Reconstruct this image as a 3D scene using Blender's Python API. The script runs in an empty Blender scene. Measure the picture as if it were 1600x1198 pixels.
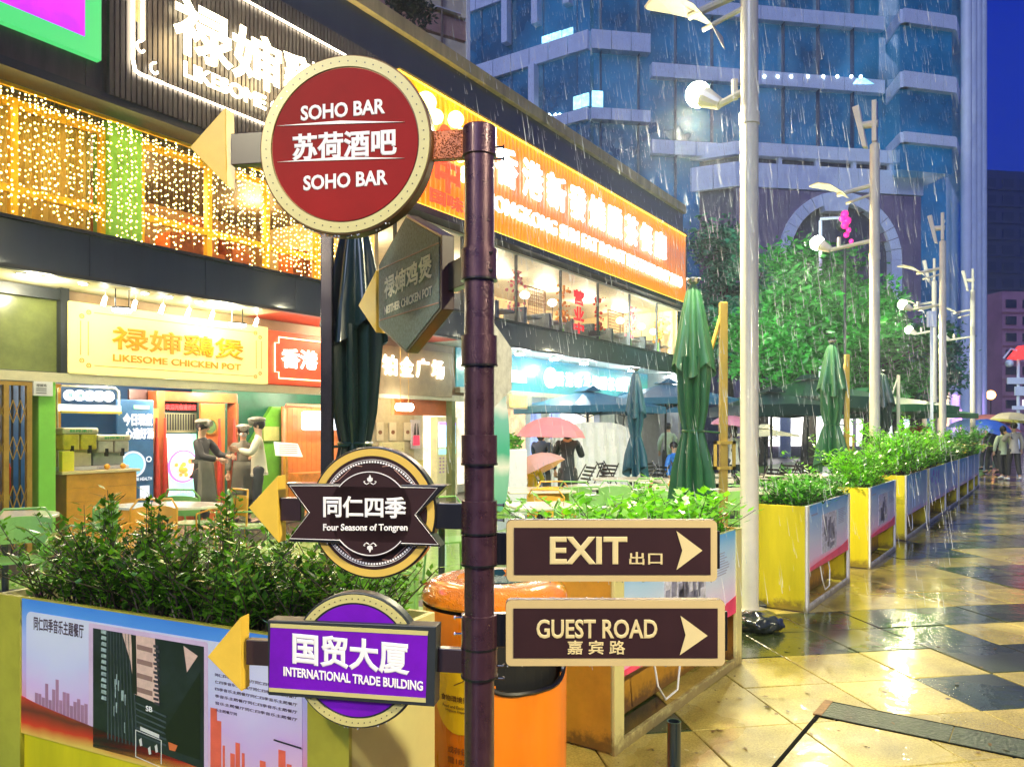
import bpy, bmesh, math, random
from mathutils import Vector, Matrix, Euler
PI = math.pi
R = math.radians
random.seed(7)
sc = bpy.context.scene
C = sc.collection

# ------------------------------------------------------------------ camera
HZ = 668.0      # horizon row of the photograph (1600 px wide)
FP = 1200.0     # focal length in photograph pixels
EYE = 1.6
cd = bpy.data.cameras.new('camera')
cam = bpy.data.objects.new('camera', cd)
C.objects.link(cam)
cam.location = (0, 0, EYE)
cam.rotation_euler = (R(90), 0, 0)
cd.sensor_width = 36
cd.lens = 27
cd.shift_y = 69 / 1600
cd.clip_start = 0.05
cd.clip_end = 2000
sc.camera = cam
# ------------------------------------------------------------------ world, sun, exposure
w = bpy.data.worlds.new('World')
sc.world = w
w.use_nodes = True
wn = w.node_tree
bg = wn.nodes['Background']
sky = wn.nodes.new('ShaderNodeTexSky')
sky.sky_type = 'NISHITA'
sky.sun_disc = False
sky.sun_elevation = R(2.0)
sky.sun_rotation = R(200)
sky.air_density = 1.6
sky.ozone_density = 6.0
sky.dust_density = 0.3
tint = wn.nodes.new('ShaderNodeMix')
tint.data_type = 'RGBA'
tint.blend_type = 'MULTIPLY'
tint.inputs[0].default_value = 1.0
wn.links.new(sky.outputs[0], tint.inputs[6])
tint.inputs[7].default_value = (0.06, 0.27, 1.6, 1)
wn.links.new(tint.outputs[2], bg.inputs[0])
bg.inputs[1].default_value = 0.15
sl = bpy.data.lights.new('dusk_sun', 'SUN')
sl.energy = 0.8
sl.angle = R(25)
sl.color = (0.66, 0.74, 1.0)
so = bpy.data.objects.new('dusk_sun', sl)
C.objects.link(so)
so.rotation_euler = Vector((0.42, 1.0, -0.75)).to_track_quat('-Z', 'Y').to_euler()
sc.view_settings.view_transform = 'Standard'
sc.view_settings.look = 'None'
sc.view_settings.gamma = 1
sc.view_settings.use_curve_mapping = False
sc.view_settings.exposure = 1.05
sc.render.engine = 'CYCLES'
sc.cycles.use_denoising = True
sc.cycles.max_bounces = 6
sc.cycles.diffuse_bounces = 3
sc.cycles.glossy_bounces = 3
sc.cycles.transmission_bounces = 4
sc.cycles.transparent_max_bounces = 8
sc.cycles.sample_clamp_indirect = 4
sc.cycles.caustics_reflective = False
sc.cycles.caustics_refractive = False

# ------------------------------------------------------------------ materials
MATS = {}
def pm(name, rgb, rough=0.5, metal=0.0, var=0.12, scale=6.0, bump=0.0, bscale=60.0, coat=0.0, emit=None, es=0.0, spec=0.5, trans=0.0, streak=0.0, rvar=0.0, coords='Object'):
    if name in MATS: return MATS[name]
    m = bpy.data.materials.new(name); MATS[name] = m
    m.use_nodes = True
    nt = m.node_tree; b = nt.nodes['Principled BSDF']
    b.inputs['Base Color'].default_value = (*rgb, 1)
    b.inputs['Roughness'].default_value = rough
    b.inputs['Metallic'].default_value = metal
    b.inputs['Coat Weight'].default_value = coat
    b.inputs['Coat Roughness'].default_value = 0.08
    b.inputs['Specular IOR Level'].default_value = spec
    b.inputs['Transmission Weight'].default_value = trans
    if emit:
        b.inputs['Emission Color'].default_value = (*emit, 1)
        b.inputs['Emission Strength'].default_value = es
    tc = nt.nodes.new('ShaderNodeTexCoord')
    if var > 0 or rvar > 0:
        mp = nt.nodes.new('ShaderNodeMapping')
        mp.inputs['Scale'].default_value = (1, 1, 0.15 if streak else 1)
        nt.links.new(tc.outputs[coords], mp.inputs[0])
        n = nt.nodes.new('ShaderNodeTexNoise')
        n.inputs['Scale'].default_value = scale; n.inputs['Detail'].default_value = 6; n.inputs['Roughness'].default_value = 0.65
        nt.links.new(mp.outputs[0], n.inputs['Vector'])
        if var > 0:
            mr = nt.nodes.new('ShaderNodeMapRange')
            mr.inputs[1].default_value = 0.3; mr.inputs[2].default_value = 0.7
            mr.inputs[3].default_value = 1 - var; mr.inputs[4].default_value = 1 + var
            nt.links.new(n.outputs[0], mr.inputs[0])
            vm = nt.nodes.new('ShaderNodeVectorMath'); vm.operation = 'SCALE'
            vm.inputs[0].default_value = rgb
            nt.links.new(mr.outputs[0], vm.inputs['Scale'])
            nt.links.new(vm.outputs[0], b.inputs['Base Color'])
            if emit:
                vm2 = nt.nodes.new('ShaderNodeMath'); vm2.operation = 'MULTIPLY'; vm2.inputs[1].default_value = es
                nt.links.new(mr.outputs[0], vm2.inputs[0])
                nt.links.new(vm2.outputs[0], b.inputs['Emission Strength'])
        if rvar > 0:
            m2 = nt.nodes.new('ShaderNodeMapRange')
            m2.inputs[1].default_value = 0.35; m2.inputs[2].default_value = 0.65
            m2.inputs[3].default_value = max(0.02, rough - rvar); m2.inputs[4].default_value = rough + rvar
            nt.links.new(n.outputs[0], m2.inputs[0]); nt.links.new(m2.outputs[0], b.inputs['Roughness'])
    if bump > 0:
        n2 = nt.nodes.new('ShaderNodeTexNoise'); n2.inputs['Scale'].default_value = bscale; n2.inputs['Detail'].default_value = 4
        nt.links.new(tc.outputs[coords], n2.inputs['Vector'])
        bp = nt.nodes.new('ShaderNodeBump'); bp.inputs['Strength'].default_value = bump; bp.inputs['Distance'].default_value = 0.01
        nt.links.new(n2.outputs[0], bp.inputs['Height']); nt.links.new(bp.outputs[0], b.inputs['Normal'])
    return m
def glow(name, rgb, s, var=0.0):
    return pm(name, tuple(min(0.8, c * .8) for c in rgb), 0.5, emit=rgb, es=s, var=var, scale=3)
def wet(m, drop_scale=90.0, strength=0.5):
    """beads of rain on a surface: voronoi bumps"""
    nt = m.node_tree; b = nt.nodes['Principled BSDF']
    tc = nt.nodes.new('ShaderNodeTexCoord'); v = nt.nodes.new('ShaderNodeTexVoronoi'); v.inputs['Scale'].default_value = drop_scale
    nt.links.new(tc.outputs['Object'], v.inputs['Vector'])
    mr = nt.nodes.new('ShaderNodeMapRange'); mr.inputs[1].default_value = 0.0; mr.inputs[2].default_value = 0.45; mr.inputs[3].default_value = 1; mr.inputs[4].default_value = 0
    nt.links.new(v.outputs['Distance'], mr.inputs[0])
    bp = nt.nodes.new('ShaderNodeBump'); bp.inputs['Strength'].default_value = strength; bp.inputs['Distance'].default_value = 0.004
    nt.links.new(mr.outputs[0], bp.inputs['Height']); nt.links.new(bp.outputs[0], b.inputs['Normal'])
    return m
def leafmat(name, rgb, rough=0.35, tr=0.4, var=0.5):
    if name in MATS: return MATS[name]
    m = bpy.data.materials.new(name); MATS[name] = m; m.use_nodes = True
    nt = m.node_tree; b = nt.nodes['Principled BSDF']; out = nt.nodes['Material Output']
    g = nt.nodes.new('ShaderNodeNewGeometry')
    mr = nt.nodes.new('ShaderNodeMapRange'); mr.inputs[3].default_value = 1 - var; mr.inputs[4].default_value = 1 + var
    nt.links.new(g.outputs['Random Per Island'], mr.inputs[0])
    vm = nt.nodes.new('ShaderNodeVectorMath'); vm.operation = 'SCALE'; vm.inputs[0].default_value = rgb
    nt.links.new(mr.outputs[0], vm.inputs['Scale'])
    nt.links.new(vm.outputs[0], b.inputs['Base Color'])
    b.inputs['Roughness'].default_value = rough
    t = nt.nodes.new('ShaderNodeBsdfTranslucent'); mx = nt.nodes.new('ShaderNodeMixShader'); mx.inputs[0].default_value = tr
    vm3 = nt.nodes.new('ShaderNodeVectorMath'); vm3.operation = 'MULTIPLY'; vm3.inputs[1].default_value = (1.3, 1.5, 0.5)
    nt.links.new(vm.outputs[0], vm3.inputs[0]); nt.links.new(vm3.outputs[0], t.inputs[0])
    nt.links.new(b.outputs[0], mx.inputs[1]); nt.links.new(t.outputs[0], mx.inputs[2]); nt.links.new(mx.outputs[0], out.inputs[0])
    return m
def gradmat(name, stops, z0, z1, es=0.0, noise=0.0, rough=0.3):
    """colour that runs with height"""
    if name in MATS: return MATS[name]
    m = bpy.data.materials.new(name); MATS[name] = m; m.use_nodes = True
    nt = m.node_tree; b = nt.nodes['Principled BSDF']
    tc = nt.nodes.new('ShaderNodeTexCoord'); sp = nt.nodes.new('ShaderNodeSeparateXYZ'); nt.links.new(tc.outputs['Object'], sp.inputs[0])
    mr = nt.nodes.new('ShaderNodeMapRange'); mr.inputs[1].default_value = z0; mr.inputs[2].default_value = z1
    src = sp.outputs[2]
    if noise:
        n = nt.nodes.new('ShaderNodeTexNoise'); n.inputs['Scale'].default_value = 3.5; n.inputs['Detail'].default_value = 3
        nt.links.new(tc.outputs['Object'], n.inputs['Vector'])
        ad = nt.nodes.new('ShaderNodeMath'); ad.operation = 'MULTIPLY_ADD'; ad.inputs[1].default_value = noise
        nt.links.new(n.outputs[0], ad.inputs[0]); nt.links.new(sp.outputs[2], ad.inputs[2])
        sb = nt.nodes.new('ShaderNodeMath'); sb.operation = 'SUBTRACT'; sb.inputs[1].default_value = noise / 2
        nt.links.new(ad.outputs[0], sb.inputs[0]); src = sb.outputs[0]
    nt.links.new(src, mr.inputs[0])
    cr = nt.nodes.new('ShaderNodeValToRGB'); e = cr.color_ramp.elements
    while len(e) < len(stops): e.new(0.5)
    for k, (p, c) in enumerate(stops): e[k].position = p; e[k].color = (*c, 1)
    nt.links.new(mr.outputs[0], cr.inputs[0]); nt.links.new(cr.outputs[0], b.inputs['Base Color'])
    if es:
        nt.links.new(cr.outputs[0], b.inputs['Emission Color']); b.inputs['Emission Strength'].default_value = es
    b.inputs['Roughness'].default_value = rough; b.inputs['Coat Weight'].default_value = 0.3
    return m

# ------------------------------------------------------------------ frames and builders
class Frame:
    def __init__(s, ox, oy, ang):   # origin and heading in radians
        s.o = Vector((ox, oy, 0)); s.a = ang; s.u = Vector((math.cos(ang), math.sin(ang), 0)); s.v = Vector((-math.sin(ang), math.cos(ang), 0))
    def world(s, p): return s.o + s.u * p[0] + s.v * p[1] + Vector((0, 0, p[2]))
    def loc(s, x, y): d = Vector((x, y, 0)) - s.o; return (d.dot(s.u), d.dot(s.v))
    def S(s, px, py, y=0.0):
        """pixel ray met with the vertical plane at local y: local (x, z)"""
        t = (px - 800) / FP; r = Vector((t, 1, 0)); den = r.dot(s.v); d = (y + s.o.dot(s.v)) / den
        return (d * r.dot(s.u) - s.o.dot(s.u), EYE - (py - HZ) / FP * d)
WF = Frame(0, 0, 0)
ORG = {}
def props(o, label=None, cat=None, group=None, kind=None):
    if label: o['label'] = label
    if cat: o['category'] = cat
    if group: o['group'] = group
    if kind: o['kind'] = kind
    return o
def thing(f, name, label, cat, base=(0, 0, 0), group=None):
    o = bpy.data.objects.new(name, None); C.objects.link(o)
    o.empty_display_size = 0.2
    o.location = f.world(base); o.rotation_euler = (0, 0, f.a)
    ORG[o.name] = Vector(base)
    return props(o, label, cat, group)
def offs(root): return ORG.get(root.name, Vector((0, 0, 0))) if root else Vector((0, 0, 0))
class MB:
    def __init__(s): s.v = []; s.f = []; s.m = []; s.cm = 0
    def mat(s, k): s.cm = k; return s
    def poly(s, pts):
        n = len(s.v); s.v += [tuple(p) for p in pts]; s.f.append(tuple(range(n, n + len(pts)))); s.m.append(s.cm); return s
    def box(s, x0, x1, y0, y1, z0, z1):
        n = len(s.v)
        s.v += [(x0, y0, z0), (x1, y0, z0), (x1, y1, z0), (x0, y1, z0), (x0, y0, z1), (x1, y0, z1), (x1, y1, z1), (x0, y1, z1)]
        for f in ((0, 3, 2, 1), (4, 5, 6, 7), (0, 1, 5, 4), (1, 2, 6, 5), (2, 3, 7, 6), (3, 0, 4, 7)):
            s.f.append(tuple(n + k for k in f)); s.m.append(s.cm)
        return s
    def prism(s, pts, y0, y1, axis='y'):
        """outline in x,z (axis y) or x,y (axis z), given counter-clockwise or not"""
        n = len(s.v); k = len(pts)
        for y in (y0, y1):
            for (a, b) in pts: s.v.append((a, y, b) if axis == 'y' else (a, b, y) if axis == 'z' else (y, a, b))
        s.f.append(tuple(range(n, n + k))); s.f.append(tuple(range(n + 2 * k - 1, n + k - 1, -1)))
        for i in range(k): j = (i + 1) % k; s.f.append((n + i, n + k + i, n + k + j, n + j))
        s.m += [s.cm] * (k + 2); return s
    def tube(s, pts, r, n=8, caps=True):
        """tube along points; r a number or a list"""
        P = [Vector(p) for p in pts]; rs = r if isinstance(r, (list, tuple)) else [r] * len(P)
        base = len(s.v); up = None
        for i, p in enumerate(P):
            d = (P[min(i + 1, len(P) - 1)] - P[max(i - 1, 0)])
            d = d.normalized() if d.length > 1e-9 else Vector((0, 0, 1))
            if up is None or abs(up.dot(d)) > 0.95: up = Vector((0, 0, 1)) if abs(d.z) < 0.9 else Vector((1, 0, 0))
            a = d.cross(up).normalized(); b = a.cross(d).normalized(); up = b
            for k in range(n):
                t = 2 * PI * k / n; s.v.append(tuple(p + (a * math.cos(t) + b * math.sin(t)) * rs[i]))
        for i in range(len(P) - 1):
            for k in range(n):
                q = base + i * n; s.f.append((q + k, q + n + k, q + n + (k + 1) % n, q + (k + 1) % n)); s.m.append(s.cm)
        if caps:
            s.f.append(tuple(base + k for k in range(n))); s.f.append(tuple(base + (len(P) - 1) * n + k for k in reversed(range(n)))); s.m += [s.cm] * 2
        return s
    def lathe(s, prof, cx, cy, n=16, a0=0, a1=2 * PI, caps=True):
        """profile of (r, z) turned about a vertical axis"""
        base = len(s.v); full = abs(a1 - a0 - 2 * PI) < 1e-6; m = n if full else n + 1
        for (r, z) in prof:
            for k in range(m):
                t = a0 + (a1 - a0) * k / n; s.v.append((cx + r * math.cos(t), cy + r * math.sin(t), z))
        for i in range(len(prof) - 1):
            for k in range(n):
                j = (k + 1) % m; q = base + i * m; s.f.append((q + k, q + j, q + m + j, q + m + k)); s.m.append(s.cm)
        if caps and full:
            s.f.append(tuple(base + k for k in reversed(range(m)))); s.f.append(tuple(base + (len(prof) - 1) * m + k for k in range(m))); s.m += [s.cm] * 2
        return s
    def disc(s, cx, cz, r, y0, y1, n=48, rz=None):
        return s.prism([(cx + r * math.cos(2 * PI * k / n), cz + (rz or r) * math.sin(2 * PI * k / n)) for k in range(n)], y0, y1)
    def ring(s, cx, cz, r0, r1, y0, y1, n=48, a0=0.0, a1=2 * PI):
        full = abs(a1 - a0 - 2 * PI) < 1e-6
        for k in range(n):
            t = a0 + (a1 - a0) * k / n; u = a0 + (a1 - a0) * (k + 1) / n
            c = [(cx + r * math.cos(q), cz + r * math.sin(q)) for (r, q) in ((r0, t), (r1, t), (r1, u), (r0, u))]
            b = len(s.v)
            for y in (y0, y1):
                for (a, z) in c: s.v.append((a, y, z))
            s.f += [(b, b + 1, b + 2, b + 3), (b + 7, b + 6, b + 5, b + 4), (b + 1, b + 5, b + 6, b + 2), (b, b + 3, b + 7, b + 4)]; s.m += [s.cm] * 4
        return s
    def ball(s, c, r, n=6, m=4, sc3=(1, 1, 1)):
        base = len(s.v)
        for i in range(1, m):
            p = PI * i / m
            for k in range(n):
                t = 2 * PI * k / n
                s.v.append((c[0] + r * sc3[0] * math.sin(p) * math.cos(t), c[1] + r * sc3[1] * math.sin(p) * math.sin(t), c[2] + r * sc3[2] * math.cos(p)))
        s.v += [(c[0], c[1], c[2] + r * sc3[2]), (c[0], c[1], c[2] - r * sc3[2])]; T = len(s.v) - 2; B = T + 1
        for k in range(n):
            j = (k + 1) % n
            s.f.append((T, base + k, base + j)); s.f.append((B, base + (m - 2) * n + j, base + (m - 2) * n + k)); s.m += [s.cm] * 2
            for i in range(m - 2):
                q = base + i * n; s.f.append((q + k, q + n + k, q + n + j, q + j)); s.m.append(s.cm)
        return s
    def text(s, body, x0, x1, z0, z1, y, depth=0.003, bold=0.02, res=3, curve=None, warp=None):
        """lettering whose ink fills the box x0..x1, z0..z1, facing -y"""
        V, F = textmesh(body, bold, res)
        xs = [v[0] for v in V]; ys = [v[1] for v in V]; zs = [v[2] for v in V]
        a, b, c, d = min(xs), max(xs), min(ys), max(ys); zr = max(1e-6, max(zs) - min(zs)); zm = min(zs); n = len(s.v)
        for v in V:
            p = (x0 + (v[0] - a) / (b - a) * (x1 - x0), y - (v[2] - zm) / zr * depth, z0 + (v[1] - c) / (d - c) * (z1 - z0))
            s.v.append(warp(p) if warp else p)
        for f in F: s.f.append(tuple(n + k for k in f)); s.m.append(s.cm)
        return s
    def build(s, name, mats, root=None, smooth=False, bevel=0.0, label=None, kind=None, f=None, base=None, seg=2):
        me = bpy.data.meshes.new(name)
        of = offs(root) if root else Vector(base or (0, 0, 0))
        me.from_pydata([(v[0] - of.x, v[1] - of.y, v[2] - of.z) for v in s.v], [], s.f)
        mats = mats if isinstance(mats, (list, tuple)) else [mats]
        for m in mats: me.materials.append(m)
        me.polygons.foreach_set('material_index', s.m)
        if smooth:
            me.polygons.foreach_set('use_smooth', [True] * len(me.polygons))
            if len(me.polygons) < 20000: me.set_sharp_from_angle(angle=R(38))
        me.update()
        o = bpy.data.objects.new(name, me); C.objects.link(o)
        if root: o.parent = root; ORG[o.name] = offs(root)
        elif f: o.location = f.world(of); o.rotation_euler = (0, 0, f.a); ORG[o.name] = Vector(of)
        if bevel:
            b = o.modifiers.new('bevel', 'BEVEL'); b.width = bevel; b.segments = seg; b.limit_method = 'ANGLE'; b.angle_limit = R(40)
        if smooth and bevel == 0:
            pass
        if label: o['label'] = label
        if kind: o['kind'] = kind
        return o
_tc = {}
def textmesh(body, bold, res):
    k = (body, bold, res)
    if k in _tc: return _tc[k]
    c = bpy.data.curves.new('t', 'FONT'); c.body = body; c.size = 1; c.extrude = 0.001; c.bevel_depth = bold; c.bevel_resolution = 0; c.resolution_u = res
    o = bpy.data.objects.new('t', c); C.objects.link(o)
    dg = bpy.context.evaluated_depsgraph_get()
    me = bpy.data.meshes.new_from_object(o.evaluated_get(dg))
    V = [tuple(v.co) for v in me.vertices]; F = [tuple(p.vertices) for p in me.polygons]
    bpy.data.objects.remove(o); bpy.data.curves.remove(c); bpy.data.meshes.remove(me)
    _tc[k] = (V, F); return V, F
def single(f, name, label, cat, mb, mats, base=(0, 0, 0), group=None, smooth=False, bevel=0.0, kind=None):
    o = mb.build(name, mats, None, smooth, bevel, f=f, base=base)
    return props(o, label, cat, group, kind)
def copy_tree(o, parent=None):
    c = o.copy(); C.objects.link(c); c.parent = parent
    for ch in o.children: copy_tree(ch, c)
    return c
def dup(o, x, y, rz, label, z=0.0, group=None, scale=None):
    c = copy_tree(o); c.location = (x, y, z); c.rotation_euler = (0, 0, rz); c['label'] = label
    if group: c['group'] = group
    if scale: c.scale = (scale,) * 3
    return c
def lamp(name, p, power, col, size=0.1, kind='POINT', rot=None, sx=None, sy=None):
    l = bpy.data.lights.new(name, kind); l.energy = power; l.color = col
    if kind == 'POINT': l.shadow_soft_size = size
    elif kind == 'AREA':
        l.shape = 'RECTANGLE'; l.size = sx; l.size_y = sy
    elif kind == 'SPOT': l.shadow_soft_size = size; l.spot_size = R(sx or 120); l.spot_blend = 0.6
    o = bpy.data.objects.new(name, l); C.objects.link(o); o.location = p
    if rot: o.rotation_euler = rot
    return o
def G(px, py): d = EYE * FP / (py - HZ); return ((px - 800) / FP * d, d)
def At(px, d): return (px - 800) / FP * d
def Zt(py, d): return EYE - (py - HZ) / FP * d
TB = R(90 - 33.4)
FB = Frame(0, 0, TB)                      # the shop building: x along the street, y away from us
TPL = R(90 - 35.5)
FPn = Frame(0.49, 3.74, TPL)              # the planter row: x along the street, y towards the cafe

def muddy(m, col=(.07, .045, .02), h=.16):
    """splashed dirt near the ground"""
    nt = m.node_tree; b = nt.nodes['Principled BSDF']; tc = nt.nodes.new('ShaderNodeTexCoord'); sp = nt.nodes.new('ShaderNodeSeparateXYZ'); nt.links.new(tc.outputs['Object'], sp.inputs[0])
    n = nt.nodes.new('ShaderNodeTexNoise'); n.inputs['Scale'].default_value = 14; n.inputs['Detail'].default_value = 7; n.inputs['Roughness'].default_value = .75; nt.links.new(tc.outputs['Object'], n.inputs['Vector'])
    a = nt.nodes.new('ShaderNodeMapRange'); a.inputs[1].default_value = 0; a.inputs[2].default_value = h; a.inputs[3].default_value = .42; a.inputs[4].default_value = -.12; nt.links.new(sp.outputs[2], a.inputs[0])
    s = nt.nodes.new('ShaderNodeMath'); s.operation = 'ADD'; nt.links.new(n.outputs[0], s.inputs[0]); nt.links.new(a.outputs[0], s.inputs[1])
    r = nt.nodes.new('ShaderNodeMapRange'); r.inputs[1].default_value = .55; r.inputs[2].default_value = .8; r.inputs[4].default_value = .85; nt.links.new(s.outputs[0], r.inputs[0])
    mx = nt.nodes.new('ShaderNodeMix'); mx.data_type = 'RGBA'; nt.links.new(r.outputs[0], mx.inputs[0]); mx.inputs[7].default_value = (*col, 1)
    src = b.inputs['Base Color'].links[0].from_socket if b.inputs['Base Color'].links else None
    if src: nt.links.new(src, mx.inputs[6])
    else: mx.inputs[6].default_value = b.inputs['Base Color'].default_value
    nt.links.new(mx.outputs[2], b.inputs['Base Color']); return m
# shared materials
M_cream = pm('cream_paint', (0.62, 0.56, 0.38), 0.35, var=0.1)
M_white = pm('white_paint', (0.75, 0.75, 0.74), 0.35, var=0.06)
M_black = pm('black_metal', (0.012, 0.011, 0.012), 0.3, 0.3, var=0.2, coat=0.4)
M_brown = pm('brown_paint', (0.035, 0.014, 0.014), 0.35, 0.0, var=0.15, coat=0.3)
M_yel = pm('arrow_yellow', (0.72, 0.46, 0.055), 0.4, var=0.08, scale=12)
M_text = pm('letter_white', (0.85, 0.82, 0.86), 0.4, var=0.03)
M_dark = pm('dark_panel', (0.02, 0.025, 0.03), 0.4, var=0.25)
M_steel = pm('brushed_steel', (0.5, 0.5, 0.5), 0.25, 1.0, var=0.1)
M_bulb = glow('warm_bulb', (1.0, 0.74, 0.22), 12)
M_lampwhite = glow('lamp_white', (1.0, 0.97, 0.9), 18)
# =================================================================== THE GROUND
def tilemat(name, c1, c2, rough, rvar):
    m = bpy.data.materials.new(name); MATS[name] = m; m.use_nodes = True
    nt = m.node_tree; b = nt.nodes['Principled BSDF']; g = nt.nodes.new('ShaderNodeNewGeometry')
    n = nt.nodes.new('ShaderNodeTexNoise'); n.inputs['Scale'].default_value = 85; n.inputs['Detail'].default_value = 5; n.inputs['Roughness'].default_value = 0.8
    nt.links.new(g.outputs['Position'], n.inputs['Vector'])
    n3 = nt.nodes.new('ShaderNodeTexNoise'); n3.inputs['Scale'].default_value = 2.2; n3.inputs['Detail'].default_value = 5
    nt.links.new(g.outputs['Position'], n3.inputs['Vector'])
    cr = nt.nodes.new('ShaderNodeValToRGB'); e = cr.color_ramp.elements
    e[0].position = 0.38; e[0].color = (*c1, 1); e[1].position = 0.62; e[1].color = (*c2, 1)
    nt.links.new(n.outputs[0], cr.inputs[0])
    oi = nt.nodes.new('ShaderNodeObjectInfo')
    mr = nt.nodes.new('ShaderNodeMapRange'); mr.inputs[3].default_value = 0.78; mr.inputs[4].default_value = 1.15
    nt.links.new(oi.outputs['Random'], mr.inputs[0])
    mr3 = nt.nodes.new('ShaderNodeMapRange'); mr3.inputs[1].default_value = .3; mr3.inputs[2].default_value = .7; mr3.inputs[3].default_value = 0.5; mr3.inputs[4].default_value = 1.15
    nt.links.new(n3.outputs[0], mr3.inputs[0])
    mu = nt.nodes.new('ShaderNodeMath'); mu.operation = 'MULTIPLY'; nt.links.new(mr.outputs[0], mu.inputs[0]); nt.links.new(mr3.outputs[0], mu.inputs[1])
    vm = nt.nodes.new('ShaderNodeVectorMath'); vm.operation = 'SCALE'; nt.links.new(cr.outputs[0], vm.inputs[0]); nt.links.new(mu.outputs[0], vm.inputs['Scale'])
    nt.links.new(vm.outputs[0], b.inputs['Base Color'])
    n2 = nt.nodes.new('ShaderNodeTexNoise'); n2.inputs['Scale'].default_value = 0.9; n2.inputs['Detail'].default_value = 4
    nt.links.new(g.outputs['Position'], n2.inputs['Vector'])
    m2 = nt.nodes.new('ShaderNodeMapRange'); m2.inputs[1].default_value = 0.42; m2.inputs[2].default_value = 0.6; m2.inputs[3].default_value = max(.03, rough - rvar); m2.inputs[4].default_value = rough + rvar
    nt.links.new(n2.outputs[0], m2.inputs[0]); nt.links.new(m2.outputs[0], b.inputs['Roughness'])
    # film of rain water
    b.inputs['Coat Weight'].default_value = 0.9; b.inputs['Coat IOR'].default_value = 1.45
    m4 = nt.nodes.new('ShaderNodeMapRange'); m4.inputs[1].default_value = 0.4; m4.inputs[2].default_value = 0.62; m4.inputs[3].default_value = 0.01; m4.inputs[4].default_value = 0.12
    nt.links.new(n2.outputs[0], m4.inputs[0]); nt.links.new(m4.outputs[0], b.inputs['Coat Roughness'])
    n5 = nt.nodes.new('ShaderNodeTexNoise'); n5.inputs['Scale'].default_value = 7; n5.inputs['Detail'].default_value = 6
    nt.links.new(g.outputs['Position'], n5.inputs['Vector'])
    bp = nt.nodes.new('ShaderNodeBump'); bp.inputs['Strength'].default_value = 0.3; bp.inputs['Distance'].default_value = 0.012
    vr = nt.nodes.new('ShaderNodeTexVoronoi'); vr.inputs['Scale'].default_value = 5.5; nt.links.new(g.outputs['Position'], vr.inputs['Vector'])
    s1_ = nt.nodes.new('ShaderNodeMath'); s1_.operation = 'MULTIPLY'; s1_.inputs[1].default_value = 62; nt.links.new(vr.outputs['Distance'], s1_.inputs[0])
    s2_ = nt.nodes.new('ShaderNodeMath'); s2_.operation = 'SINE'; nt.links.new(s1_.outputs[0], s2_.inputs[0])
    s3_ = nt.nodes.new('ShaderNodeMapRange'); s3_.inputs[1].default_value = 0.05; s3_.inputs[2].default_value = .32; s3_.inputs[3].default_value = .10; s3_.inputs[4].default_value = 0; nt.links.new(vr.outputs['Distance'], s3_.inputs[0])
    s4_ = nt.nodes.new('ShaderNodeMath'); s4_.operation = 'MULTIPLY_ADD'; nt.links.new(s2_.outputs[0], s4_.inputs[0]); nt.links.new(s3_.outputs[0], s4_.inputs[1]); nt.links.new(n5.outputs[0], s4_.inputs[2])
    nt.links.new(s4_.outputs[0], bp.inputs['Height']); nt.links.new(bp.outputs[0], b.inputs['Coat Normal'])
    bp2 = nt.nodes.new('ShaderNodeBump'); bp2.inputs['Strength'].default_value = 0.25; bp2.inputs['Distance'].default_value = 0.004
    nt.links.new(n.outputs[0], bp2.inputs['Height']); nt.links.new(bp2.outputs[0], b.inputs['Normal'])
    return m
T_light = tilemat('granite_light', (0.36, 0.27, 0.05), (0.66, 0.54, 0.14), 0.34, 0.16)
T_dark = tilemat('granite_dark', (0.018, 0.032, 0.010), (0.065, 0.085, 0.022), 0.22, 0.12)
g = MB().poly([(-400, -60, -0.03), (400, -60, -0.03), (400, 900, -0.03), (-400, 900, -0.03)])
single(WF, 'ground', None, None, g, pm('asphalt', (0.04, 0.042, 0.05), 0.3, var=0.3, scale=2), kind='structure')
gr = MB().poly([(-14, -6, -0.012), (60, -6, -0.012), (60, 80, -0.012), (-14, 80, -0.012)])
pav = single(WF, 'pavement', None, None, gr, pm('grout', (0.03, 0.028, 0.02), 0.35, var=0.3, scale=20), kind='structure')
TA = R(90 - 80.5)
eu = Vector((math.cos(TA), math.sin(TA))); ev = Vector((-math.sin(TA), math.cos(TA)))
TS = 0.575; A0 = 3.34; B0 = 5.0 - TS
def tile_dark(i, j):
    if j == -1: return i == 0 or i == -4
    if j == 0: return i >= 1
    if j == 1: return i >= -4 and i != 2 and i != 3
    if j == 2: return i >= -4
    if j == -2: return i <= -6
    if j < -2: return (i + j) % 9 == 0
    if j in (3, 4, 5): return i >= 5
    return ((i + j) // 4 + (i - j) // 5) % 2 == 0
tmesh = {}
def tile_mesh(key):
    if key in tmesh: return tmesh[key]
    h = TS / 2 - 0.0035; q = h - 0.004
    rnd = random.Random(key)
    me = bpy.data.meshes.new('paving_tile')
    vs = [(-h, -h, -0.03), (h, -h, -0.03), (h, h, -0.03), (-h, h, -0.03), (-h, -h, -0.004), (h, -h, -0.004), (h, h, -0.004), (-h, h, -0.004), (-q, -q, 0), (q, -q, 0), (q, q, 0), (-q, q, 0)]
    fs = [(8, 9, 10, 11)] + [(a, (a + 1) % 4, (a + 1) % 4 + 4, a + 4) for a in range(4)] + [(a + 4, (a + 1) % 4 + 4, (a + 1) % 4 + 8, a + 8) for a in range(4)]
    me.from_pydata(vs, [], fs); me.materials.append(T_dark if key else T_light); tmesh[key] = me; return me
cands = []
far_t = []
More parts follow.
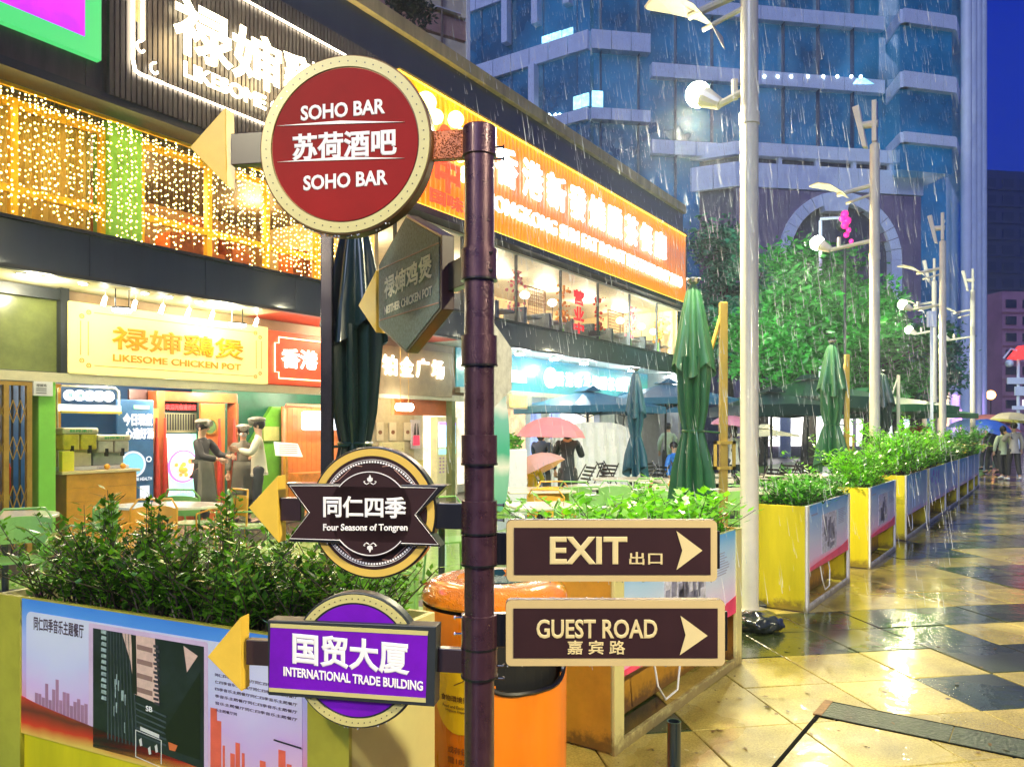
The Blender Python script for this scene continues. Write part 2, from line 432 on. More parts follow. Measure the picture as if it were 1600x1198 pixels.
for i in range(-16, 90):
    for j in range(-14, 100):
        a = A0 + (i + .5) * TS; b = B0 + (j + .5) * TS
        p = eu * a + ev * b
        lx, ly = FPn.loc(p.x, p.y)
        if ly > 0.75 or p.y < 1.0 or p.y > 52: continue
        if abs(p.x / p.y) > 0.85: continue
        cands.append((p.length, i, j, p))
cands.sort(key=lambda c: c[0])
rt = random.Random(3)
for k, (L, i, j, p) in enumerate(cands):
    if k < 290:
        o = bpy.data.objects.new('paving_tile', tile_mesh(int(tile_dark(i, j)))); C.objects.link(o); o.parent = pav
        o.location = (p.x, p.y, rt.uniform(-0.004, 0.002)); o.rotation_euler = (rt.gauss(0, 0.004), rt.gauss(0, 0.004), TA + rt.gauss(0, .002))
    else: far_t.append((i, j, p))
fb = MB()
h = TS / 2 - 0.004
for (i, j, p) in far_t:
    fb.cm = int(tile_dark(i, j)); z = rt.uniform(-0.002, 0.0)
    fb.poly([tuple(p + eu * (a * h) + ev * (b * h)) + (z,) for a, b in ((-1, -1), (1, -1), (1, 1), (-1, 1))])
fb.build('distant_paving', [T_light, T_dark], pav, kind='stuff')
# access cover let into the paving, its frame running with the street
mc = MB()
tr = thing(FPn, 'access_cover', 'long dark green access cover with black edge gap sunk in the yellow paving', 'cover', FPn.loc(1.85, 4.5) + (0,))
bx, by = FPn.loc(1.85, 4.5)
cv = MB()
for k in range(3):
    cv.box(bx - 0.27, bx - 0.02, by - 0.03 - (k + 1) * 0.62 + 0.006, by - 0.03 - k * 0.62, -0.01, 0.0045)
cv.build('cover_plate', pm('cover_green', (0.05, 0.065, 0.03), 0.45, var=0.5, scale=30, coat=0.3, bump=.8), tr)
MB().box(bx - 0.285, bx - 0.27, by - 2.0, by, -0.01, 0.003).box(bx - 0.02, bx, by - 2.0, by, -0.01, 0.003).box(bx - 1.4, bx - 0.27, by - 0.022, by, -0.01, 0.0035).build('edge_gap', pm('gap_black', (.006, .006, .005), .9, spec=.05), tr)
MB().box(bx - 0.27, bx, by - 0.03, by + 0.015, -0.01, 0.0065).build('frame_edge', pm('rusty_steel', (0.22, 0.11, 0.03), 0.6, var=0.4, scale=30), tr)
# cafe floor
cf = MB().poly([(FPn.world((-6, 0.35, 0)) + Vector((0, 0, .004))), (FPn.world((40, 0.35, 0)) + Vector((0, 0, .004))), (FB.world((40, 8.9, 0.004))), (FB.world((-8, 8.9, 0.004)))])
single(WF, 'cafe_floor', None, None, cf, pm('artificial_turf', (0.16, 0.36, 0.03), 0.45, var=0.3, scale=9, bump=.6, bscale=300, coat=.3), kind='structure')

# =================================================================== THE SIGN POST AND ITS SIGNS
PX, PY = -0.083, 1.95
post_lab = 'dark maroon round signpost carrying every brown and purple direction sign'
M_post = wet(pm('maroon_paint', (0.062, 0.024, 0.040), 0.32, 0.45, var=0.22, scale=22, coat=0.5, rvar=.08), 260, 0.22)
PF = Frame(PX, PY, 0)
post = thing(PF, 'sign_post', post_lab, 'signpost')
MB().lathe([(0.038, 0), (0.038, 2.36)], 0, 0, 32).build('pole', M_post, post, smooth=False)
for o_ in post.children: o_.data.polygons.foreach_set('use_smooth', [True] * len(o_.data.polygons)); o_.data.set_sharp_from_angle(angle=R(30))
zz = lambda y: Zt(y, PY - 0.04)
def sm(o):
    o.data.polygons.foreach_set('use_smooth', [True] * len(o.data.polygons)); o.data.set_sharp_from_angle(angle=R(30))
    return o
sm(MB().lathe([(0.0385, zz(237)), (0.0435, zz(236)), (0.0435, zz(192)), (0.040, zz(189.5)), (0.018, zz(187))], 0, 0, 32).build('cap', M_post, post))
for (a, b) in ((385, 432), (522, 568), (680, 725), (784, 834), (839, 884), (965, 1016), (1018, 1062)):
    o = MB().lathe([(0.0385, zz(b) + .001), (0.0455, zz(b)), (0.0455, zz(a)), (0.0385, zz(a) + .001)], 0, 0, 32).build('clamp', M_post, post); sm(o)
    MB().lathe([(0.0388, zz(b) - .004), (0.0472, zz(b) - .004), (0.0472, zz(b) + .001), (0.0388, zz(b) + .001)], 0, 0, 32).build('clamp_rim', M_black, o)
for (y, sgn) in ((221, 1), (240, 1), (394, .55), (422, .55), (791, 1), (815, 1), (970, -1), (996, -1), (1047, 1), (1067, 1)):
    x = sgn * 0.046; f_ = 0.0 if abs(sgn) == 1 else -0.034
    MB().tube([(x * .8, f_, zz(y)), (x + sgn * 0.016, f_ - .003, zz(y))], 0.0028, 8).tube([(x + sgn * 0.014, f_ - .003, zz(y)), (x + sgn * 0.018, f_ - .003, zz(y))], 0.0052, 6).build('bolt', M_steel if sgn == -1 else M_black, post)

def signframe(deg): return Frame(PX, PY, R(deg))
SL = signframe(-9.3)
M_ringcream = pm('cream_ring', (0.55, 0.49, 0.20), 0.35, var=0.05)
M_red = pm('deep_red_face', (0.26, 0.004, 0.006), 0.5, var=0.22, scale=2.5, spec=.12)
M_edge = pm('bronze_edge', (0.12, 0.065, 0.025), 0.3, 0.5, var=0.3)
M_drop = pm('water_drop', (0.9, 0.9, 0.95), 0.02, var=0, trans=0.0, metal=0.6)
def arrowhead(f, root, tip, top, bot, back, y0, y1, waist=None):
    """thick yellow arrow: px points"""
    P = [f.S(*tip), f.S(*top), f.S(*bot)]
    MB().prism(P, y0, y1).build('arrow', M_yel, root, bevel=0.002)
def drips(f, root, pts, y, r=0.0022):
    mb = MB()
    for (x, z) in pts: mb.ball((x + random.uniform(-.002, .002), y + random.uniform(-.004, .01), z - r * .6), random.uniform(r * .5, r), 6, 5, (1, 1, 1.3))
    mb.build('raindrops', M_drop, root, smooth=True, kind='stuff')
# ---- the big red disc
cx, cz = SL.S(541, 229.5); rr = 0.2345
s1 = thing(SL, 'bar_sign', 'big round red sign lettered soho bar with a cream dotted rim', 'sign', (cx, 0, cz))
MB().disc(cx, cz, rr, -0.014, 0.030, 96).build('backing_disc', M_edge, s1, bevel=0.003)
MB().ring(cx, cz, rr * .862, rr * .975, -0.0175, -0.0135, 96).build('rim_band', M_ringcream, s1)
MB().disc(cx, cz, rr * .846, -0.0165, -0.0135, 96).build('face', M_red, s1)
d = MB()
for k in range(58):
    t = 2 * PI * k / 58; d.disc(cx + rr * .918 * math.cos(t), cz + rr * .918 * math.sin(t), 0.0017, -0.0185, -0.017, 8)
d.build('rim_dots', M_black, s1, kind='stuff')
def stext(f, root, body, px0, px1, py0, py1, y, mat=M_text, name='lettering', bold=.02, depth=.002, skew=0.0):
    a, z1 = f.S(px0, py0, y); b, _ = f.S(px1, py0, y); xm = (a + b) / 2
    _, z1 = f.S((px0 + px1) / 2, py0, y); _, z0 = f.S((px0 + px1) / 2, py1, y)
    wp = (lambda p: (p[0], p[1], p[2] + (p[0] - xm) * skew)) if skew else None
    return MB().text(body, a, b, z0, z1, y, depth, bold, warp=wp).build(name, mat, root)
stext(SL, s1, 'SOHO BAR', 470, 602, 160, 184, -0.0168, bold=.035, skew=.02)
stext(SL, s1, '苏荷酒吧', 457, 620, 205, 248, -0.0168, bold=.034)
stext(SL, s1, 'SOHO BAR', 474, 606, 270, 294, -0.0168, bold=.035, skew=.02)
for (y0_, yy) in ((200, 196), (256, 252)):
    a = SL.S(438, y0_ + 1); b = SL.S(536, yy - 3); c = SL.S(636, yy - 1); e = SL.S(536, yy + 2)
    MB().prism([a, e, c, b], -0.0185, -0.0165).build('rule', M_text, s1)
x0, z1 = SL.S(362, 210); x1, z0 = SL.S(412, 256)
MB().box(x0, cx - rr * .9, -0.006, 0.022, z0, z1).build('arm', M_brown, s1, bevel=0.002)
x0, z1 = SL.S(676, 204); x1, z0 = SL.S(716, 247)
MB().box(cx + rr * .9, -0.042, 0.0, 0.024, z0, z1).build('wet_arm', wet(pm('copper_arm', (0.45, 0.12, 0.03), 0.25, 0.4, var=0.7, scale=260), 260, 1.0), s1, bevel=0.002)
arrowhead(SL, s1, (300, 233), (356, 170), (358, 293), 0, -0.012, 0.034)
drips(SL, s1, [(cx + rr * math.sin(t), cz - rr * math.cos(t)) for t in [random.uniform(-.55, .55) for _ in range(26)]], -0.008, 0.003)
# ---- the brown star banner
cx, cz = SL.S(583, 800.5); rr = 0.1715
s2 = thing(SL, 'banner_sign', 'dark brown banner sign of four seasons of Tongren over a yellow ringed disc', 'sign', (cx, 0, cz))
MB().disc(cx, cz, rr, -0.004, 0.034, 96).build('backing_disc', M_black, s2, bevel=0.003)
M_gold = pm('gold_ring', (0.66, 0.44, 0.09), 0.35, var=0.06)
M_bface = pm('brown_face', (0.028, 0.010, 0.013), 0.5, var=0.2, spec=.25)
MB().ring(cx, cz, rr * .86, rr * .965, -0.008, -0.0035, 96).build('gold_ring', M_gold, s2)
MB().disc(cx, cz, rr * .85, -0.0065, -0.0035, 96).build('disc_face', M_bface, s2)
d = MB()
for k in range(110):
    t = 2 * PI * k / 110
    if abs(math.sin(t)) > .5: d.ring(cx, cz, rr * .755, rr * .785, -0.0085, -0.006, 1, t, t + .038)
d.ring(cx, cz, rr * .80, rr * .806, -0.0083, -0.006, 40, R(28), R(152)).ring(cx, cz, rr * .80, rr * .806, -0.0083, -0.006, 40, R(208), R(332))
d.build('dashed_ring', M_text, s2, kind='stuff')
M_line = pm('dull_pink_line', (0.5, 0.28, 0.24), 0.4, var=0.1)
d = MB()
for sx_ in (-1, 1):
    for sz_ in (-1, 1):
        P = [(.82, .40), (.55, .48), (.34, .66), (.10, .70), (.34, .655), (.18, .62)]
        P = [(cx + sx_ * rr * (.95 * a + .02), 0, cz + sz_ * rr * b) for a, b in P[:3]]
        d.tube([(p[0], -0.0072, p[2]) for p in P], 0.0011, 5)
        P = [(cx + sx_ * rr * a, -0.0072, cz + sz_ * rr * b) for a, b in ((.36, .72), (.16, .70))]
        d.tube(P, 0.001, 5)
d.build('line_ornament', M_line, s2)
corner = [(452, 753.5), (486, 799), (455, 844), (692, 852), (656, 802.5), (702, 757)]
ban = [SL.S(*c) for c in corner]
inset = [SL.S(*c) for c in [(459, 757.5), (489.5, 799), (459, 839), (688.6, 848), (652.5, 802.5), (687, 761)]]
MB().prism(ban, -0.022, 0.028).build('banner', M_black, s2, bevel=0.002)
MB().prism(inset, -0.0235, -0.0215).build('banner_face', M_bface, s2)
_, zb1 = SL.S(571, 758); _, zb0 = SL.S(571, 843)
br = 0.111
ex = math.sqrt(max(0, br * br - (zb1 - cz) ** 2))
MB().disc(cx, cz, br, -0.0235, 0.0, 64).build('boss', M_bface, s2)
a_ = math.asin((zb1 - cz) / br)
d = MB().ring(cx, cz, br * .955, br * .975, -0.0250, -0.0225, 32, a_, PI - a_).ring(cx, cz, br * .955, br * .975, -0.0250, -0.0225, 32, PI + a_, 2 * PI - a_)
def lineto(mb, P, r=.0012, y=-.0240): mb.tube([(p[0], y, p[1]) for p in P], r, 4)
def shr(px, py): return SL.S(px, py)
lineto(d, [(cx - ex * .96, zb1), shr(459, 757.5), shr(489.5, 799), shr(459, 839), (cx - ex * .96, zb0 + .001)])
lineto(d, [(cx + ex * .96, zb1 - .002), shr(687, 761), shr(652.5, 802.5), shr(688.6, 848), (cx + ex * .96, zb0 - .003)])
d.build('white_outline', M_text, s2)
stext(SL, s2, '同仁四季', 505, 635, 775, 809, -0.0237, bold=.03)
stext(SL, s2, 'Four Seasons of Tongren', 505, 637, 818, 832, -0.0237, bold=.03, skew=.02)
for sg in (1, -1):
    o = MB(); zc = cz + sg * 0.079
    for (a, L, wd) in ((-.5, .013, .0035), (0, .019, .0045), (.5, .013, .0035)):
        ux, uz = math.sin(a), sg * math.cos(a); q = (cx + ux * .002, zc + uz * .002)
        o.prism([q, (q[0] + ux * L * .5 - uz * wd, q[1] + uz * L * .5 + ux * wd), (q[0] + ux * L, q[1] + uz * L), (q[0] + ux * L * .5 + uz * wd, q[1] + uz * L * .5 - ux * wd)], -0.0250, -0.0232)
    for sx_ in (-1, 1):
        o.tube([(cx + sx_ * 0.002, -.024, zc), (cx + sx_ * 0.009, -.024, zc - sg * 0.004), (cx + sx_ * 0.014, -.024, zc - sg * 0.001), (cx + sx_ * 0.017, -.024, zc + sg * 0.003), (cx + sx_ * 0.013, -.024, zc + sg * 0.004)], 0.0013, 5)
    o.build('flower_ornament', M_text, s2)
x0, z1 = SL.S(437, 777); x1, z0 = SL.S(470, 814)
MB().box(x0, x1, 0.0, 0.026, z0, z1).build('arm', M_brown, s2, bevel=0.002)
x0, z1 = SL.S(680, 786); x1, z0 = SL.S(726, 827)
MB().box(x0, -0.04, 0.0, 0.026, z0, z1).build('arm', M_black, s2, bevel=0.002)
arrowhead(SL, s2, (391, 792), (437, 742), (438, 847), 0, -0.010, 0.036)
drips(SL, s2, [(ban[0][0] + (ban[5][0] - ban[0][0]) * t, ban[3][1] + (ban[2][1] - ban[3][1]) * (1 - t)) for t in [random.random() for _ in range(16)]], -.018)
# ---- the purple sign
cx, cz = SL.S(557, 1030.5); rr = 0.1775
s3 = thing(SL, 'trade_sign', 'purple sign of the international trade building with cream dotted ring', 'sign', (cx, 0, cz))
M_purp = pm('purple_face', (0.15, 0.004, 0.46), 0.5, var=0.2, scale=7, spec=.25)
MB().disc(cx, cz, rr, -0.004, 0.034, 96).build('backing_disc', M_dark, s3, bevel=0.003)
MB().ring(cx, cz, rr * .85, rr * .965, -0.008, -0.0035, 96).build('rim_band', M_ringcream, s3)
MB().disc(cx, cz, rr * .82, -0.0065, -0.0035, 96).build('disc_face', M_purp, s3)
d = MB()
for k in range(62):
    t = 2 * PI * k / 62; d.disc(cx + rr * .907 * math.cos(t), cz + rr * .907 * math.sin(t), 0.0015, -0.0095, -0.0078, 8)
d.build('rim_dots', M_black, s3, kind='stuff')
q = [SL.S(*c) for c in [(424, 965), (685, 975), (682, 1099), (425, 1081)]]
MB().prism(q, -0.022, 0.030).build('plate', M_dark, s3, bevel=0.002)
q = [SL.S(*c) for c in [(429, 976), (672, 988), (669, 1085), (427, 1069)]]
MB().prism(q, -0.0235, -0.0215).build('plate_face', M_purp, s3)
for c in ([(429, 970), (673, 982), (672, 988.5), (429, 976)], [(427, 1069), (669, 1085), (669, 1092), (427, 1075)]):
    MB().prism([SL.S(*k) for k in c], -0.0245, -0.0215).build('stripe', M_ringcream, s3)
stext(SL, s3, '国贸大厦', 457, 640, 995, 1046, -0.0237, bold=.034, skew=-.045)
stext(SL, s3, 'INTERNATIONAL TRADE BUILDING', 443, 661, 1052, 1067, -0.0237, bold=.035, skew=-.05)
x0, z1 = SL.S(384, 999); x1, z0 = SL.S(430, 1041)
MB().box(x0, x1, 0.0, 0.026, z0, z1).build('arm', M_brown, s3, bevel=0.002)
x0, z1 = SL.S(675, 1012); x1, z0 = SL.S(726, 1052)
MB().box(x0, -0.04, 0.0, 0.026, z0, z1).build('arm', M_brown, s3, bevel=0.002)
arrowhead(SL, s3, (327, 1024), (379, 962), (380, 1078), 0, -0.010, 0.036)
drips(SL, s3, [(cx + rr * math.sin(t), cz - rr * math.cos(t)) for t in [random.uniform(-.5, .5) for _ in range(12)]], -.002)
# ---- hexagonal sign turned away
SH = signframe(-62.7)
cx, cz = SH.S(651, 446)
s4 = thing(SH, 'hexagonal_sign', 'small grey hexagonal chicken pot sign seen edge on beside the post', 'sign', (cx, 0, cz))
hx = [SH.S(*c) for c in [(635, 344), (700.6, 368), (700.6, 484), (651, 548), (601.7, 511), (600.4, 415)]]
xl = hx[5][0]; xr = hx[1][0]; xm = (xl + xr) / 2
hx = [(xm, hx[0][1] + .0), (xr, hx[1][1]), (xr, hx[2][1]), (xm, hx[3][1] - .005), (xl, hx[4][1]), (xl, hx[5][1])]
M_hex = wet(pm('wet_grey_face', (0.11, 0.165, 0.165), 0.5, var=0.6, scale=90, spec=.3), 300, 0.6)
MB().prism([(a, b) for a, b in hx], -0.02, 0.018).build('board', M_brown, s4, bevel=0.002)
zc_ = sum(b for a, b in hx) / 6
MB().prism([(xm + (a - xm) * .95, zc_ + (b - zc_) * .95) for a, b in hx], -0.0225, -0.0195).build('face', M_hex, s4)
for (za, zb_) in ((hx[5][1] - .02, hx[1][1] - .02), (hx[4][1] + .02, hx[2][1] + .02)):
    MB().tube([(xl + .02, -.0225, za), (xr - .015, -.0225, zb_)], .0022, 5).build('rule', M_line, s4)
a = SH.S(611, 430)[0]; b = SH.S(687, 430)[0]
M_textg = pm('dim_letter', (0.85, 0.80, 0.68), 0.4, var=0.1)
zm1 = SH.S(650, 414)[1]; zm0 = SH.S(650, 452)[1]
MB().text('禄婶鸡煲', a, b, zm0, zm1, -0.0226, .002, .03).build('lettering', M_textg, s4)
zm1 = SH.S(650, 463)[1]; zm0 = SH.S(650, 477)[1]
MB().text('NEITHER CHICKEN POT', a, b, zm0, zm1, -0.0226, .002, .03).build('lettering', M_textg, s4)
z1 = SH.S(712, 405)[1]; z0 = SH.S(712, 450)[1]
MB().box(xr - .01, -0.04, 0.0, 0.028, z0, z1).build('arm', M_black, s4, bevel=.002)
MB().box(xl - .045, xl + .01, 0.0, 0.028, SH.S(590, 487)[1], SH.S(590, 450)[1]).build('arm', M_black, s4)
xa = xl - 0.03
MB().prism([(SH.S(568, 478)[0], SH.S(568, 478)[1]), (xa, SH.S(601, 420)[1]), (xa, SH.S(603, 518)[1])], -0.02, 0.035).build('arrow', M_yel, s4, bevel=.002)
# a second board on the same height seen only as a sliver, and the green one under it
SB = Frame(PX, PY, R(70))
s5 = thing(SB, 'back_sign', 'pale grey sign behind the post, just a sliver showing', 'sign', (0.2, 0, SB.S(785, 580)[1]))
q = [SB.S(*c) for c in [(778, 508), (796, 545), (796, 608), (778, 612)]]
q = [(0.06, Zt(500, 2.0)), (0.21, Zt(545, 2.15)), (0.21, Zt(608, 2.15)), (0.06, Zt(640, 2.0))]
MB().prism(q, -0.012, 0.012).build('board', pm('pale_grey_board', (0.55, 0.55, 0.5), 0.4, var=0.25, scale=40), s5, bevel=.002)
MB().box(0.03, 0.09, -0.006, 0.006, Zt(590, 2.0), Zt(575, 2.0)).build('bracket', M_black, s5)
s6 = thing(SB, 'surfboard_sign', 'turquoise surfboard shaped board hanging behind the post under the grey sign', 'sign', (0.2, 0, Zt(705, 2.2)))
n_ = 24; oval = []
zc_ = Zt(703, 2.15); hh = 0.165
for k in range(n_):
    t = 2 * PI * k / n_; oval.append((0.125 + 0.075 * math.cos(t), zc_ + hh * math.copysign(abs(math.sin(t)) ** .8, math.sin(t))))
MB().prism(oval, -0.010, 0.010).build('board', gradmat('surf_print', [(0, (.05, .38, .25)), (.35, (.25, .6, .45)), (.42, (.8, .85, .8)), (.5, (.07, .45, .3)), (.75, (.2, .55, .5)), (.85, (.8, .85, .85)), (1, (.08, .4, .4))], -.17, .17, noise=.12), s6, bevel=.003)
MB().tube([(0.0, 0, Zt(604, 1.95)), (0.12, 0, Zt(612, 2.1)), (0.13, 0, Zt(632, 2.1))], .004, 6).build('hanger', M_black, s6)
# ---- exit and road signs
M_tan = pm('tan_border', (0.52, 0.39, 0.19), 0.35, var=0.05)
M_tan2 = pm('tan_letter', (0.62, 0.50, 0.26), 0.35, var=0.05)
def rrect(x0, x1, z0, z1, r, n=5):
    P = []
    for (cx_, cz_, a) in ((x1 - r, z1 - r, 0), (x0 + r, z1 - r, 90), (x0 + r, z0 + r, 180), (x1 - r, z0 + r, 270)):
        for k in range(n + 1): t = R(a + 90 * k / n); P.append((cx_ + r * math.cos(t), cz_ + r * math.sin(t)))
    return P
def rightsign(name, label, box, inner, texts, arr, arm):
    x0, z1 = PF.S(box[0], box[2]); x1, z0 = PF.S(box[1], box[3])
    o = thing(PF, name, label, 'sign', ((x0 + x1) / 2, 0, (z0 + z1) / 2))
    MB().prism(rrect(x0, x1, z0, z1, .014), -.012, .016).build('board', M_edge, o, bevel=.003)
    MB().prism(rrect(x0 + .001, x1 - .001, z0 + .001, z1 - .001, .013), -.0135, -.0115).build('border', M_tan, o)
    a, c = PF.S(inner[0], inner[2]); b, d_ = PF.S(inner[1], inner[3])
    MB().box(a, b, -.0150, -.0130, d_, c).build('face', M_bface, o)
    for (t, q0, q1, r0, r1) in texts: stext(PF, o, t, q0, q1, r0, r1, -.0152, M_tan2, bold=.026 if len(t) != 5 and len(t) != 2 else .018)
    MB().prism([PF.S(*k) for k in arr], -.0168, -.0148).build('arrow_mark', M_tan2, o)
    ax, az1 = PF.S(arm[0], arm[2]); bx_, az0 = PF.S(arm[1], arm[3])
    MB().box(.035, bx_, -.004, .018, az0, az1).build('arm', M_black, o, bevel=.002)
    MB().box(x1 - .01, x1 + .009, -.003, .017, az0 - .01, az1 + .005).build('end_cap', M_black, o, bevel=.002)
    drips(PF, o, [(random.uniform(x0, x1), z0) for _ in range(22)], -.006, .002)
    t_ = MB()
    for _ in range(60): t_.ball((random.uniform(x0, x1), random.uniform(-.01, .014), z1 + .0005), random.uniform(.0008, .002), 6, 4, (1.3, 1, .7))
    t_.build('raindrops', M_drop, o, smooth=True, kind='stuff')
    return o
rightsign('exit_sign', 'brown exit sign with tan border pointing right, above the guest road sign', (791, 1119, 811, 907), (803, 1108, 823, 896),
          [('EXIT', 859, 980, 838, 881), ('出口', 983, 1035, 862, 882)], [(1055, 828), (1095, 858), (1055, 888), (1064, 858)], (777, 800, 832, 882))
rightsign('road_sign', 'brown guest road sign with tan border pointing right, lower of two', (790, 1131, 935, 1038), (802, 1119, 948, 1025),
          [('GUEST ROAD', 838, 1027, 967, 997), ('嘉 宾 路', 886, 977, 1000, 1022)], [(1061, 959), (1103, 990), (1060, 1020), (1069, 989)], (777, 800, 958, 1010))

# =================================================================== PLANTERS
M_pyel = pm('yellow_board', (0.66, 0.54, 0.012), 0.4, var=0.28, scale=2.2, coat=.4, rvar=.1, streak=1)
M_polive = pm('olive_board', (0.36, 0.33, 0.04), 0.4, var=0.2, scale=4, coat=.3)
M_pale = pm('pale_yellow_board', (0.66, 0.60, 0.26), 0.4, var=0.1, scale=3, coat=.3)
M_orange_w = pm('amber_board', (0.55, 0.27, 0.03), 0.4, var=0.25, scale=3, coat=.3)
M_soil = pm('soil', (0.03, 0.02, 0.012), 0.9, var=0.4)
M_poster = gradmat('poster_print', [(0, (.9, .08, .3)), (.13, (.95, .35, .6)), (.2, (.88, .62, .92)), (.5, (.66, .72, .95)), (.8, (.42, .64, .95)), (1, (.12, .42, .92))], 0.33, 0.90, noise=.10)
M_poster2 = gradmat('poster_print_blue', [(0, (.85, .45, .75)), (.12, (.62, .72, .95)), (.6, (.45, .74, .96)), (1, (.18, .62, .95))], 0.33, 0.90, noise=.25)
M_photo = pm('photo_print', (0.2, 0.2, 0.3), 0.35, var=0.9, scale=14)
M_photo2 = pm('photo_print_light', (0.55, 0.55, 0.7), 0.35, var=0.5, scale=25)
M_linetext = pm('fine_print', (0.3, 0.32, 0.5), 0.4, var=0)
muddy(M_pyel, (.16, .11, .02)); muddy(M_pale, (.2, .14, .05)); muddy(M_orange_w, (.12, .06, .02)); M_pframe = muddy(pm('frame_white', (.74, .72, .68), .35, var=.08), (.2, .16, .08), .1)
PH = 0.92; PW = 0.46; rpl = random.Random(2)
def planter(f, x0, x1, label, end_mat=M_pyel, front='plain', stile=.05, frame_mat=None, zb=0.36, y0=0.0, wid=PW):
    frame_mat = frame_mat or M_pframe
    L = x1 - x0
    t = thing(f, 'planter', label, 'planter', ((x0 + x1) / 2, y0 + wid / 2, 0), 'box planters along the cafe terrace')
    b = .022
    MB().box(x0, x0 + b, y0, y0 + wid, 0.01, PH).build('end_panel', end_mat, t, bevel=.003)
    MB().box(x1 - b, x1, y0, y0 + wid, 0.01, PH).build('end_panel', end_mat, t, bevel=.003)
    MB().box(x0 + b, x1 - b, y0 + wid - .02, y0 + wid, 0.01, PH).build('back_panel', end_mat, t)
    MB().box(x0 + b, x1 - b, y0 + .03, y0 + wid - .02, zb + .1, PH - .09).build('soil', M_soil, t)
    MB().box(x0 + b, x1 - b, y0 + .2, y0 + .22, .01, zb + .1).build('inner_panel', M_orange_w, t)
    # front frame: stiles and rails stand proud of the poster
    fr = MB()
    fr.box(x0, x0 + stile, y0 - .012, y0 + .012, 0, PH + .002).box(x1 - stile, x1, y0 - .012, y0 + .012, 0, PH + .002)
    fr.box(x0 + stile, x1 - stile, y0 - .010, y0 + .012, 0, .055).box(x0 + stile, x1 - stile, y0 + .0, y0 + .02, PH - .02, PH)
    fr.build('front_frame', frame_mat, t, bevel=.002)
    p = MB().poly([(x0 + stile, y0 - .004, zb), (x1 - stile, y0 - .004, zb), (x1 - stile, y0 - .004, PH - .005), (x0 + stile, y0 - .004, PH - .005)])
    p.box(x0 + stile, x1 - stile, y0 - .002, y0 + .004, zb, PH - .005)
    po = p.build('poster', M_poster if front != 'blue' else M_poster2, t)
    return t, po
def print_on(po, x0, x1, z0, z1, y, mats=None):
    """photo block, wave and lines of print on a poster"""
    w_ = x1 - x0; xc = x0 + w_ * .30
    MB().box(xc, xc + w_ * .37, y - .002, y, z0 + .1, z1 - .12).build('photo', M_photo2, po)
    m = MB(); rnd = random.Random(int(x0 * 100))
    for k in range(16):
        a = xc + w_ * rnd.uniform(.01, .3); h_ = rnd.uniform(.03, .2); c = z0 + rnd.uniform(.11, .3); m.box(a, a + w_ * rnd.uniform(.02, .07), y - .0035, y - .002, c, min(c + h_, z1 - .13))
    m.build('photo_shapes', M_photo, po, kind='stuff')
    m = MB()
    for k in range(9):
        zc = z1 - .13 - k * .017; m.box(x0 + w_ * .72, x0 + w_ * rnd.uniform(.86, .94), y - .0015, y, zc, zc + .006)
    m.box(x0 + w_ * .06, x0 + w_ * .2, y - .0015, y, z1 - .1, z1 - .085)
    m.build('fine_print', M_linetext, po, kind='stuff')
    wv = []
    for k in range(13): u = k / 12; wv.append((x0 + w_ * u, z0 + .03 + .10 * u * u + .015 * math.sin(u * 5)))
    wv += [(x1, z0 + .002), (x0, z0 + .002)]
    MB().prism(wv, y - .003, y).build('red_wave', pm('red_wave', (.8, .06, .16), .35, var=.2), po)

spans = [(0.0, 1.83), (3.54, 5.2), (6.08, 7.76), (8.77, 10.92), (11.07, 13.2), (13.3, 15.4), (15.6, 17.5), (17.6, 19.2), (19.3, 20.9)]
labs = ['nearest box planter of the terrace row with pale frame, right behind the guest road sign',
        'box planter with broad yellow end beside the first white lamp post',
        'box planter third in the row, bright yellow end and tall narrow photo on its poster',
        'box planter fourth in the row, stained yellow end and plain blue poster',
        'box planter fifth in the row, purple flower print on its blue poster',
        'box planter sixth in the row with plain blue poster',
        'box planter seventh in the row, small dark opening below its poster',
        'box planter next to last in the far row',
        'last box planter of the row, beside the strolling people with umbrellas']
for k, (a, b) in enumerate(spans):
    if k == 0:
        t, po = planter(FPn, a, b, labs[k], M_orange_w, stile=.10, frame_mat=M_pale, zb=.36)
        print_on(po, a + .1, b - .1, .36, PH, -.004)
    else:
        yo = rpl.uniform(-.022, .012); t, po = planter(FPn, a, b, labs[k], M_pyel, 'blue' if k >= 3 else 'p', stile=.055 if k > 1 else .06, zb=.34, y0=yo)
        ro = rpl.gauss(0, .006); t.rotation_euler.z += ro
        if k < 3: print_on(po, a + .06, b - .06, .34, PH, yo - .004)
        elif k == 4:
            m = MB(); rn = random.Random(5)
            for _ in range(14): m.disc(a + rn.uniform(.3, 1.2), .7 + rn.uniform(-.1, .15), rn.uniform(.02, .06), yo - .0065, yo - .004, 8)
            m.build('flower_print', pm('violet_print', (.25, .15, .6), .4), po, kind='stuff')
        else:
            m = MB(); rn = random.Random(k)
            for _ in range(5): q = a + rn.uniform(.2, b - a - .3); m.box(q, q + rn.uniform(.05, .12), yo - .006, yo - .004, .42, PH - .08)
            m.build('pale_print', pm('pale_blue_print', (.5, .7, .9), .4), po, kind='stuff')
    if k in (0, 1, 3):
        cb = MB(); xx = a + (.5 if k != 3 else .3)
        P = [(xx + .0, .02, .36), (xx + .02, .0, .2), (xx + .12, .0, .1), (xx + .28, .0, .11), (xx + .34, .01, .25), (xx + .30, .02, .37)]
        cb.tube(P, .006, 6); cb.build('cable', M_white, t)
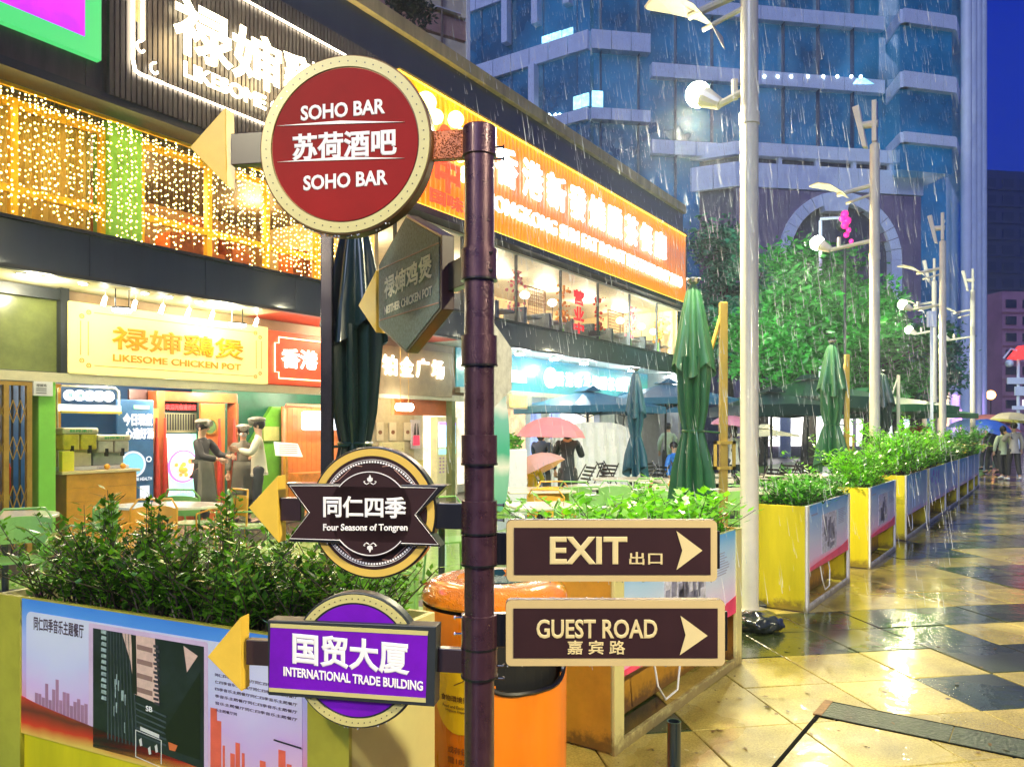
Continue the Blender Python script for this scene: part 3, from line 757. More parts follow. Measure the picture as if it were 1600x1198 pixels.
# the near left planter
LA = math.atan2(-0.430, 0.9025)
FL = Frame(-0.5, 2.39, LA)      # x runs from the far left end to the near right corner at 0; y goes back
t, po = planter(FL, -1.79, 0.0, 'large box planter in the left foreground with the restaurant poster and dark shrubs', M_pale, stile=.165, frame_mat=M_polive, zb=.376, wid=.5)
t.name = 'planter'
pm('near_sky', (.3, .4, .8))
M_nearposter = gradmat('near_poster', [(0, (.85, .55, .12)), (.06, (.75, .04, .03)), (.16, (.55, .02, .04)), (.22, (.65, .25, .4)), (.45, (.5, .35, .75)), (.7, (.35, .42, .85)), (.92, (.08, .28, .8)), (1, (.05, .22, .75))], .376, .92, noise=.06)
po.data.materials[0] = M_nearposter
X = lambda px: FL.S(px, 1000)[0]
def Zl(px, py): return FL.S(px, py)[1]
yv = -.004
pnl = [( -1.60, .43), (-1.60, .855), (-.20, .855), (-.20, .43)]
MB().prism(rrect(-1.595, -.19, .425, .868, .03), yv - .0015, yv).build('pale_panel', gradmat('panel_print', [(0, (.72, .45, .62)), (.3, (.62, .42, .78)), (.6, (.55, .55, .85)), (1, (.6, .62, .82))], .42, .87, noise=.25), po)
MB().text('同仁四季音乐主题餐厅', X(55), X(133), Zl(95, 990), Zl(95, 968), yv - .0016, .0008, .02).build('lettering', pm('ink', (.05, .02, .05), .4), po)
xa, xb = X(148), X(321); za = .397; zb_ = .845
MB().prism(rrect(X(141), X(327), .385, .862, .01), yv - .0022, yv - .0015).build('photo_mount', pm('mount_pink', (.62, .45, .68), .4), po)
ph = MB().box(xa, xb, yv - .003, yv - .0022, za, zb_).build('street_photo', pm('night_photo', (.012, .016, .024), .3, var=.5, scale=9), po)
W_ = xb - xa; H_ = zb_ - za
def pq(mb, pts, lay=1): mb.prism([(xa + W_ * a, za + H_ * b) for a, b in pts], yv - .003 - .0006 * lay, yv - .003 - .0006 * (lay - 1)); return mb
pq(pq(MB(), [(.28, 1), (.58, 1), (.62, .48), (.40, .52), (.36, .78)]), [(.83, .98), (.95, .92), (.86, .78)]).build('pink_facade', pm('pink_facade_print', (.72, .48, .42), .4, var=.15, scale=30), po)
m = MB()
for k in range(4): pq(m, [(.42, .93 - k * .115), (.56, .92 - k * .115), (.56, .88 - k * .115), (.42, .89 - k * .115)], 2)
m.build('window_rows', pm('window_print', (.28, .16, .15), .4), po)
pq(MB(), [(.37, 1), (.41, 1), (.42, .52), (.38, .53)], 2).build('dark_column', pm('column_print', (.01, .01, .012), .4), po)
m = MB()
for k in range(14): z_ = .95 - k * .035; a_ = .57 + .01 * (k % 2); pq(m, [(a_, z_), (a_ + .045, z_ - .003), (a_ + .045, z_ - .025), (a_, z_ - .02)], 3)
m.build('vertical_sign', pm('sign_print', (.05, .04, .06), .4), po)
m = MB(); rn = random.Random(12)
for k in range(12): z_ = 1 - k * .05; pq(m, [(.08 + .004 * (k % 3), z_), (.13, z_ - .004), (.13, z_ - .035), (.08, z_ - .03)], 1)
for k in range(10): pq(m, [(q := rn.uniform(.2, .35), z_ := rn.uniform(.2, .7)), (q + .012, z_), (q + .01, z_ - .09), (q, z_ - .08)], 1)
m.build('window_glints', pm('glint_print', (.3, .38, .4), .4, var=.5, scale=40), po, kind='stuff')
m = MB()
for k in range(9): q = .14 + k * .028; pq(m, [(q, 1), (q + .007, 1), (q + .012 + k * .006, .10), (q + .002 + k * .006, .10)], 1)
for k in range(6): pq(m, [(.40, .46 - k * .05), (.68, .40 - k * .045), (.68, .385 - k * .045), (.40, .45 - k * .05)], 1)
m.build('building_lines', pm('line_print', (.05, .065, .085), .4, var=.5), po, kind='stuff')
MB().text('SB', xa + W_ * .50, xa + W_ * .56, za + H_ * .405, za + H_ * .45, yv - .0036, .0006, .03).build('photo_lettering', M_text, po)
m = MB(); pq(m, [(.66, .28), (.97, .80), (.97, .12), (.72, .14)], 1); m.build('black_awning', pm('awning_print', (.006, .008, .008), .4), po)
m = MB(); pq(m, [(.45, .27), (.62, .24), (.62, .21), (.45, .24)], 2)
for (a_, b_) in ((.41, .235), (.405, .02)): pq(m, [(a_, b_), (.64, b_ - .035), (.64, b_ - .04), (a_, b_ - .006)], 2)
pq(m, [(.405, .235), (.412, .235), (.412, .02), (.405, .02)], 2); pq(m, [(.635, .20), (.642, .20), (.642, -.01 + .02), (.635, -.01 + .02)], 2)
for (a_, b_) in ((.44, .16), (.52, .11), (.58, .14)): pq(m, [(a_, b_), (a_ + .02, b_ + .02), (a_ + .03, b_ - .04), (a_ + .01, b_ - .05)], 2)
m.build('white_marks', pm('white_print', (.7, .68, .66), .4), po)
m = MB(); pq(m, [(.70, .20), (.78, .19), (.76, .14), (.71, .14)], 2); m.build('orange_glint', pm('orange_print', (.7, .15, .05), .4), po)
m = MB()
for r_ in range(6):
    z_ = .75 - r_ * .024; m.text('同仁四季音乐主题餐厅同仁四季音乐主题餐厅'[r_:r_ + (20 - r_ if r_ < 5 else 6)], X(338), X(338) + (.36 if r_ < 5 else .10), z_, z_ + .011, yv - .0017, .0006, .02, res=1)
m.build('fine_print', pm('ink', (.05, .02, .05), .4), po)
m = MB(); rn = random.Random(9)
for (a_, b_, mx) in ((X(57), X(140), .13), ):
    for k in range(15):
        x_ = a_ + (b_ - a_) * k / 15; h_ = mx * rn.uniform(.3, 1) * (1.0 - abs(k - 6) / 16); m.box(x_, x_ + .018, yv - .0023, yv - .0015, .43 , .50 + h_)
m.build('skyline_print', pm('skyline_mauve', (.35, .17, .3), .4, var=.2), po, kind='stuff')
m = MB()
for (q, wd, h_) in ((331, .03, .19), (341, .02, .15), (350, .01, .07), (362, .02, .05), (370, .02, .09), (380, .012, .06), (408, .025, .05), (437, .03, .10), (450, .02, .06)):
    m.box(X(q), X(q) + wd, yv - .0023, yv - .0015, .43, .45 + h_)
m.build('red_skyline', pm('skyline_red', (.75, .12, .08), .4, var=.2), po, kind='stuff')
wv = []
for k in range(17): u = k / 16; wv.append((-1.625 + 1.46 * u, .525 - .14 * u ** .8))
MB().prism(wv + [(-.165, .377), (-1.625, .377)], yv - .0030, yv - .0003).build('red_wave', gradmat('near_wave', [(0, (.75, .5, .1)), (.3, (.6, .02, .02)), (.6, (.12, .01, .02)), (1, (.65, .04, .03))], .377, .53, noise=.08), po)
MB().box(-1.625, -.165, .006, .012, .055, .376).build('lower_board', M_pyel, t)
for k in (0,):
    MB().tube([(X(432), -.012, Zl(432, 1153)), (X(474), -.012, Zl(474, 1166))], .0025, 6).build('twig', M_black, t)
# =================================================================== THE SHOP BUILDING (left)
def sF(px, D): return FB.S(px, 600, D)[0]
def zF(px, py, D): return FB.S(px, py, D)[1]
M_fascia = pm('blue_grey_cladding', (0.022, 0.038, 0.062), 0.35, 0.2, var=0.2, scale=2, coat=.5, streak=1, bump=.05)
M_slat = pm('dark_slat', (0.055, 0.048, 0.045), 0.35, 0.2, var=0.4, scale=8, streak=1)
M_beige = pm('stained_stone', (0.42, 0.34, 0.18), 0.6, var=0.35, scale=3, streak=1)
M_soffit = pm('soffit_cream', (0.6, 0.55, 0.35), 0.5, var=0.1)
M_gold2 = pm('gold_frame', (0.80, 0.46, 0.015), 0.35, 0.3, var=0.15)
bld = thing(FB, 'shop_building', 'long two storey row of lit restaurants with dark fascia bands on the left', 'building', (10, 9.2, 0))
S0, S1 = -6.0, 24.2
# fascia between storeys: separate panels
k = S0
while k < S1 - .01:
    e = min(k + 1.55, S1)
    MB().box(k + .004, e - .004, 9.2, 9.26, 3.39, 3.88).build('fascia_panel', M_fascia, bld); k = e
MB().box(S0, S1, 9.262, 10.38, 3.45, 3.86).build('canopy_core', M_dark, bld)
MB().box(S0, S1, 9.16, 9.262, 3.34, 3.385).build('canopy_edge', M_dark, bld)
MB().box(S0, S1, 9.15, 9.5, 3.882, 3.92).build('sill_edge', M_dark, bld)
MB().box(S0, 8.0, 9.27, 13.0, 3.40, 3.448).build('soffit', M_soffit, bld)
M_redsof = pm('red_soffit', (0.6, 0.07, 0.03), 0.4, var=.1)
MB().box(8.0, 12.6, 9.27, 13.0, 3.40, 3.448).build('soffit', M_redsof, bld, label='red soffit over the second shop')
MB().box(12.6, S1, 9.27, 13.0, 3.40, 3.448).build('soffit', pm('pale_soffit', (.7, .72, .68), .4), bld)
# upper band
MB().box(S0, S1, 9.22, 9.6, 7.95, 8.62).build('upper_band', M_fascia, bld)
MB().box(S0, S1, 9.10, 9.7, 8.62, 8.88).build('parapet', M_beige, bld, bevel=.01)
MB().box(S0, S1, 9.6, 16.0, 5.5, 8.6).build('upper_mass', M_dark, bld)
MB().box(S0, 10.05, 9.16, 9.598, 5.52, 5.62).build('upper_soffit_edge', M_dark, bld)
MB().box(S0, S1, 9.8, 16, 8.601, 8.62).build('roof', M_dark, bld)
k = S0
while k < 5.0:
    MB().box(k + .006, min(k + 1.2, 5.0) - .006, 9.2, 9.26, 5.62, 7.94).build('board_panel', M_slat, bld); k += 1.2
# ---- neon restaurant board
nb = thing(FB, 'neon_board', 'tall dark slatted board with white neon chicken pot lettering and tube border', 'sign', (7.5, 9.2, 5.6))
m = MB(); k = 5.05
while k < 10.0: m.box(k, k + .05, 9.13, 9.2, 5.62, 7.93); k += .07
m.build('slat_wall', M_slat, nb, kind='stuff')
M_neon = glow('neon_white', (1.0, .86, .62), 9)
M_neonl = glow('neon_letter', (1.0, .86, .55), 5)
def frameneon(x0, x1, z0, z1, y): return MB().tube([(x1, y, z1), (x0, y, z1), (x0, y, z0), (x1, y, z0)], .017, 8)
x0 = sF(207, 9.1)
MB().tube([(10.0, 9.09, 7.62), (x0, 9.09, 7.62)], .014, 8).build('neon_tube', M_neon, nb)
MB().tube([(x0 + .42, 9.09, 5.98), (10.0, 9.09, 5.98)], .014, 8).build('neon_tube', M_neon, nb)
MB().tube([(x0, 9.09, 7.62), (x0, 9.09, 6.12), (x0 + .03, 9.09, 6.0), (x0 + .1, 9.09, 5.98), (x0 + .4, 9.09, 5.98)], .02, 8).build('neon_tube', M_neon, nb)
MB().tube([(x0 + .13, 9.09, 7.62), (x0 + .13, 9.09, 6.42)], .02, 8).build('neon_tube', M_neon, nb)
for (a, b) in ((x0 + .12, 6.30), (x0 + .30, 6.10)):
    P = [(a + (.10 - .017 * q) * math.cos(1.57 + q * .9), 9.085, b + (.10 - .017 * q) * math.sin(1.57 + q * .9)) for q in [i * .5 for i in range(11)]]
    MB().tube(P, .012, 6).build('neon_scroll', M_neon, nb)
MB().text('LIKESOME', x0 + .045, x0 + .1, 6.6, 7.5, 9.10, .003, .02).build('side_lettering', M_ringcream, nb)
MB().text('禄婶鷄煲', 5.83, 9.35, 6.44, 7.22, 9.07, .05, .028).build('neon_lettering', M_neonl, nb)
MB().text('LIKESOME CHICKEN POT', 5.98, 9.3, 6.16, 6.37, 9.07, .04, .035).build('neon_lettering', M_neonl, nb)
for a_ in (6.2, 7.4, 8.6): lamp('neon_glow', FB.world((a_, 8.75, 6.7)), 45, (1, .72, .35), .3)
# ---- LED screen at far left
ls = thing(FB, 'led_screen', 'lit advertising screen with green border showing a magenta drink, top left corner', 'screen', (3, 9.15, 5.95))
xr = sF(157, 9.12)
MB().box(xr - 4.2, xr, 9.10, 9.199, 5.96, 8.4).build('frame', pm('screen_green', (.05,.2,.08), .5, var=0, emit=(.06, .52, .14), es=.7), ls)
MB().box(xr - 4.0, xr - .2, 9.085, 9.11, 6.16, 8.3).build('picture', gradmat('screen_print', [(0, (.35, .02, .75)), (.25, (.6, .03, .75)), (.5, (.75, .03, .45)), (1, (.8, .1, .5))], .2, 2.4, es=1.0, noise=.8), ls)
cxx = sF(20, 9.08)
MB().prism([(cxx - 1.2, 8.3), (cxx - .75, 6.66), (cxx - .2, 6.52), (cxx + .35, 6.60), (cxx + .62, 6.78), (cxx + 1.0, 8.3)], 9.075, 9.085).build('drink_cup', glow('cup_red', (.75, .01, .12), .9, .25), ls)
MB().prism([(cxx - 1.25, 7.18), (cxx - .6, 6.98), (cxx + .3, 6.98), (cxx + .8, 7.16), (cxx + .8, 7.24), (cxx + .3, 7.07), (cxx - .6, 7.07), (cxx - 1.25, 7.27)], 9.068, 9.075).build('cup_rim', glow('rim_white', (.9, .8, .85), .8), ls)
MB().prism([(xr - .22, 7.6), (xr - .22, 6.9), (xr - .55, 7.6)], 9.078, 9.084).build('orange_ray', glow('ray_orange', (1, .45, .02), 1.0), ls)
MB().prism([(xr - .22, 6.85), (xr - .22, 6.75), (xr - .85, 7.9), (xr - .72, 7.9)], 9.076, 9.084).build('white_ray', glow('ray_white', (.7, .8, 1), .9), ls)
# ---- fairy light windows (upper floor)
fw = thing(FB, 'upper_window_wall', 'upper floor windows in gold frames with pale curtains behind curtains of fairy lights', 'window wall', (5, 9.8, 3.9))
D2 = 9.75
M_curt = pm('curtain', (0.72, 0.52, 0.13), 0.7, var=0.25, scale=3)
M_pil = pm('green_pillar', (0.16, 0.42, 0.06), 0.5, var=.15)
def goldwin(x0, x1, rows):
    for z in rows: MB().box(x0, x1, D2 - .04, D2 + .04, z - .045, z + .045).build('gold_rail', M_gold2, fw)
    n = max(1, round((x1 - x0) / 1.05))
    for q in range(n + 1):
        a = x0 + (x1 - x0) * q / n; MB().box(a - .04, a + .04, D2 - .045, D2 + .045, 3.92, 5.42).build('gold_mullion', M_gold2, fw)
pa, pb = sF(162, D2), sF(213, D2)
goldwin(-2.0, pa - .02, (5.37, 4.36, 3.97)); goldwin(pb + .05, 9.9, (5.37, 4.40, 3.97))
MB().box(pa, pb, 9.62, 10.0, 3.9, 5.5).build('green_pillar', M_pil, fw)
cu = MB(); q = -2.0
vs = []
while q < 9.9:
    vs.append((q, D2 + .35 + .05 * math.sin(q * 26) + .02 * math.sin(q * 61))); q += .035
for i in range(len(vs) - 1):
    if (3.0 < vs[i][0] < pa) or (vs[i][0] < 2.2): cu.poly([(vs[i][0], vs[i][1], 3.95), (vs[i + 1][0], vs[i + 1][1], 3.95), (vs[i + 1][0], vs[i + 1][1], 5.45), (vs[i][0], vs[i][1], 5.45)])
cu.build('curtain', M_curt, fw, smooth=True)
MB().box(-2.5, 9.95, 12.4, 12.5, 3.9, 5.5).build('room_wall', pm('warm_room', (0.28, .14, .04), .6, var=.6, scale=2.2), fw)
MB().box(-2.5, 9.95, 9.75, 12.4, 3.88, 3.9).build('room_floor', pm('room_floor', (0.10, .06, .03), .4), fw)
rn = random.Random(8)
rm = MB()
for k in range(14):
    a = rn.uniform(5.2, 9.7); rm.box(a, a + rn.uniform(.15, .5), 11, 11.4, 3.92, 3.92 + rn.uniform(.5, 1.1))
rm.build('seat_backs', pm('orange_seats', (.5, .12, .02), .5, var=.5), fw, kind='stuff')
MB().box(-2.5, 9.95, 9.75, 12.4, 5.44, 5.49).build('room_ceiling', pm('room_ceiling', (0.12, .08, .04), .6), fw)
for a in (0.6, 3.2, 6.2, 8.6): lamp('room_light', FB.world((a, 11.0, 5.2)), 55, (1, .72, .3), .25)
# curtain of bulbs: every strand a thing of its own wire
lc = thing(FB, 'fairy_light_curtain', 'curtain of warm fairy light strands hung across the upper windows', 'fairy lights', (5, 9.5, 5.45))
M_wire = pm('gold_wire', (.35, .25, .05), .4)
rn = random.Random(21)
q = -0.6; MB().box(-1, 9.95, 9.42, 9.46, 5.42, 5.46).build('head_rail', M_gold2, lc)
while q < 9.9:
    y = 9.44 + rn.uniform(-.03, .03); m = MB(); m.cm = 1
    L = rn.uniform(1.25, 1.5); m.box(q - .0015, q + .0015, y - .0015, y + .0015, 5.42 - L, 5.42); m.cm = 0
    z = 5.42 - rn.uniform(0, .1)
    while z > 5.42 - L:
        m.ball((q + rn.uniform(-.015, .015), y, z), rn.uniform(.0055, .0125), 5, 3); z -= rn.uniform(.045, .12) if z < 5.3 else rn.uniform(.03, .06)
    m.build('light_strand', [M_bulb, M_wire], lc)
    q += rn.uniform(.035, .075)
# ---- orange roast restaurant sign
og = thing(FB, 'roast_restaurant_sign', 'long orange corrugated lightbox with white lettering of the roast restaurant', 'sign', (17, 9.15, 5.65))
xo = sF(622, 9.12); XO1 = S1
M_orsign = gradmat('orange_panel', [(0, (1.0, .42, .0)), (.2, (1, .26, .01)), (.42, (.78, .26, .06)), (.68, (.72, .26, .10)), (.86, (1, .34, .01)), (1, (1, .55, .02))], 0.0, 2.3, es=0.30)  # brighter edges and duller middle paint the LED edge light into the colour
m = MB(); k = xo
while k < XO1 - .05: m.prism([(k, 9.2), (k + .03, 9.12), (k + .085, 9.12), (k + .115, 9.2)], 5.66, 7.93, 'z'); k += .145
m.box(xo, XO1, 9.196, 9.215, 5.66, 7.93)
m.build('corrugated_panel', M_orsign, og, kind='stuff')
MB().box(xo, XO1 + .03, 9.08, 9.24, 7.93, 7.965).box(XO1, XO1 + .03, 9.08, 9.24, 5.62, 7.93).build('edge_frame', M_dark, og)
MB().box(xo, XO1 + .03, 9.04, 9.35, 5.52, 5.65).build('bottom_frame', M_dark, og)
MB().box(xo, XO1, 9.10, 9.13, 5.665, 5.69).build('led_strip', glow('strip_yellow', (1, .62, .06), 1.6), og)
MB().box(xo, XO1, 9.10, 9.13, 7.88, 7.905).build('led_strip', glow('strip_yellow', (1, .62, .06), 1.6), og)
M_lbl = glow('letter_blue_white', (.80, .88, 1.0), 1.7)
chars = '香港新發燒臘茶餐廳'
a0, a1 = sF(772, 9.05), sF(1041, 9.05); n = len(chars); st = (a1 - a0) / (n - .1)
for q, ch in enumerate(chars):
    x = a0 + q * st
    MB().text(ch, x, x + st * .84, 6.68, 7.52, 9.06, .07, .03).build('letter', M_lbl, og)
MB().text('HONGKONG SUN FAT ROAST RESTAURANT 2000', sF(757, 9.05), sF(1064, 9.05), 6.08, 6.42, 9.06, .06, .010).build('english_lettering', M_lbl, og)
# festival ornament beside the round red sign
fo = thing(FB, 'festival_ornament', 'glowing red and yellow festival ornament with green beads left of the orange sign', 'ornament', (sF(695, 9.0), 9.0, 6.0))
a = sF(668, 9.0); b = sF(722, 9.0)
G_r = glow('orn_red', (1, .03, .01), 2.2); G_y = glow('orn_yellow', (1, .8, .15), 6); G_g = glow('orn_green', (.2, 1, .4), 3)
MB().text('中', a + .15, b - .1, 6.0, 6.75, 8.98, .05, .06).build('red_character', G_r, fo)
MB().text('国味', a, b, 5.72, 6.0, 8.98, .05, .05).build('red_character', G_r, fo)
for (x, z, r_) in ((a - .05, 7.5, .2), (a + .25, 7.35, .14), (b - .2, 7.5, .16), (b, 7.25, .15), (b - .05, 6.85, .13)): MB().ball((x, 9.0, z), r_, 12, 8).build('yellow_flame', G_y, fo, smooth=True)
for (x, z) in ((a - .02, 6.75), (a, 6.55), (b + .08, 6.6), (b + .08, 6.45)): MB().ball((x, 9.0, z), .09, 10, 7).build('green_bead', G_g, fo, smooth=True)
MB().disc((a + b) / 2, 7.05, .24, 8.97, 9.02, 12).build('red_knot', G_r, fo)
# ---- restaurant upper room with glazing
ur = thing(FB, 'restaurant_glazing', 'row of upper restaurant windows in thin frames below the orange sign', 'window wall', (17, 9.3, 3.9))
M_room = pm('restaurant_wall', (.68, .5, .26), .6, var=.12, scale=1.5)
MB().box(xo, S1, 12.9, 13.0, 3.9, 5.5).build('room_wall', M_room, ur)
MB().box(xo - .3, xo - .2, 9.4, 13, 3.9, 5.5).build('side_wall', M_room, ur)
MB().box(S1 - .06, S1, 9.4, 13, 3.9, 5.5).build('side_wall', M_room, ur)
MB().box(xo, S1, 9.3, 12.9, 3.9, 3.93).build('room_floor', pm('dark_wood', (.12, .08, .05), .4), ur)
MB().box(xo, S1, 9.3, 12.9, 5.46, 5.49).build('room_ceiling', pm('ceiling_cream', (.8, .74, .55), .5), ur)
mg = bpy.data.materials.new('window_glass'); mg.use_nodes = True; nt = mg.node_tree; b_ = nt.nodes['Principled BSDF']
tb = nt.nodes.new('ShaderNodeBsdfTransparent'); gl = nt.nodes.new('ShaderNodeBsdfGlossy'); gl.inputs['Roughness'].default_value = .03; mx = nt.nodes.new('ShaderNodeMixShader'); mx.inputs[0].default_value = .07
nt.links.new(tb.outputs[0], mx.inputs[1]); nt.links.new(gl.outputs[0], mx.inputs[2]); nt.links.new(mx.outputs[0], nt.nodes['Material Output'].inputs[0])
nn = 7
for q in range(nn):
    a = xo + .1 + (S1 - xo - .15) * q / nn; b = xo + .1 + (S1 - xo - .15) * (q + 1) / nn
    MB().box(a, a + .035, 9.27, 9.33, 3.93, 5.46).build('mullion', M_dark, ur)
    MB().poly([(a + .036, 9.3, 3.93), (b - .001, 9.3, 3.93), (b - .001, 9.3, 5.45), (a + .036, 9.3, 5.45)]).build('window_pane', mg, ur)
MB().box(xo, S1, 9.26, 9.34, 5.42, 5.46).build('top_rail', pm('pale_rail', (.6, .6, .5), .4), ur)
for ch, z1, z0 in (('营', 5.08, 4.70), ('业', 4.66, 4.30), ('中', 4.26, 3.98)):
    x_ = sF(905, 9.28); MB().text(ch, x_ - .28, x_ + .28, z0, z1, 9.29, .004, .05).build('red_lettering', glow('red_vinyl', (.8, .02, .03), .6), ur)
M_lat = pm('lattice_brown', (.30, .17, .08), .5)
for px, wd in ((838, .9), (962, 1.1), (1030, 1.0), (700, .9)):
    x = sF(px, 10.4); t_ = thing(FB, 'lattice_screen', {838: 'lattice partition in the upper restaurant left of the red characters', 962: 'lattice partition in the upper restaurant right of the red characters', 1030: 'lattice partition at the far end of the upper restaurant', 700: 'lattice partition in the upper restaurant behind the post'}[px], 'screen', (x, 10.4, 3.93), 'lattice partitions of the upper restaurant')
    MB().box(x - wd / 2, x - wd / 2 + .03, 10.38, 10.42, 3.93, 5.2).box(x + wd / 2 - .03, x + wd / 2, 10.38, 10.42, 3.93, 5.2).box(x - wd / 2, x + wd / 2, 10.38, 10.42, 5.17, 5.2).build('frame', M_lat, t_)
    lm = MB()
    for z_ in [4.0 + .09 * i for i in range(13)]:
        lm.box(x - wd / 2 + .03, x + wd / 2 - .03, 10.395, 10.405, z_, z_ + .015)
    for x_ in [x - wd / 2 + .09 * i for i in range(1, int(wd / .09))]: lm.box(x_, x_ + .015, 10.393, 10.407, 3.95, 5.17)
    lm.build('lattice', M_lat, t_, kind='stuff')
rn = random.Random(4)
BL = {820: 'small white globe lamp in the upper restaurant nearest the post', 863: 'small white globe lamp just left of the red characters', 969: 'small white globe lamp right of the red characters', 1002: 'second globe lamp from the far end of the upper restaurant', 1021: 'globe lamp at the far end of the upper restaurant'}
def bubble(px, py, D=9.9):
    x = sF(px, D); z = zF(px, py, D)
    t_ = thing(FB, 'globe_lamp', BL[px], 'lamp', (x, D, z), 'globe lamps in the restaurant window')
    MB().ball((x, D, z), .12, 12, 8, (1, 1, .8)).build('globe', glow('globe_white', (1, .95, .85), 4), t_, smooth=True)
    MB().box(x - .008, x + .008, D - .008, D + .008, 3.93, z - .08).build('stem', M_dark, t_)
for (a, b) in ((820, 461), (863, 473), (969, 501), (1002, 510), (1021, 518)): bubble(a, b)
M_seat = pm('dining_seat', (.12, .14, .16), .5, var=.3)
k = xo + .3; q = 0
while k < S1 - .8:
    t_ = thing(FB, 'dining_booth', ['dark booth seat hidden mostly by the round red sign', 'dark booth seat just left of the post top', 'dark booth seat behind the post', 'dark booth seat at the pink flowers right of the post', 'dark booth seat under the first globe lamp', 'dark booth seat under the left lattice partition', 'dark booth seat left of the red characters', 'dark booth seat behind the red characters', 'dark booth seat under the right lattice partition', 'dark booth seat right of the second lattice partition', 'dark booth seat under the far globe lamps', 'last dark booth seat at the far window end', 'outermost booth seat'][min(q, 12)], 'booth', (k, 9.8, 3.93), 'booths along the upper restaurant window')
    MB().box(k, k + .12, 9.6, 10.2, 3.93, 4.42).build('backrest', M_seat, t_, bevel=.02); MB().box(k + .25, k + .8, 9.6, 10.2, 4.22, 4.26).build('table_top', pm('table_pale', (.55, .5, .42), .4), t_)
    k += 1.15; q += 1
M_flw = [pm('flower_pink', (.75, .2, .25), .5, var=.4), pm('flower_orange', (.8, .35, .05), .5, var=.4), pm('flower_red', (.7, .03, .03), .5, var=.4)]
for q, px in enumerate((806, 880, 936, 985, 1028)):
    x = sF(px, 9.65); t_ = thing(FB, 'flower_stand', ['tall pink flower arrangement behind the restaurant glass near the post', 'orange flower arrangement left of the red characters', 'pink flower arrangement just right of the red characters', 'red flower arrangement in the upper window between globe lamps', 'tall orange flower arrangement at the far end of the upper window'][q], 'flowers', (x, 9.65, 3.93))
    m = MB()
    for _ in range(60): m.ball((x + rn.gauss(0, .13), 9.65 + rn.gauss(0, .06), 4.3 + rn.random() ** 1.5 * .9), rn.uniform(.015, .05), 5, 4)
    m.build('blossom', M_flw[q % 3], t_); MB().tube([(x, 9.65, 3.93), (x, 9.65, 4.5)], .03, 6).build('stem', M_pil, t_)
for q in range(6):
    a = xo + 1 + q * (S1 - xo - 2) / 5
    lamp('ceiling_light', FB.world((a, 11.0, 5.38)), 110, (1, .86, .58), .3)
# ---- the tower block facade beyond the parapet (pink and cream)
ab = thing(WF, 'apartment_tower', 'cream and pink tiled tower block rising behind the parapet at the top', 'building', (0, 20, 0))
M_ct = pm('cream_tile', (.60, .52, .36), .5, var=.1, scale=3); M_pk = pm('pink_tile', (.42, .24, .19), .5, var=.12)
TF = Frame(At(733, 24), 24, R(32))
def tb_(x0, x1, z0, z1, y0=0, y1=.3): return MB().box(x0, x1, y0, y1, z0, z1)
ab2 = ab; ab2.location = TF.world((-3, 1, 0)); ab2.rotation_euler = (0, 0, TF.a); ORG[ab2.name] = Vector((-3, 1, 0))
tb_(-9, 0, 0, 26, .3, 6).build('core', M_ct, ab2)
for (z0, z1, mt) in ((10.8, 12.2, M_pk), (12.3, 13.6, M_ct), (13.7, 14.3, M_pk), (14.4, 17, M_ct), (17.1, 18.2, M_pk)):
    tb_(-9, -.06, z0, z1, .1, .3).build('cladding_band', mt, ab2)
tb_(-.06, .05, 0, 26, .02, .35).build('corner_trim', M_white, ab2)
for (x0, x1, z0, z1) in ((-2.3, -1.25, 11.0, 13.4), (-3.8, -2.6, 10.9, 13.4), (-5.3, -4.1, 11, 13.4), (-7.2, -5.6, 12, 15)):
    tb_(x0, x1, z0, z1, .04, .12).build('window', pm('tower_glass', (.01, .03, .05), .1, .3, var=.4), ab2)
MB().tube([(-.95, .0, 0), (-.95, 0, 26)], .035, 6).build('drain_pipe', pm('pipe_brown', (.12, .06, .04), .5), ab2)
MB().tube([(-.9, 0, 13.0), (.15, -.8, 12.3)], .025, 6).build('bracket', M_dark, ab2)
for q in range(2): tb_(-1.15, -.3, 12.0 + q * 2.4, 12.03 + q * 2.4, -.05, .1).build('sill', M_white, ab2)
bsh = MB(); rn = random.Random(77)
bx0, bz0 = TF.S(628, 34)
def leafball(mb, c, r, n, size, rnd, flat=1.0):
    for _ in range(n):
        v = Vector((rnd.gauss(0, 1), rnd.gauss(0, 1), rnd.gauss(0, 1) * flat)).normalized() * r * rnd.random() ** .4
        leaf(mb, Vector(c) + v, size * rnd.uniform(.6, 1.3), rnd)
def leaf(mb, p, s, rnd, out=None):
    a = Vector((rnd.gauss(0, 1), rnd.gauss(0, 1), rnd.gauss(0, .6))).normalized()
    b = a.cross(Vector((rnd.gauss(0, 1), rnd.gauss(0, 1), rnd.gauss(0, 1)))).normalized()
    n = a.cross(b)
    mb.poly([p - a * s, p + b * s * .42 + n * s * .1, p + a * s, p - b * s * .42 + n * s * .1])
for (px, py, r_) in ((618, 28, .55), (640, 42, .6), (632, 30, .4), (600, 22, .4)):
    pp = TF.S(px, py); leafball(bsh, (pp[0], -.8, pp[1]), r_ * .8, 260, .09, rn)
single(TF, 'roof_shrub', 'dark shrub growing on the ledge above the stained parapet', 'shrub', bsh, leafmat('leaf_dark', (.012, .03, .012)), (bx0, -.8, bz0))

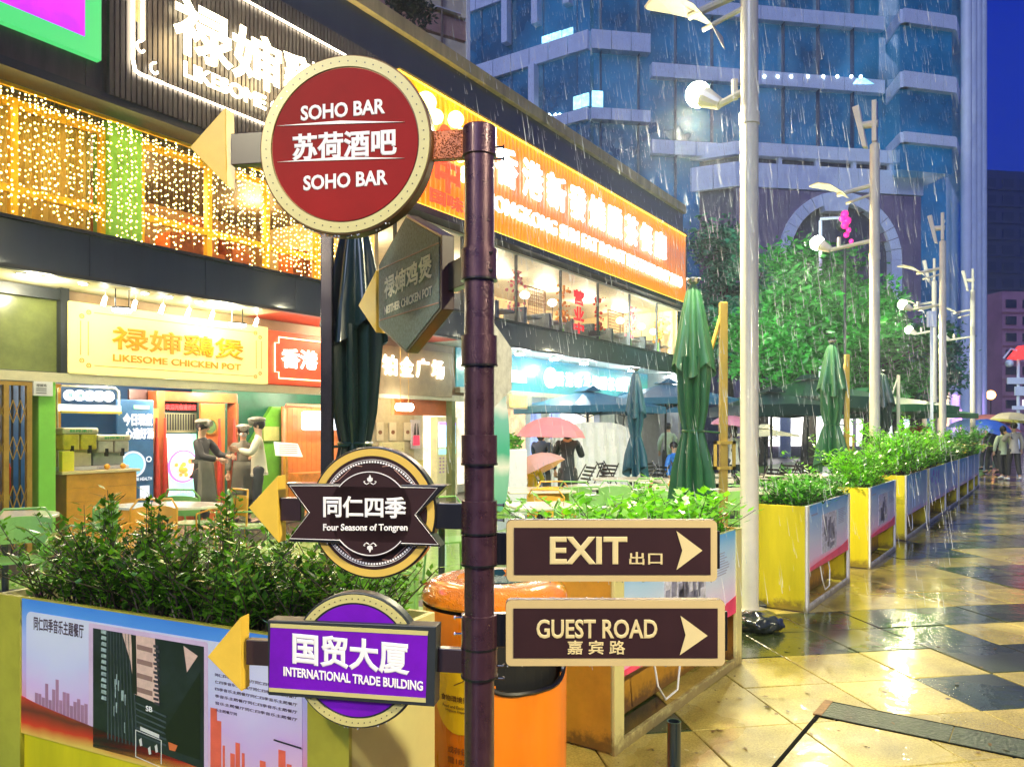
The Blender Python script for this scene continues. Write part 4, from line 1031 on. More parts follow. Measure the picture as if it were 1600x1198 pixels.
# ---- ground floor, shop one
D1 = 10.4
M_olive = pm('olive_glass', (.10, .12, .035), .3, var=.5, scale=1.5, coat=.4, emit=(.3, .34, .08), es=.12)
MB().box(S0, sF(105, D1), D1, D1 + .1, 2.32, 3.34).build('transom_glass', M_olive, bld)
MB().box(sF(94, D1 - .1), sF(107, D1 - .1), D1 - .12, D1 - .01, 2.3, 3.4).build('dark_post', M_dark, bld)
MB().box(sF(-150, D1), sF(105, D1 - .1), D1 - .1, D1 - .01, 3.24, 3.38).build('dark_beam', M_dark, bld)
MB().box(S0, sF(720, D1), D1 - .14, D1 - .005, 2.18, 2.30).build('cream_beam', M_soffit, bld)
MB().box(sF(105, D1), sF(730, D1), D1 + .01, D1 + .1, 2.30, 3.39).build('sign_backing', pm('backing_warm', (.3, .2, .1), .5), bld)
sg = thing(FB, 'chicken_pot_lightbox', 'bright yellow lightbox with gold chicken pot lettering above the left shop', 'sign', (sF(260, D1), D1 - .1, 2.3))
x0, x1 = sF(108, D1 - .16), sF(419, D1 - .16)
M_ylit = pm('lightbox_yellow', (.60, .52, .18), .5, var=0, emit=(1.0, .84, .28), es=.42)
M_ygold = pm('gold_letter', (.60, .27, .0), .45, var=.1, emit=(.8, .36, .0), es=.12)
MB().box(x0, x1, D1 - .16, D1 - .01, 2.31, 3.24).build('lightbox', M_ylit, sg, bevel=.008)
y = D1 - .165
m = MB()
for (a, b, c, d) in ((x0 + .32, x1 - .28, 3.12, 3.128), (x0 + .32, x1 - .28, 2.42, 2.428), (x0 + .14, x0 + .148, 2.55, 3.0), (x0 + .24, x0 + .248, 2.55, 3.0), (x1 - .14, x1 - .132, 2.55, 3.0), (x1 - .24, x1 - .232, 2.55, 3.0)): m.box(a, b, y, y + .006, c, d)
for (a, c) in ((x0 + .16, 3.06), (x0 + .25, 3.12), (x0 + .16, 2.48), (x0 + .25, 2.42), (x1 - .16, 3.06), (x1 - .25, 3.12), (x1 - .16, 2.48), (x1 - .25, 2.42)): m.ring(a, c, .02, .032, y, y + .006, 14); m.ring(a, c, .0, .009, y, y + .006, 8)
m.build('border_line', M_ygold, sg)
MB().text('禄婶鷄煲', sF(174, D1 - .17), sF(381, D1 - .17), 2.66, 2.98, y, .03, .024).build('gold_lettering', M_ygold, sg)
MB().text('LIKESOME CHICKEN POT', sF(176, D1 - .17), sF(376, D1 - .17), 2.50, 2.60, y, .02, .028).build('gold_lettering', M_ygold, sg)
sg = thing(FB, 'red_neon_sign', 'red lightbox with white hong kong lettering and neon border, half hidden by the near parasol', 'sign', (sF(460, D1), D1 - .1, 2.3))
x0, x1 = sF(422, D1 - .16), sF(585, D1 - .16)
MB().box(x0, x1, D1 - .15, D1 - .01, 2.33, 3.2).build('lightbox', glow('lightbox_red', (.75, .07, .02), .6, .3), sg, bevel=.008)
MB().tube([(x1, D1 - .18, 3.1), (x0 + .16, D1 - .18, 3.1), (x0 + .16, D1 - .18, 3.0), (x0 + .08, D1 - .18, 3.0), (x0 + .08, D1 - .18, 2.52), (x0 + .16, D1 - .18, 2.52), (x0 + .16, D1 - .18, 2.42), (x1, D1 - .18, 2.42)], .012, 6).build('neon_border', glow('neon_red', (1, .25, .12), 6), sg)
MB().text('香港', sF(440, D1 - .18), sF(497, D1 - .18), 2.60, 2.93, D1 - .16, .03, .03).build('lettering', glow('hot_white', (1, .92, .82), 2.2), sg)
MB().text('茶餐', sF(505, D1 - .18), sF(565, D1 - .18), 2.60, 2.93, D1 - .16, .03, .03).build('lettering', glow('hot_white', (1, .92, .82), 2.2), sg)
sg = thing(FB, 'plaza_sign', 'cream panel with glowing white plaza lettering above the alcove entrance', 'sign', (sF(650, D1), D1 - .1, 2.3))
x0, x1 = sF(588, D1 - .16), sF(707, D1 - .16)
MB().box(x0, x1, D1 - .15, D1 - .01, 2.25, 3.2).build('panel', pm('plaza_panel', (.40, .29, .14), .5, var=.15), sg, bevel=.006)
q = sF(598, D1 - .18); st = (sF(698, D1 - .18) - q) / 4
for k, ch in enumerate('铂金广场'): MB().text(ch, q + k * st, q + k * st + st * .82, 2.62, 3.02, D1 - .16, .04, .025).build('letter', glow('hot_white', (1, .92, .82), 2.2), sg)
# spots and pendant lights under the soffit
DL = {65: 'second from the left', 33: 'leftmost', 130: 'third from the left', 226: 'behind the left pendant', 310: 'nearest the right pendant', 264: 'between the two pendants'}
for px, py in ((65, 433), (33, 443), (130, 457), (226, 470), (310, 484), (264, 462)):
    x, z = FB.S(px, py, 9.7); 
    t_ = thing(FB, 'downlight', 'small round downlight in the cream soffit, ' + DL[px], 'ceiling light', (x, 9.7, 3.39), 'downlights in the shop soffit')
    MB().lathe([(.06, 3.385), (.06, 3.4)], x, 9.7, 12).build('rim', M_white, t_); MB().lathe([(.045, 3.375), (.045, 3.386)], x, 9.7, 12).build('lens', M_lampwhite, t_)
for px in (165, 212, 255, 296, 333, 402):
    x = sF(px, 10.0); t_ = thing(FB, 'spot_light', 'small white spotlight above the yellow lightbox, ' + {165: 'leftmost', 212: 'just right of the left pendant', 255: 'above the second character', 296: 'third from the right', 333: 'left of the right pendant', 402: 'rightmost'}[px], 'spotlight', (x, 10.0, 3.3), 'spotlights over the yellow lightbox')
    MB().tube([(x, 10.0, 3.4), (x, 10.0, 3.3)], .008, 5).build('stem', M_white, t_)
    MB().tube([(x, 10.0, 3.32), (x - .02, 10.03, 3.2)], [.022, .03], 8).build('head', M_lampwhite, t_)
for px in (191, 371):
    x = sF(px, 9.75); z = 3.12
    t_ = thing(FB, 'pendant_lamp', 'flat round pendant lamp on two rods, ' + ('left of the pair' if px < 200 else 'right of the pair'), 'lamp', (x, 9.75, 3.1), 'pendant lamps under the soffit')
    for s_ in (-.09, .09): MB().tube([(x + s_, 9.75, 3.4), (x + s_, 9.75, z + .04)], .008, 5).build('rod', M_black, t_)
    MB().lathe([(.13, z + .045), (.14, z + .02)], x, 9.75, 20).build('housing', M_black, t_); MB().lathe([(.125, z + .02), (.11, z - .01)], x, 9.75, 20).build('diffuser', M_lampwhite, t_)
for a in (2.0, 4.6, 7.2, 9.8): lamp('soffit_light', FB.world((a, 9.85, 3.3)), 34, (1, .9, .6), .15)

# ---- shop interior
si = thing(FB, 'drink_shop', 'open shop front with blue wall, wooden floor and ceiling strip behind the left terrace', 'shop', (6, 12.6, 0))
xg0, xg1 = sF(53, D1), sF(80, D1)
xs0, xs1 = xg1, sF(595, D1)
MB().box(S0, xs1 + .1, 12.9, 13.0, 0, 2.6).build('back_wall', pm('shop_blue', (.01, .10, .30), .4, var=.3, scale=1.2), si)
MB().box(S0, xs1 + .1, D1 - .1, 12.9, 0.004, .02).build('shop_floor', pm('shop_tile', (.35, .30, .2), .2, var=.2), si)
MB().box(xs0, xs1, D1 + .02, 12.9, 2.32, 2.36).build('shop_ceiling', pm('shop_ceiling', (.6, .5, .45), .5), si)
MB().box(sF(300, 12.0), xs1, 12.0, 12.05, 0, 2.3).build('green_wall', pm('shop_green', (.02, .16, .09), .4, var=.2), si)
MB().prism([(sF(385, 11.9), 0), (sF(385, 11.9), 1.2), (sF(425, 11.9), 2.0), (sF(452, 11.9), 2.0), (sF(452, 11.9), 0)], 11.9, 11.99).build('lime_partition', pm('lime_green', (.22, .62, .06), .4), si)
gp = MB().box(xg0, xg1, D1 - .12, D1 + .2, 0.004, 2.18)
single(FB, 'green_column', 'lime green square column between the lattice gate and the drink counter', 'column', gp, pm('lime_column', (.25, .7, .08), .4, var=.08), (xg0, D1, 0.004), bevel=.01)
MB().box(sF(52, D1 - .15), sF(82, D1 - .15), D1 - .16, D1 - .125, 2.0, 2.18).build('notice_plate', M_white, si)
m = MB(); m.text('禄婶鸡', sF(56, D1 - .15), sF(72, D1 - .15), 2.11, 2.15, D1 - .161, .002, .02)
for z_ in (2.03, 2.06, 2.085): m.box(sF(56, D1 - .15), sF(72, D1 - .15), D1 - .163, D1 - .16, z_, z_ + .01)
m.build('notice_print', pm('grey_print', (.15, .15, .15), .5), si)
# lattice gate
lg = thing(FB, 'folding_gate', 'bronze folding lattice gate beside the lime green column', 'gate', (sF(25, D1 - .1), D1 - .1, 0))
ga, gb = sF(-60, D1 - .1), sF(50, D1 - .1); M_brz = pm('bronze_gate', (.55, .34, .08), .3, .5, var=.2)
for a in (gb - .07, sF(4, D1 - .1)): MB().box(a, a + .06, D1 - .13, D1 - .07, 0, 2.12).build('post', M_brz, lg)
MB().box(ga, gb, D1 - .13, D1 - .07, 2.12, 2.17).build('head_rail', M_brz, lg)
nst = 9
for k in range(nst):
    a = ga + (gb - ga) * k / nst; MB().box(a + .02, a + .038, D1 - .11, D1 - .09, .02, 2.12).build('upright', M_black, lg)
for k in range(nst - 1):
    a = ga + (gb - ga) * k / nst + .03; b = a + (gb - ga) / nst; m = MB()
    for z_ in (.25, .75, 1.35, 1.8): m.tube([(a, D1 - .12, z_ - .14), (b, D1 - .12, z_ + .14)], .007, 5).tube([(a, D1 - .116, z_ + .14), (b, D1 - .116, z_ - .14)], .007, 5)
    m.build('scissor_bar', M_brz, lg)
MB().box(S0, xg0, D1 + .9, D1 + .95, 0, 2.3).build('wood_wall', pm('lit_wood', (.55, .33, .10), .4, var=.3, scale=2), si)
fx = single(FB, 'fire_extinguisher', 'red fire extinguisher behind the lattice gate', 'extinguisher', MB().lathe([(.04, .72), (.055, .75), (.055, 1.05), (.02, 1.1), (.02, 1.14)], sF(13, 10.9), 10.9, 12), pm('ext_red', (.7, .02, .02), .3), (sF(13, 10.9), 10.9, .72), smooth=True)
# counter
cx0, cx1 = sF(82, 10.9), sF(212, 10.7); Dc = 10.7
ct = thing(FB, 'drink_counter', 'honey wood drink counter with pale top in front of the blue wall', 'counter', ((cx0 + cx1) / 2, Dc, 0))
M_honey = pm('honey_wood', (.72, .34, .04), .4, var=.2, scale=4, streak=0)
for k in range(5): MB().box(sF(103, Dc), cx1, Dc - .02, Dc, .02 + k * .19, .02 + k * .19 + .186).build('front_board', M_honey, ct)
MB().box(sF(103, Dc), cx1, Dc, Dc + .55, 0.02, .97).build('body', pm('counter_side', (.5, .26, .06), .5), ct)
MB().box(cx0, cx1 + .04, Dc - .06, Dc + .6, .97, 1.01).build('counter_top', pm('counter_pale', (.75, .6, .3), .3), ct, bevel=.005)
MB().box(cx0, cx0 + .16, Dc + .3, Dc + .5, 1.01, 2.2).build('side_pillar', M_honey, ct)
# sign frame with five round glowing letters
rf = thing(FB, 'round_letter_frame', 'cream frame holding five glowing round letters above a lit shelf', 'sign', (sF(137, Dc + .3), Dc + .3, 1.01))
fa, fb_ = sF(89, Dc + .3), sF(186, Dc + .3)
MB().tube([(fa + .03, Dc + .3, 1.0), (fa, Dc + .3, 1.9), (fa, Dc + .3, 2.13), (fa + .06, Dc + .3, 2.18), (fb_ - .06, Dc + .3, 2.18), (fb_, Dc + .3, 2.13), (fb_, Dc + .3, 1.78)], .014, 8).build('frame', M_soffit, rf)
for k in range(5):
    x = fa + .16 + k * (fb_ - fa - .32) / 4; z = 2.05
    o = MB().disc(x, z, .075, Dc + .27, Dc + .31, 24).build('round_letter', glow('round_white', (.85, .95, 1), .9), rf)
    MB().text('禄婶鸡煲好'[k], x - .035, x + .035, z - .035, z + .035, Dc + .265, .005, .02).build('letter', pm('faint_teal', (.05, .25, .3), .4), o)
MB().box(fa + .02, fb_, Dc + .25, Dc + .45, 1.83, 1.92).build('light_shelf', glow('shelf_glow', (.8, .85, .8), 1.6), rf)
MB().box(fa + .02, fb_, Dc + .22, Dc + .26, 1.80, 1.835).build('shelf_edge', pm('shelf_yellow', (.85, .65, .1), .4), rf)
# dispensers
def dispenser(px0, px1, zt, zb, col, label, basecol):
    a, b = sF(px0, Dc + .1), sF(px1, Dc + .1); zb = max(zb, 1.012)
    t_ = thing(FB, 'drink_dispenser', label, 'dispenser', ((a + b) / 2, Dc + .2, zb))
    h_ = zt - zb; z2 = zb + h_ * .48
    MB().box(a, b, Dc + .12, Dc + .4, zb, zb + .05).build('tray', M_white, t_, bevel=.006)
    MB().box(a + .01, b - .01, Dc + .25, Dc + .4, zb + .05, z2).build('body', basecol, t_, bevel=.01)
    for q in range(2):
        u = a + (b - a) * q / 2 + .01; v = a + (b - a) * (q + 1) / 2 - .01
        MB().box(u, v, Dc + .10, Dc + .38, z2, zt - .09).build('tank', col, t_, bevel=.02)
        MB().box((u + v) / 2 - .012, (u + v) / 2 + .012, Dc + .06, Dc + .13, z2 - .05, z2 + .06).build('tap', M_black, t_)
    MB().box(a - .01, b + .01, Dc + .08, Dc + .4, zt - .09, zt).build('lid', M_cream, t_, bevel=.03)
    MB().text('鲜榨果汁', a + .08, b - .08, zt - .065, zt - .02, Dc + .079, .003, .02).build('lid_lettering', pm('lid_green', (.05, .4, .1), .4), t_)
    return t_
dispenser(98, 153, 1.60, 1.01, pm('juice_yellow', (.75, .62, .05), .1, var=.3, coat=1), 'two tank juice dispenser with yellow juice on the left of the counter', pm('disp_cream', (.7, .66, .4), .4))
dispenser(153, 203, 1.50, 1.01, pm('juice_clear', (.65, .62, .5), .1, var=.2, coat=1), 'clear drink dispenser on the right end of the counter', pm('disp_steel', (.4, .45, .4), .3, .3))
o = single(FB, 'yellow_box', 'yellow ribbed box under the juice dispenser on the counter', 'box', MB().box(sF(96, Dc + .02), sF(115, Dc + .02), Dc - .0, Dc + .09, 1.012, 1.28), pm('box_yellow', (.85, .75, .05), .4), (sF(105, Dc), Dc, 1.012), bevel=.006)
for q in (168, 193):
    x = sF(q, Dc - .01); single(FB, 'orange_fruit', 'orange in front of the clear dispenser on the counter' + (', left one' if q == 168 else ', right one'), 'fruit', MB().ball((x, Dc - .0, 1.052), .04, 12, 8), pm('orange_skin', (.9, .4, .02), .4), (x, Dc, 1.012), smooth=True)
# blue menu board
mb_ = thing(FB, 'menu_board', 'tall blue standing menu board with white brush lettering and bowl drawing', 'sign board', (sF(215, 11.1), 11.1, 0))
a, b = sF(183, 11.1), sF(240, 11.1)
MB().box(a, b, 11.1, 11.14, .2, 2.02).build('board', pm('menu_blue', (.05, .16, .38), .4, var=.15), mb_, bevel=.01)
m = MB(); wq = b - a
m.text('今日现煮', a + .08, b - .02, 1.62, 1.82, 11.095, .004, .06); m.text('心选好汤', a + .12, b - .0, 1.42, 1.60, 11.095, .004, .06)
m.ring(a + wq * .45, 1.02, .0, .0, 11.09, 11.099, 4)
m.ring(a + wq * .42, 1.05, .17, .2, 11.09, 11.099, 28); m.ring(a + wq * .86, 1.12, .03, .045, 11.09, 11.099, 12)
m.text('BE HEALTH', a + .28, b - .03, .80, .85, 11.095, .003, .03); m.box(a + .35, a + .5, 11.09, 11.099, .52, .72)
m.text('好汤好味', a + .35, b - .1, .36, .42, 11.095, .003, .03); m.text('SOUP', a + .35, b - .2, .28, .32, 11.095, .003, .03)
m.build('print', glow('menu_white', (.8, .9, 1), .35), mb_)
MB().box(a + .25, a + .5, 11.09, 11.099, 1.88, 1.94).build('green_tag', pm('tag_green', (.3, .7, .5), .4), mb_)
MB().disc(a + wq * .42, 1.05, .165, 11.092, 11.099, 24).build('soup_print', glow('soup_blue', (.2, .55, .8), .5), mb_)
for s_ in (a + .05, b - .1): MB().box(s_, s_ + .05, 11.0, 11.25, 0.02, .2).build('foot', M_dark, mb_)
# door complex
dc = thing(FB, 'shop_portal', 'rust red wooden portal with a round lit screen and red LED display', 'doorway', (sF(290, 11.3), 11.3, 0))
M_rust = pm('rust_wood', (.50, .13, .04), .4, var=.25, scale=5, coat=.3)
a, b = sF(242, 11.3), sF(370, 11.3)
MB().box(a, a + .14, 11.25, 11.5, .02, 2.18).box(a + .14, b, 11.28, 11.45, 2.02, 2.18).box(b - .05, b, 11.25, 11.5, .02, 2.02).build('frame', M_rust, dc, bevel=.01)
MB().box(a - .1, a, 11.2, 11.5, .02, 1.9).build('jamb', pm('rust_light', (.65, .25, .07), .4, var=.2), dc)
MB().box(sF(205, 11.5), a + .1, 11.55, 11.6, .02, 2.2).build('grey_panel', pm('brown_panel', (.12, .06, .06), .4), dc)
c0, c1 = sF(256, 11.4), sF(308, 11.4)
MB().box(c0, c1, 11.4, 11.44, 1.86, 2.02).build('led_display', M_black, dc); MB().text('欢迎光临请进店', c0 + .03, c1 - .03, 1.89, 1.98, 11.395, .003, .03).build('led_lettering', glow('led_red', (1, .02, .02), 5), dc)
MB().box(c0, c1, 11.42, 11.48, 1.52, 1.84).build('vent_panel', pm('vent_grey', (.3, .32, .2), .5), dc)
m = MB()
for k in range(12): q = c0 + .02 + k * (c1 - c0 - .04) / 12; m.box(q, q + .02, 11.41, 11.42, 1.56, 1.82)
m.build('vent_slat', M_dark, dc)
MB().box(c0, c1 - .0, 11.42, 11.5, .45, 1.5).build('screen', glow('screen_aqua', (.35, .85, .65), 1.0, .25), dc)
xm = (c0 + c1) / 2 + .05
MB().disc(xm, .97, .27, 11.40, 11.42, 32).build('screen_ring', glow('ring_violet', (.5, .1, .7), 1.4), dc); MB().disc(xm, .97, .24, 11.39, 11.41, 32).build('screen_dish', glow('dish_pink', (1, .55, .4), 1.3, .6), dc)
m = MB(); rn = random.Random(6)
for k in range(12): t_ = rn.uniform(0, 6.28); r_ = rn.uniform(.03, .17); m.disc(xm + r_ * math.cos(t_), .97 + r_ * math.sin(t_), rn.uniform(.02, .05), 11.385, 11.395, 10)
m.build('dish_pieces', glow('dish_orange', (1, .3, .05), 1.2, .5), dc)
MB().text('招牌鸡煲', c0 + .1, c1 - .1, .52, .6, 11.41, .003, .03).build('screen_lettering', glow('menu_white', (.8, .9, 1), .35), dc)
MB().box(c0, c1, 11.40, 11.5, .02, .45).build('low_panel', M_rust, dc)
# door leaf with three portholes, opened toward us
e0 = sF(311, 11.3)
df = thing(FB, 'porthole_door', 'rust red open door leaf with three round green portholes', 'door', (e0, 11.3, 0))
e1 = sF(352, 11.25)
MB().box(e0, e1, 11.26, 11.30, .03, 2.0).build('leaf', pm('door_orange', (.72, .20, .05), .35, var=.15, coat=.4), df, bevel=.006)
for z_ in (.62, 1.13, 1.62):
    o = MB().ring((e0 + e1) / 2 - .06, z_, .115, .14, 11.235, 11.262, 28).build('porthole_rim', M_brz, df)
    MB().disc((e0 + e1) / 2 - .06, z_, .115, 11.25, 11.259, 28).build('porthole_pane', pm('port_green', (.12, .25, .10), .15, coat=1, var=.3), o)
for px in (245, 258, 343, 366):
    x = sF(px, 11.15); single(FB, 'red_umbrella', 'closed red umbrella with pale tip leaning at the portal, ' + {245: 'leftmost', 258: 'second from left', 343: 'beside the portholes', 366: 'rightmost'}[px], 'umbrella', MB().tube([(x, 11.15, .45), (x + .01, 11.15, .6), (x, 11.15, 1.45)], [.02, .05, .025], 8).tube([(x, 11.15, 1.45), (x, 11.15, 1.75)], .018, 6), pm('umb_red', (.65, .06, .04), .5, var=.2), (x, 11.15, .45))
# second booth
sb = thing(FB, 'second_booth', 'rounded orange booth front with white lit screen beside the near parasol', 'booth', (sF(480, 11.5), 11.5, 0))
a, b = sF(441, 11.6), sF(560, 11.6)
for k in range(int((b - a) / .12)): MB().box(a + k * .12, a + k * .12 + .115, 11.6, 11.63, .7, 2.0).build('plank', pm('booth_plank', (.72, .22, .05), .4, var=.15), sb)
MB().tube([(a, 11.56, .02), (a, 11.56, 1.95), (a + .06, 11.56, 2.03), (b, 11.56, 2.03)], .03, 8).build('arch_frame', pm('arch_pink', (.75, .35, .2), .3), sb)
MB().box(a + .35, b, 11.4, 11.5, 1.55, 1.92).build('lit_box', glow('cool_white', (.8, .85, 1), 1.8), sb, bevel=.05)
MB().box(a + .05, b, 11.1, 11.5, .02, .75).build('serving_counter', pm('serve_orange', (.7, .25, .05), .4, var=.3), sb, bevel=.01)
MB().box(sF(412, 11.85), sF(436, 11.85), 11.84, 11.89, 1.35, 1.62).build('wall_notice', pm('notice_yellow', (.7, .75, .25), .4), sb)
ms = thing(FB, 'menu_stand', 'tilted white menu on a wooden stand by the entrance', 'menu stand', (sF(448, 10.7), 10.7, 0))
x = sF(448, 10.7); q0, q1 = sF(428, 10.7), sF(470, 10.7)
MB().box(x - .03, x + .03, 10.7, 10.76, 0.01, 1.1).build('leg', M_honey, ms)
MB().prism([(q0, 1.12), (q1 - .02, 1.08), (q1 - .14, 1.32), (q0 - .04, 1.36)], 10.62, 10.66).build('menu_plate', glow('menu_page', (.9, .88, .7), .6), ms)
m = MB()
for k in range(5): m.box(q0 + .05, q1 - .15, 10.612, 10.62, 1.15 + k * .035, 1.16 + k * .035)
m.build('menu_lines', M_rust, ms)
# ---- alcove with posters and kiosk
al = thing(FB, 'entrance_alcove', 'cream entrance alcove with orange header under the plaza sign', 'entrance', (sF(650, 11.5), 11.6, 0))
a, b = sF(596, 11.6), sF(700, 11.6)
MB().box(a - 1.3, b + .9, 11.6, 11.7, 0, 2.3).build('wall', pm('alcove_cream', (.46, .40, .24), .5, var=.15), al)
MB().box(a - .8, sF(705, 10.5), 10.5, 10.6, 1.86, 2.24).build('header', pm('header_orange', (.8, .2, .04), .35, var=.12, coat=.3), al)
MB().box(sF(700, 10.4), sF(706, 10.4), 10.3, 10.45, 0, 2.3).build('slim_post', M_olive, al)
MB().box(a, b, 11.58, 11.599, 0, .85).build('wainscot', pm('wainscot', (.42, .40, .10), .4, var=.1), al)
for k, px in enumerate((594, 614, 637)):
    x = sF(px, 11.55); t_ = thing(FB, 'wall_poster', ['left of three small food posters in the alcove', 'middle one of three small food posters in the alcove', 'right one of three small food posters in the alcove'][k], 'poster', (x, 11.56, 1.3), 'small food posters')
    MB().box(x - .11, x + .11, 11.55, 11.578, 1.32, 1.72).build('sheet', M_cream, t_); MB().disc(x, 1.5, .055, 11.54, 11.55, 12, rz=.045).build('food_print', pm('food_brown', (.2, .08, .03), .5, var=.6, scale=30), t_)
x = sF(657, 11.4); t_ = thing(FB, 'cola_bag', 'red and dark gift bag poster glowing pale on the alcove wall', 'poster', (x, 11.5, 1.1))
MB().box(x - .15, x + .15, 11.53, 11.578, 1.12, 1.78).build('glow_panel', pm('pale_lilac', (.6, .58, .65), .4), t_); MB().prism([(x - .11, 1.2), (x + .11, 1.2), (x + .09, 1.42), (x - .09, 1.42)], 11.51, 11.53).build('red_part', glow('bag_red', (.8, .03, .08), .6), t_); MB().prism([(x - .09, 1.43), (x - .02, 1.43), (x - .04, 1.7)], 11.51, 11.53).prism([(x + .09, 1.43), (x + .03, 1.43), (x + .05, 1.7)], 11.51, 11.53).build('dark_part', M_dark, t_)
x = sF(622, 11.4); t_ = thing(FB, 'wall_cabinet', 'low cream wall cabinet under the small posters', 'cabinet', (x, 11.5, .95))
MB().box(x - .42, x + .33, 11.5, 11.578, .98, 1.28).build('box', pm('cab_cream', (.65, .6, .3), .4), t_, bevel=.008); MB().ball((x + .25, 11.49, 1.13), .012, 6, 5).build('knob', M_brz, t_)
kx0, kx1 = sF(683, 11.2), sF(715, 11.2)
kk = thing(FB, 'ticket_kiosk', 'white self service kiosk with blue screen left of the post', 'kiosk', ((kx0 + kx1) / 2, 11.2, 0))
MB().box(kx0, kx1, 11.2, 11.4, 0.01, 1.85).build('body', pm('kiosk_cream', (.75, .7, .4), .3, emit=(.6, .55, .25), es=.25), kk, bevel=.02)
MB().box(kx0 + .05, kx1 - .1, 11.18, 11.2, 1.15, 1.72).build('screen', glow('kiosk_blue', (.4, .7, 1), 1.3, .35), kk); MB().box(kx0 + .05, kx1 - .1, 11.175, 11.2, 1.66, 1.72).build('screen_band', glow('kiosk_violet', (.4, .2, .9), 1.2), kk)
MB().box(kx0 + .06, kx1 - .1, 11.18, 11.2, .98, 1.1).build('aqua_panel', glow('kiosk_aqua', (.3, .85, .75), .8), kk)
m = MB()
for r_ in range(5):
    for c_ in range(3): m.box(kx0 + .08 + c_ * .12, kx0 + .13 + c_ * .12, 11.185, 11.2, .55 + r_ * .08, .59 + r_ * .08)
m.build('keypad', pm('key_pink', (.6, .4, .6), .4), kk, kind='stuff')
x = sF(632, 10.0); t_ = thing(FB, 'tube_pendant', 'white cylindrical pendant lamp in front of the orange header', 'lamp', (x, 10.0, 1.95))
MB().tube([(x - .19, 10, 2.0), (x + .19, 10, 2.0)], .075, 14).build('tube', M_lampwhite, t_)
for s_ in (-.12, .12): MB().tube([(x + s_, 10, 2.07), (x + s_, 10, 3.4)], .006, 5).build('rod', M_brz, t_)
lamp('alcove_light', FB.world((sF(650, 10.9), 10.9, 2.1)), 18, (1, .85, .55), .15)
for px in (140, 240, 330, 430, 520): lamp('shop_light', FB.world((sF(px, 11.3), 10.9, 2.28)), 48, (1, .85, .62), .12)
# ---- ground floor right: bright shop front with lit lettering
rb = thing(FB, 'bright_shopfront', 'brightly lit white and green shop front below the blue fascia right of the post', 'shop', (18, 10.4, 0))
a, b = sF(712, D1), S1 - .2
MB().box(a, b, D1 + 1.2, D1 + 1.3, 0, 3.4).build('shop_wall', pm('self_lit_wall', (.6, .62, .55), .5, var=.2, scale=1.0, emit=(.8, .9, .75), es=.18), rb)  # wall glows a little by itself, shop light put into its material
MB().box(a, b, D1 - .02, D1 + .05, 2.5, 3.38).build('sign_band', gradmat('aqua_band', [(0, (.06, .28, .32)), (.5, (.04, .24, .17)), (1, (.03, .18, .28))], 2.5, 3.4, es=.35, noise=.3), rb)
MB().box(a, b, D1 - .12, D1 + .02, 2.38, 2.5).build('cream_rail', M_soffit, rb)
MB().box(b, b + .2, 9.3, 13, 0, 3.4).build('end_wall', pm('end_wall', (.4, .4, .4), .5), rb)
k = a + .3; rn = random.Random(15); qn = 0
cols = [(.8, .7, .5), (.5, .7, .65), (.75, .45, .25), (.3, .4, .8), (.8, .8, .8)]
while k < b - 1:
    w_ = rn.uniform(.8, 1.5)
    MB().box(k, k + w_, D1 + 1.1, D1 + 1.19, rn.uniform(.2, .9), 2.3).build('lit_display', glow('display_%d' % (qn % 5), cols[qn % 5], .9, .5), rb); k += w_ + rn.uniform(.1, .5); qn += 1
for k in range(4): q = a + .8 + k * 3; MB().box(q, q + .12, D1 - .1, D1 + .1, 0, 2.4).build('column', M_white, rb)
q0, q1 = sF(868, D1 - .06), sF(984, D1 - .06); st = (q1 - q0) / 9
for k, ch in enumerate('香港新发烧腊茶餐厅'): MB().text(ch, q0 + k * st, q0 + k * st + st * .85, 2.72, 3.12, D1 - .05, .04, .04).build('letter', glow('letter_cool', (.9, 1, 1), 1.8), rb)
MB().disc(sF(860, D1 - .06), 2.92, .3, D1 - .09, D1 - .04, 24, rz=.27).build('round_logo', glow('letter_cool', (.9, 1, 1), 1.8), rb)
MB().box(sF(796, D1 - .06), sF(820, D1 - .06), D1 - .1, D1 - .03, 2.72, 3.0).build('white_plate', glow('letter_cool', (.9, 1, 1), 1.8), rb)
t_ = thing(FB, 'orange_lightbox', 'small orange lightbox under the sign band just right of the post', 'sign', (sF(810, D1 - .2), D1 - .2, 2.1))
MB().box(sF(795, D1 - .2), sF(826, D1 - .2), D1 - .3, D1 - .14, 2.05, 2.42).build('frame', M_cream, t_); MB().box(sF(797, D1 - .31), sF(823, D1 - .31), D1 - .31, D1 - .3, 2.1, 2.37).build('face', glow('amber_face', (1, .6, .1), 1.5, .3), t_)
for px, py in ((812, 548), (866, 560), (913, 560), (987, 574), (1046, 588)):
    x = sF(px, 9.6)
    t_ = thing(FB, 'flood_light', 'glaring white floodlight under the blue fascia, ' + {812: 'beside the post', 866: 'second from the post', 913: 'the middle one', 987: 'above the slim teal parasol', 1046: 'at the far corner'}[px], 'floodlight', (x, 9.6, 3.3), 'floodlights under the blue fascia')
    MB().lathe([(.05, 3.4), (.12, 3.3)], x, 9.6, 12).build('housing', M_white, t_); MB().lathe([(.115, 3.298), (.1, 3.27)], x, 9.6, 12).build('lens', glow('flood_white', (.9, 1, 1), 40), t_)
    lamp('flood_lamp', FB.world((x, 9.5, 3.15)), 26, (.88, 1, 1), .15)
t_ = thing(FB, 'added_tree_floodlight', 'small floodlight added on the blue fascia ledge to brighten the green tree', 'floodlight', (17.5, 8.95, 3.95))  # added fixture and spot, put here only to brighten the tree
MB().box(17.4, 17.6, 8.9, 9.14, 3.93, 4.06).build('housing', M_dark, t_)
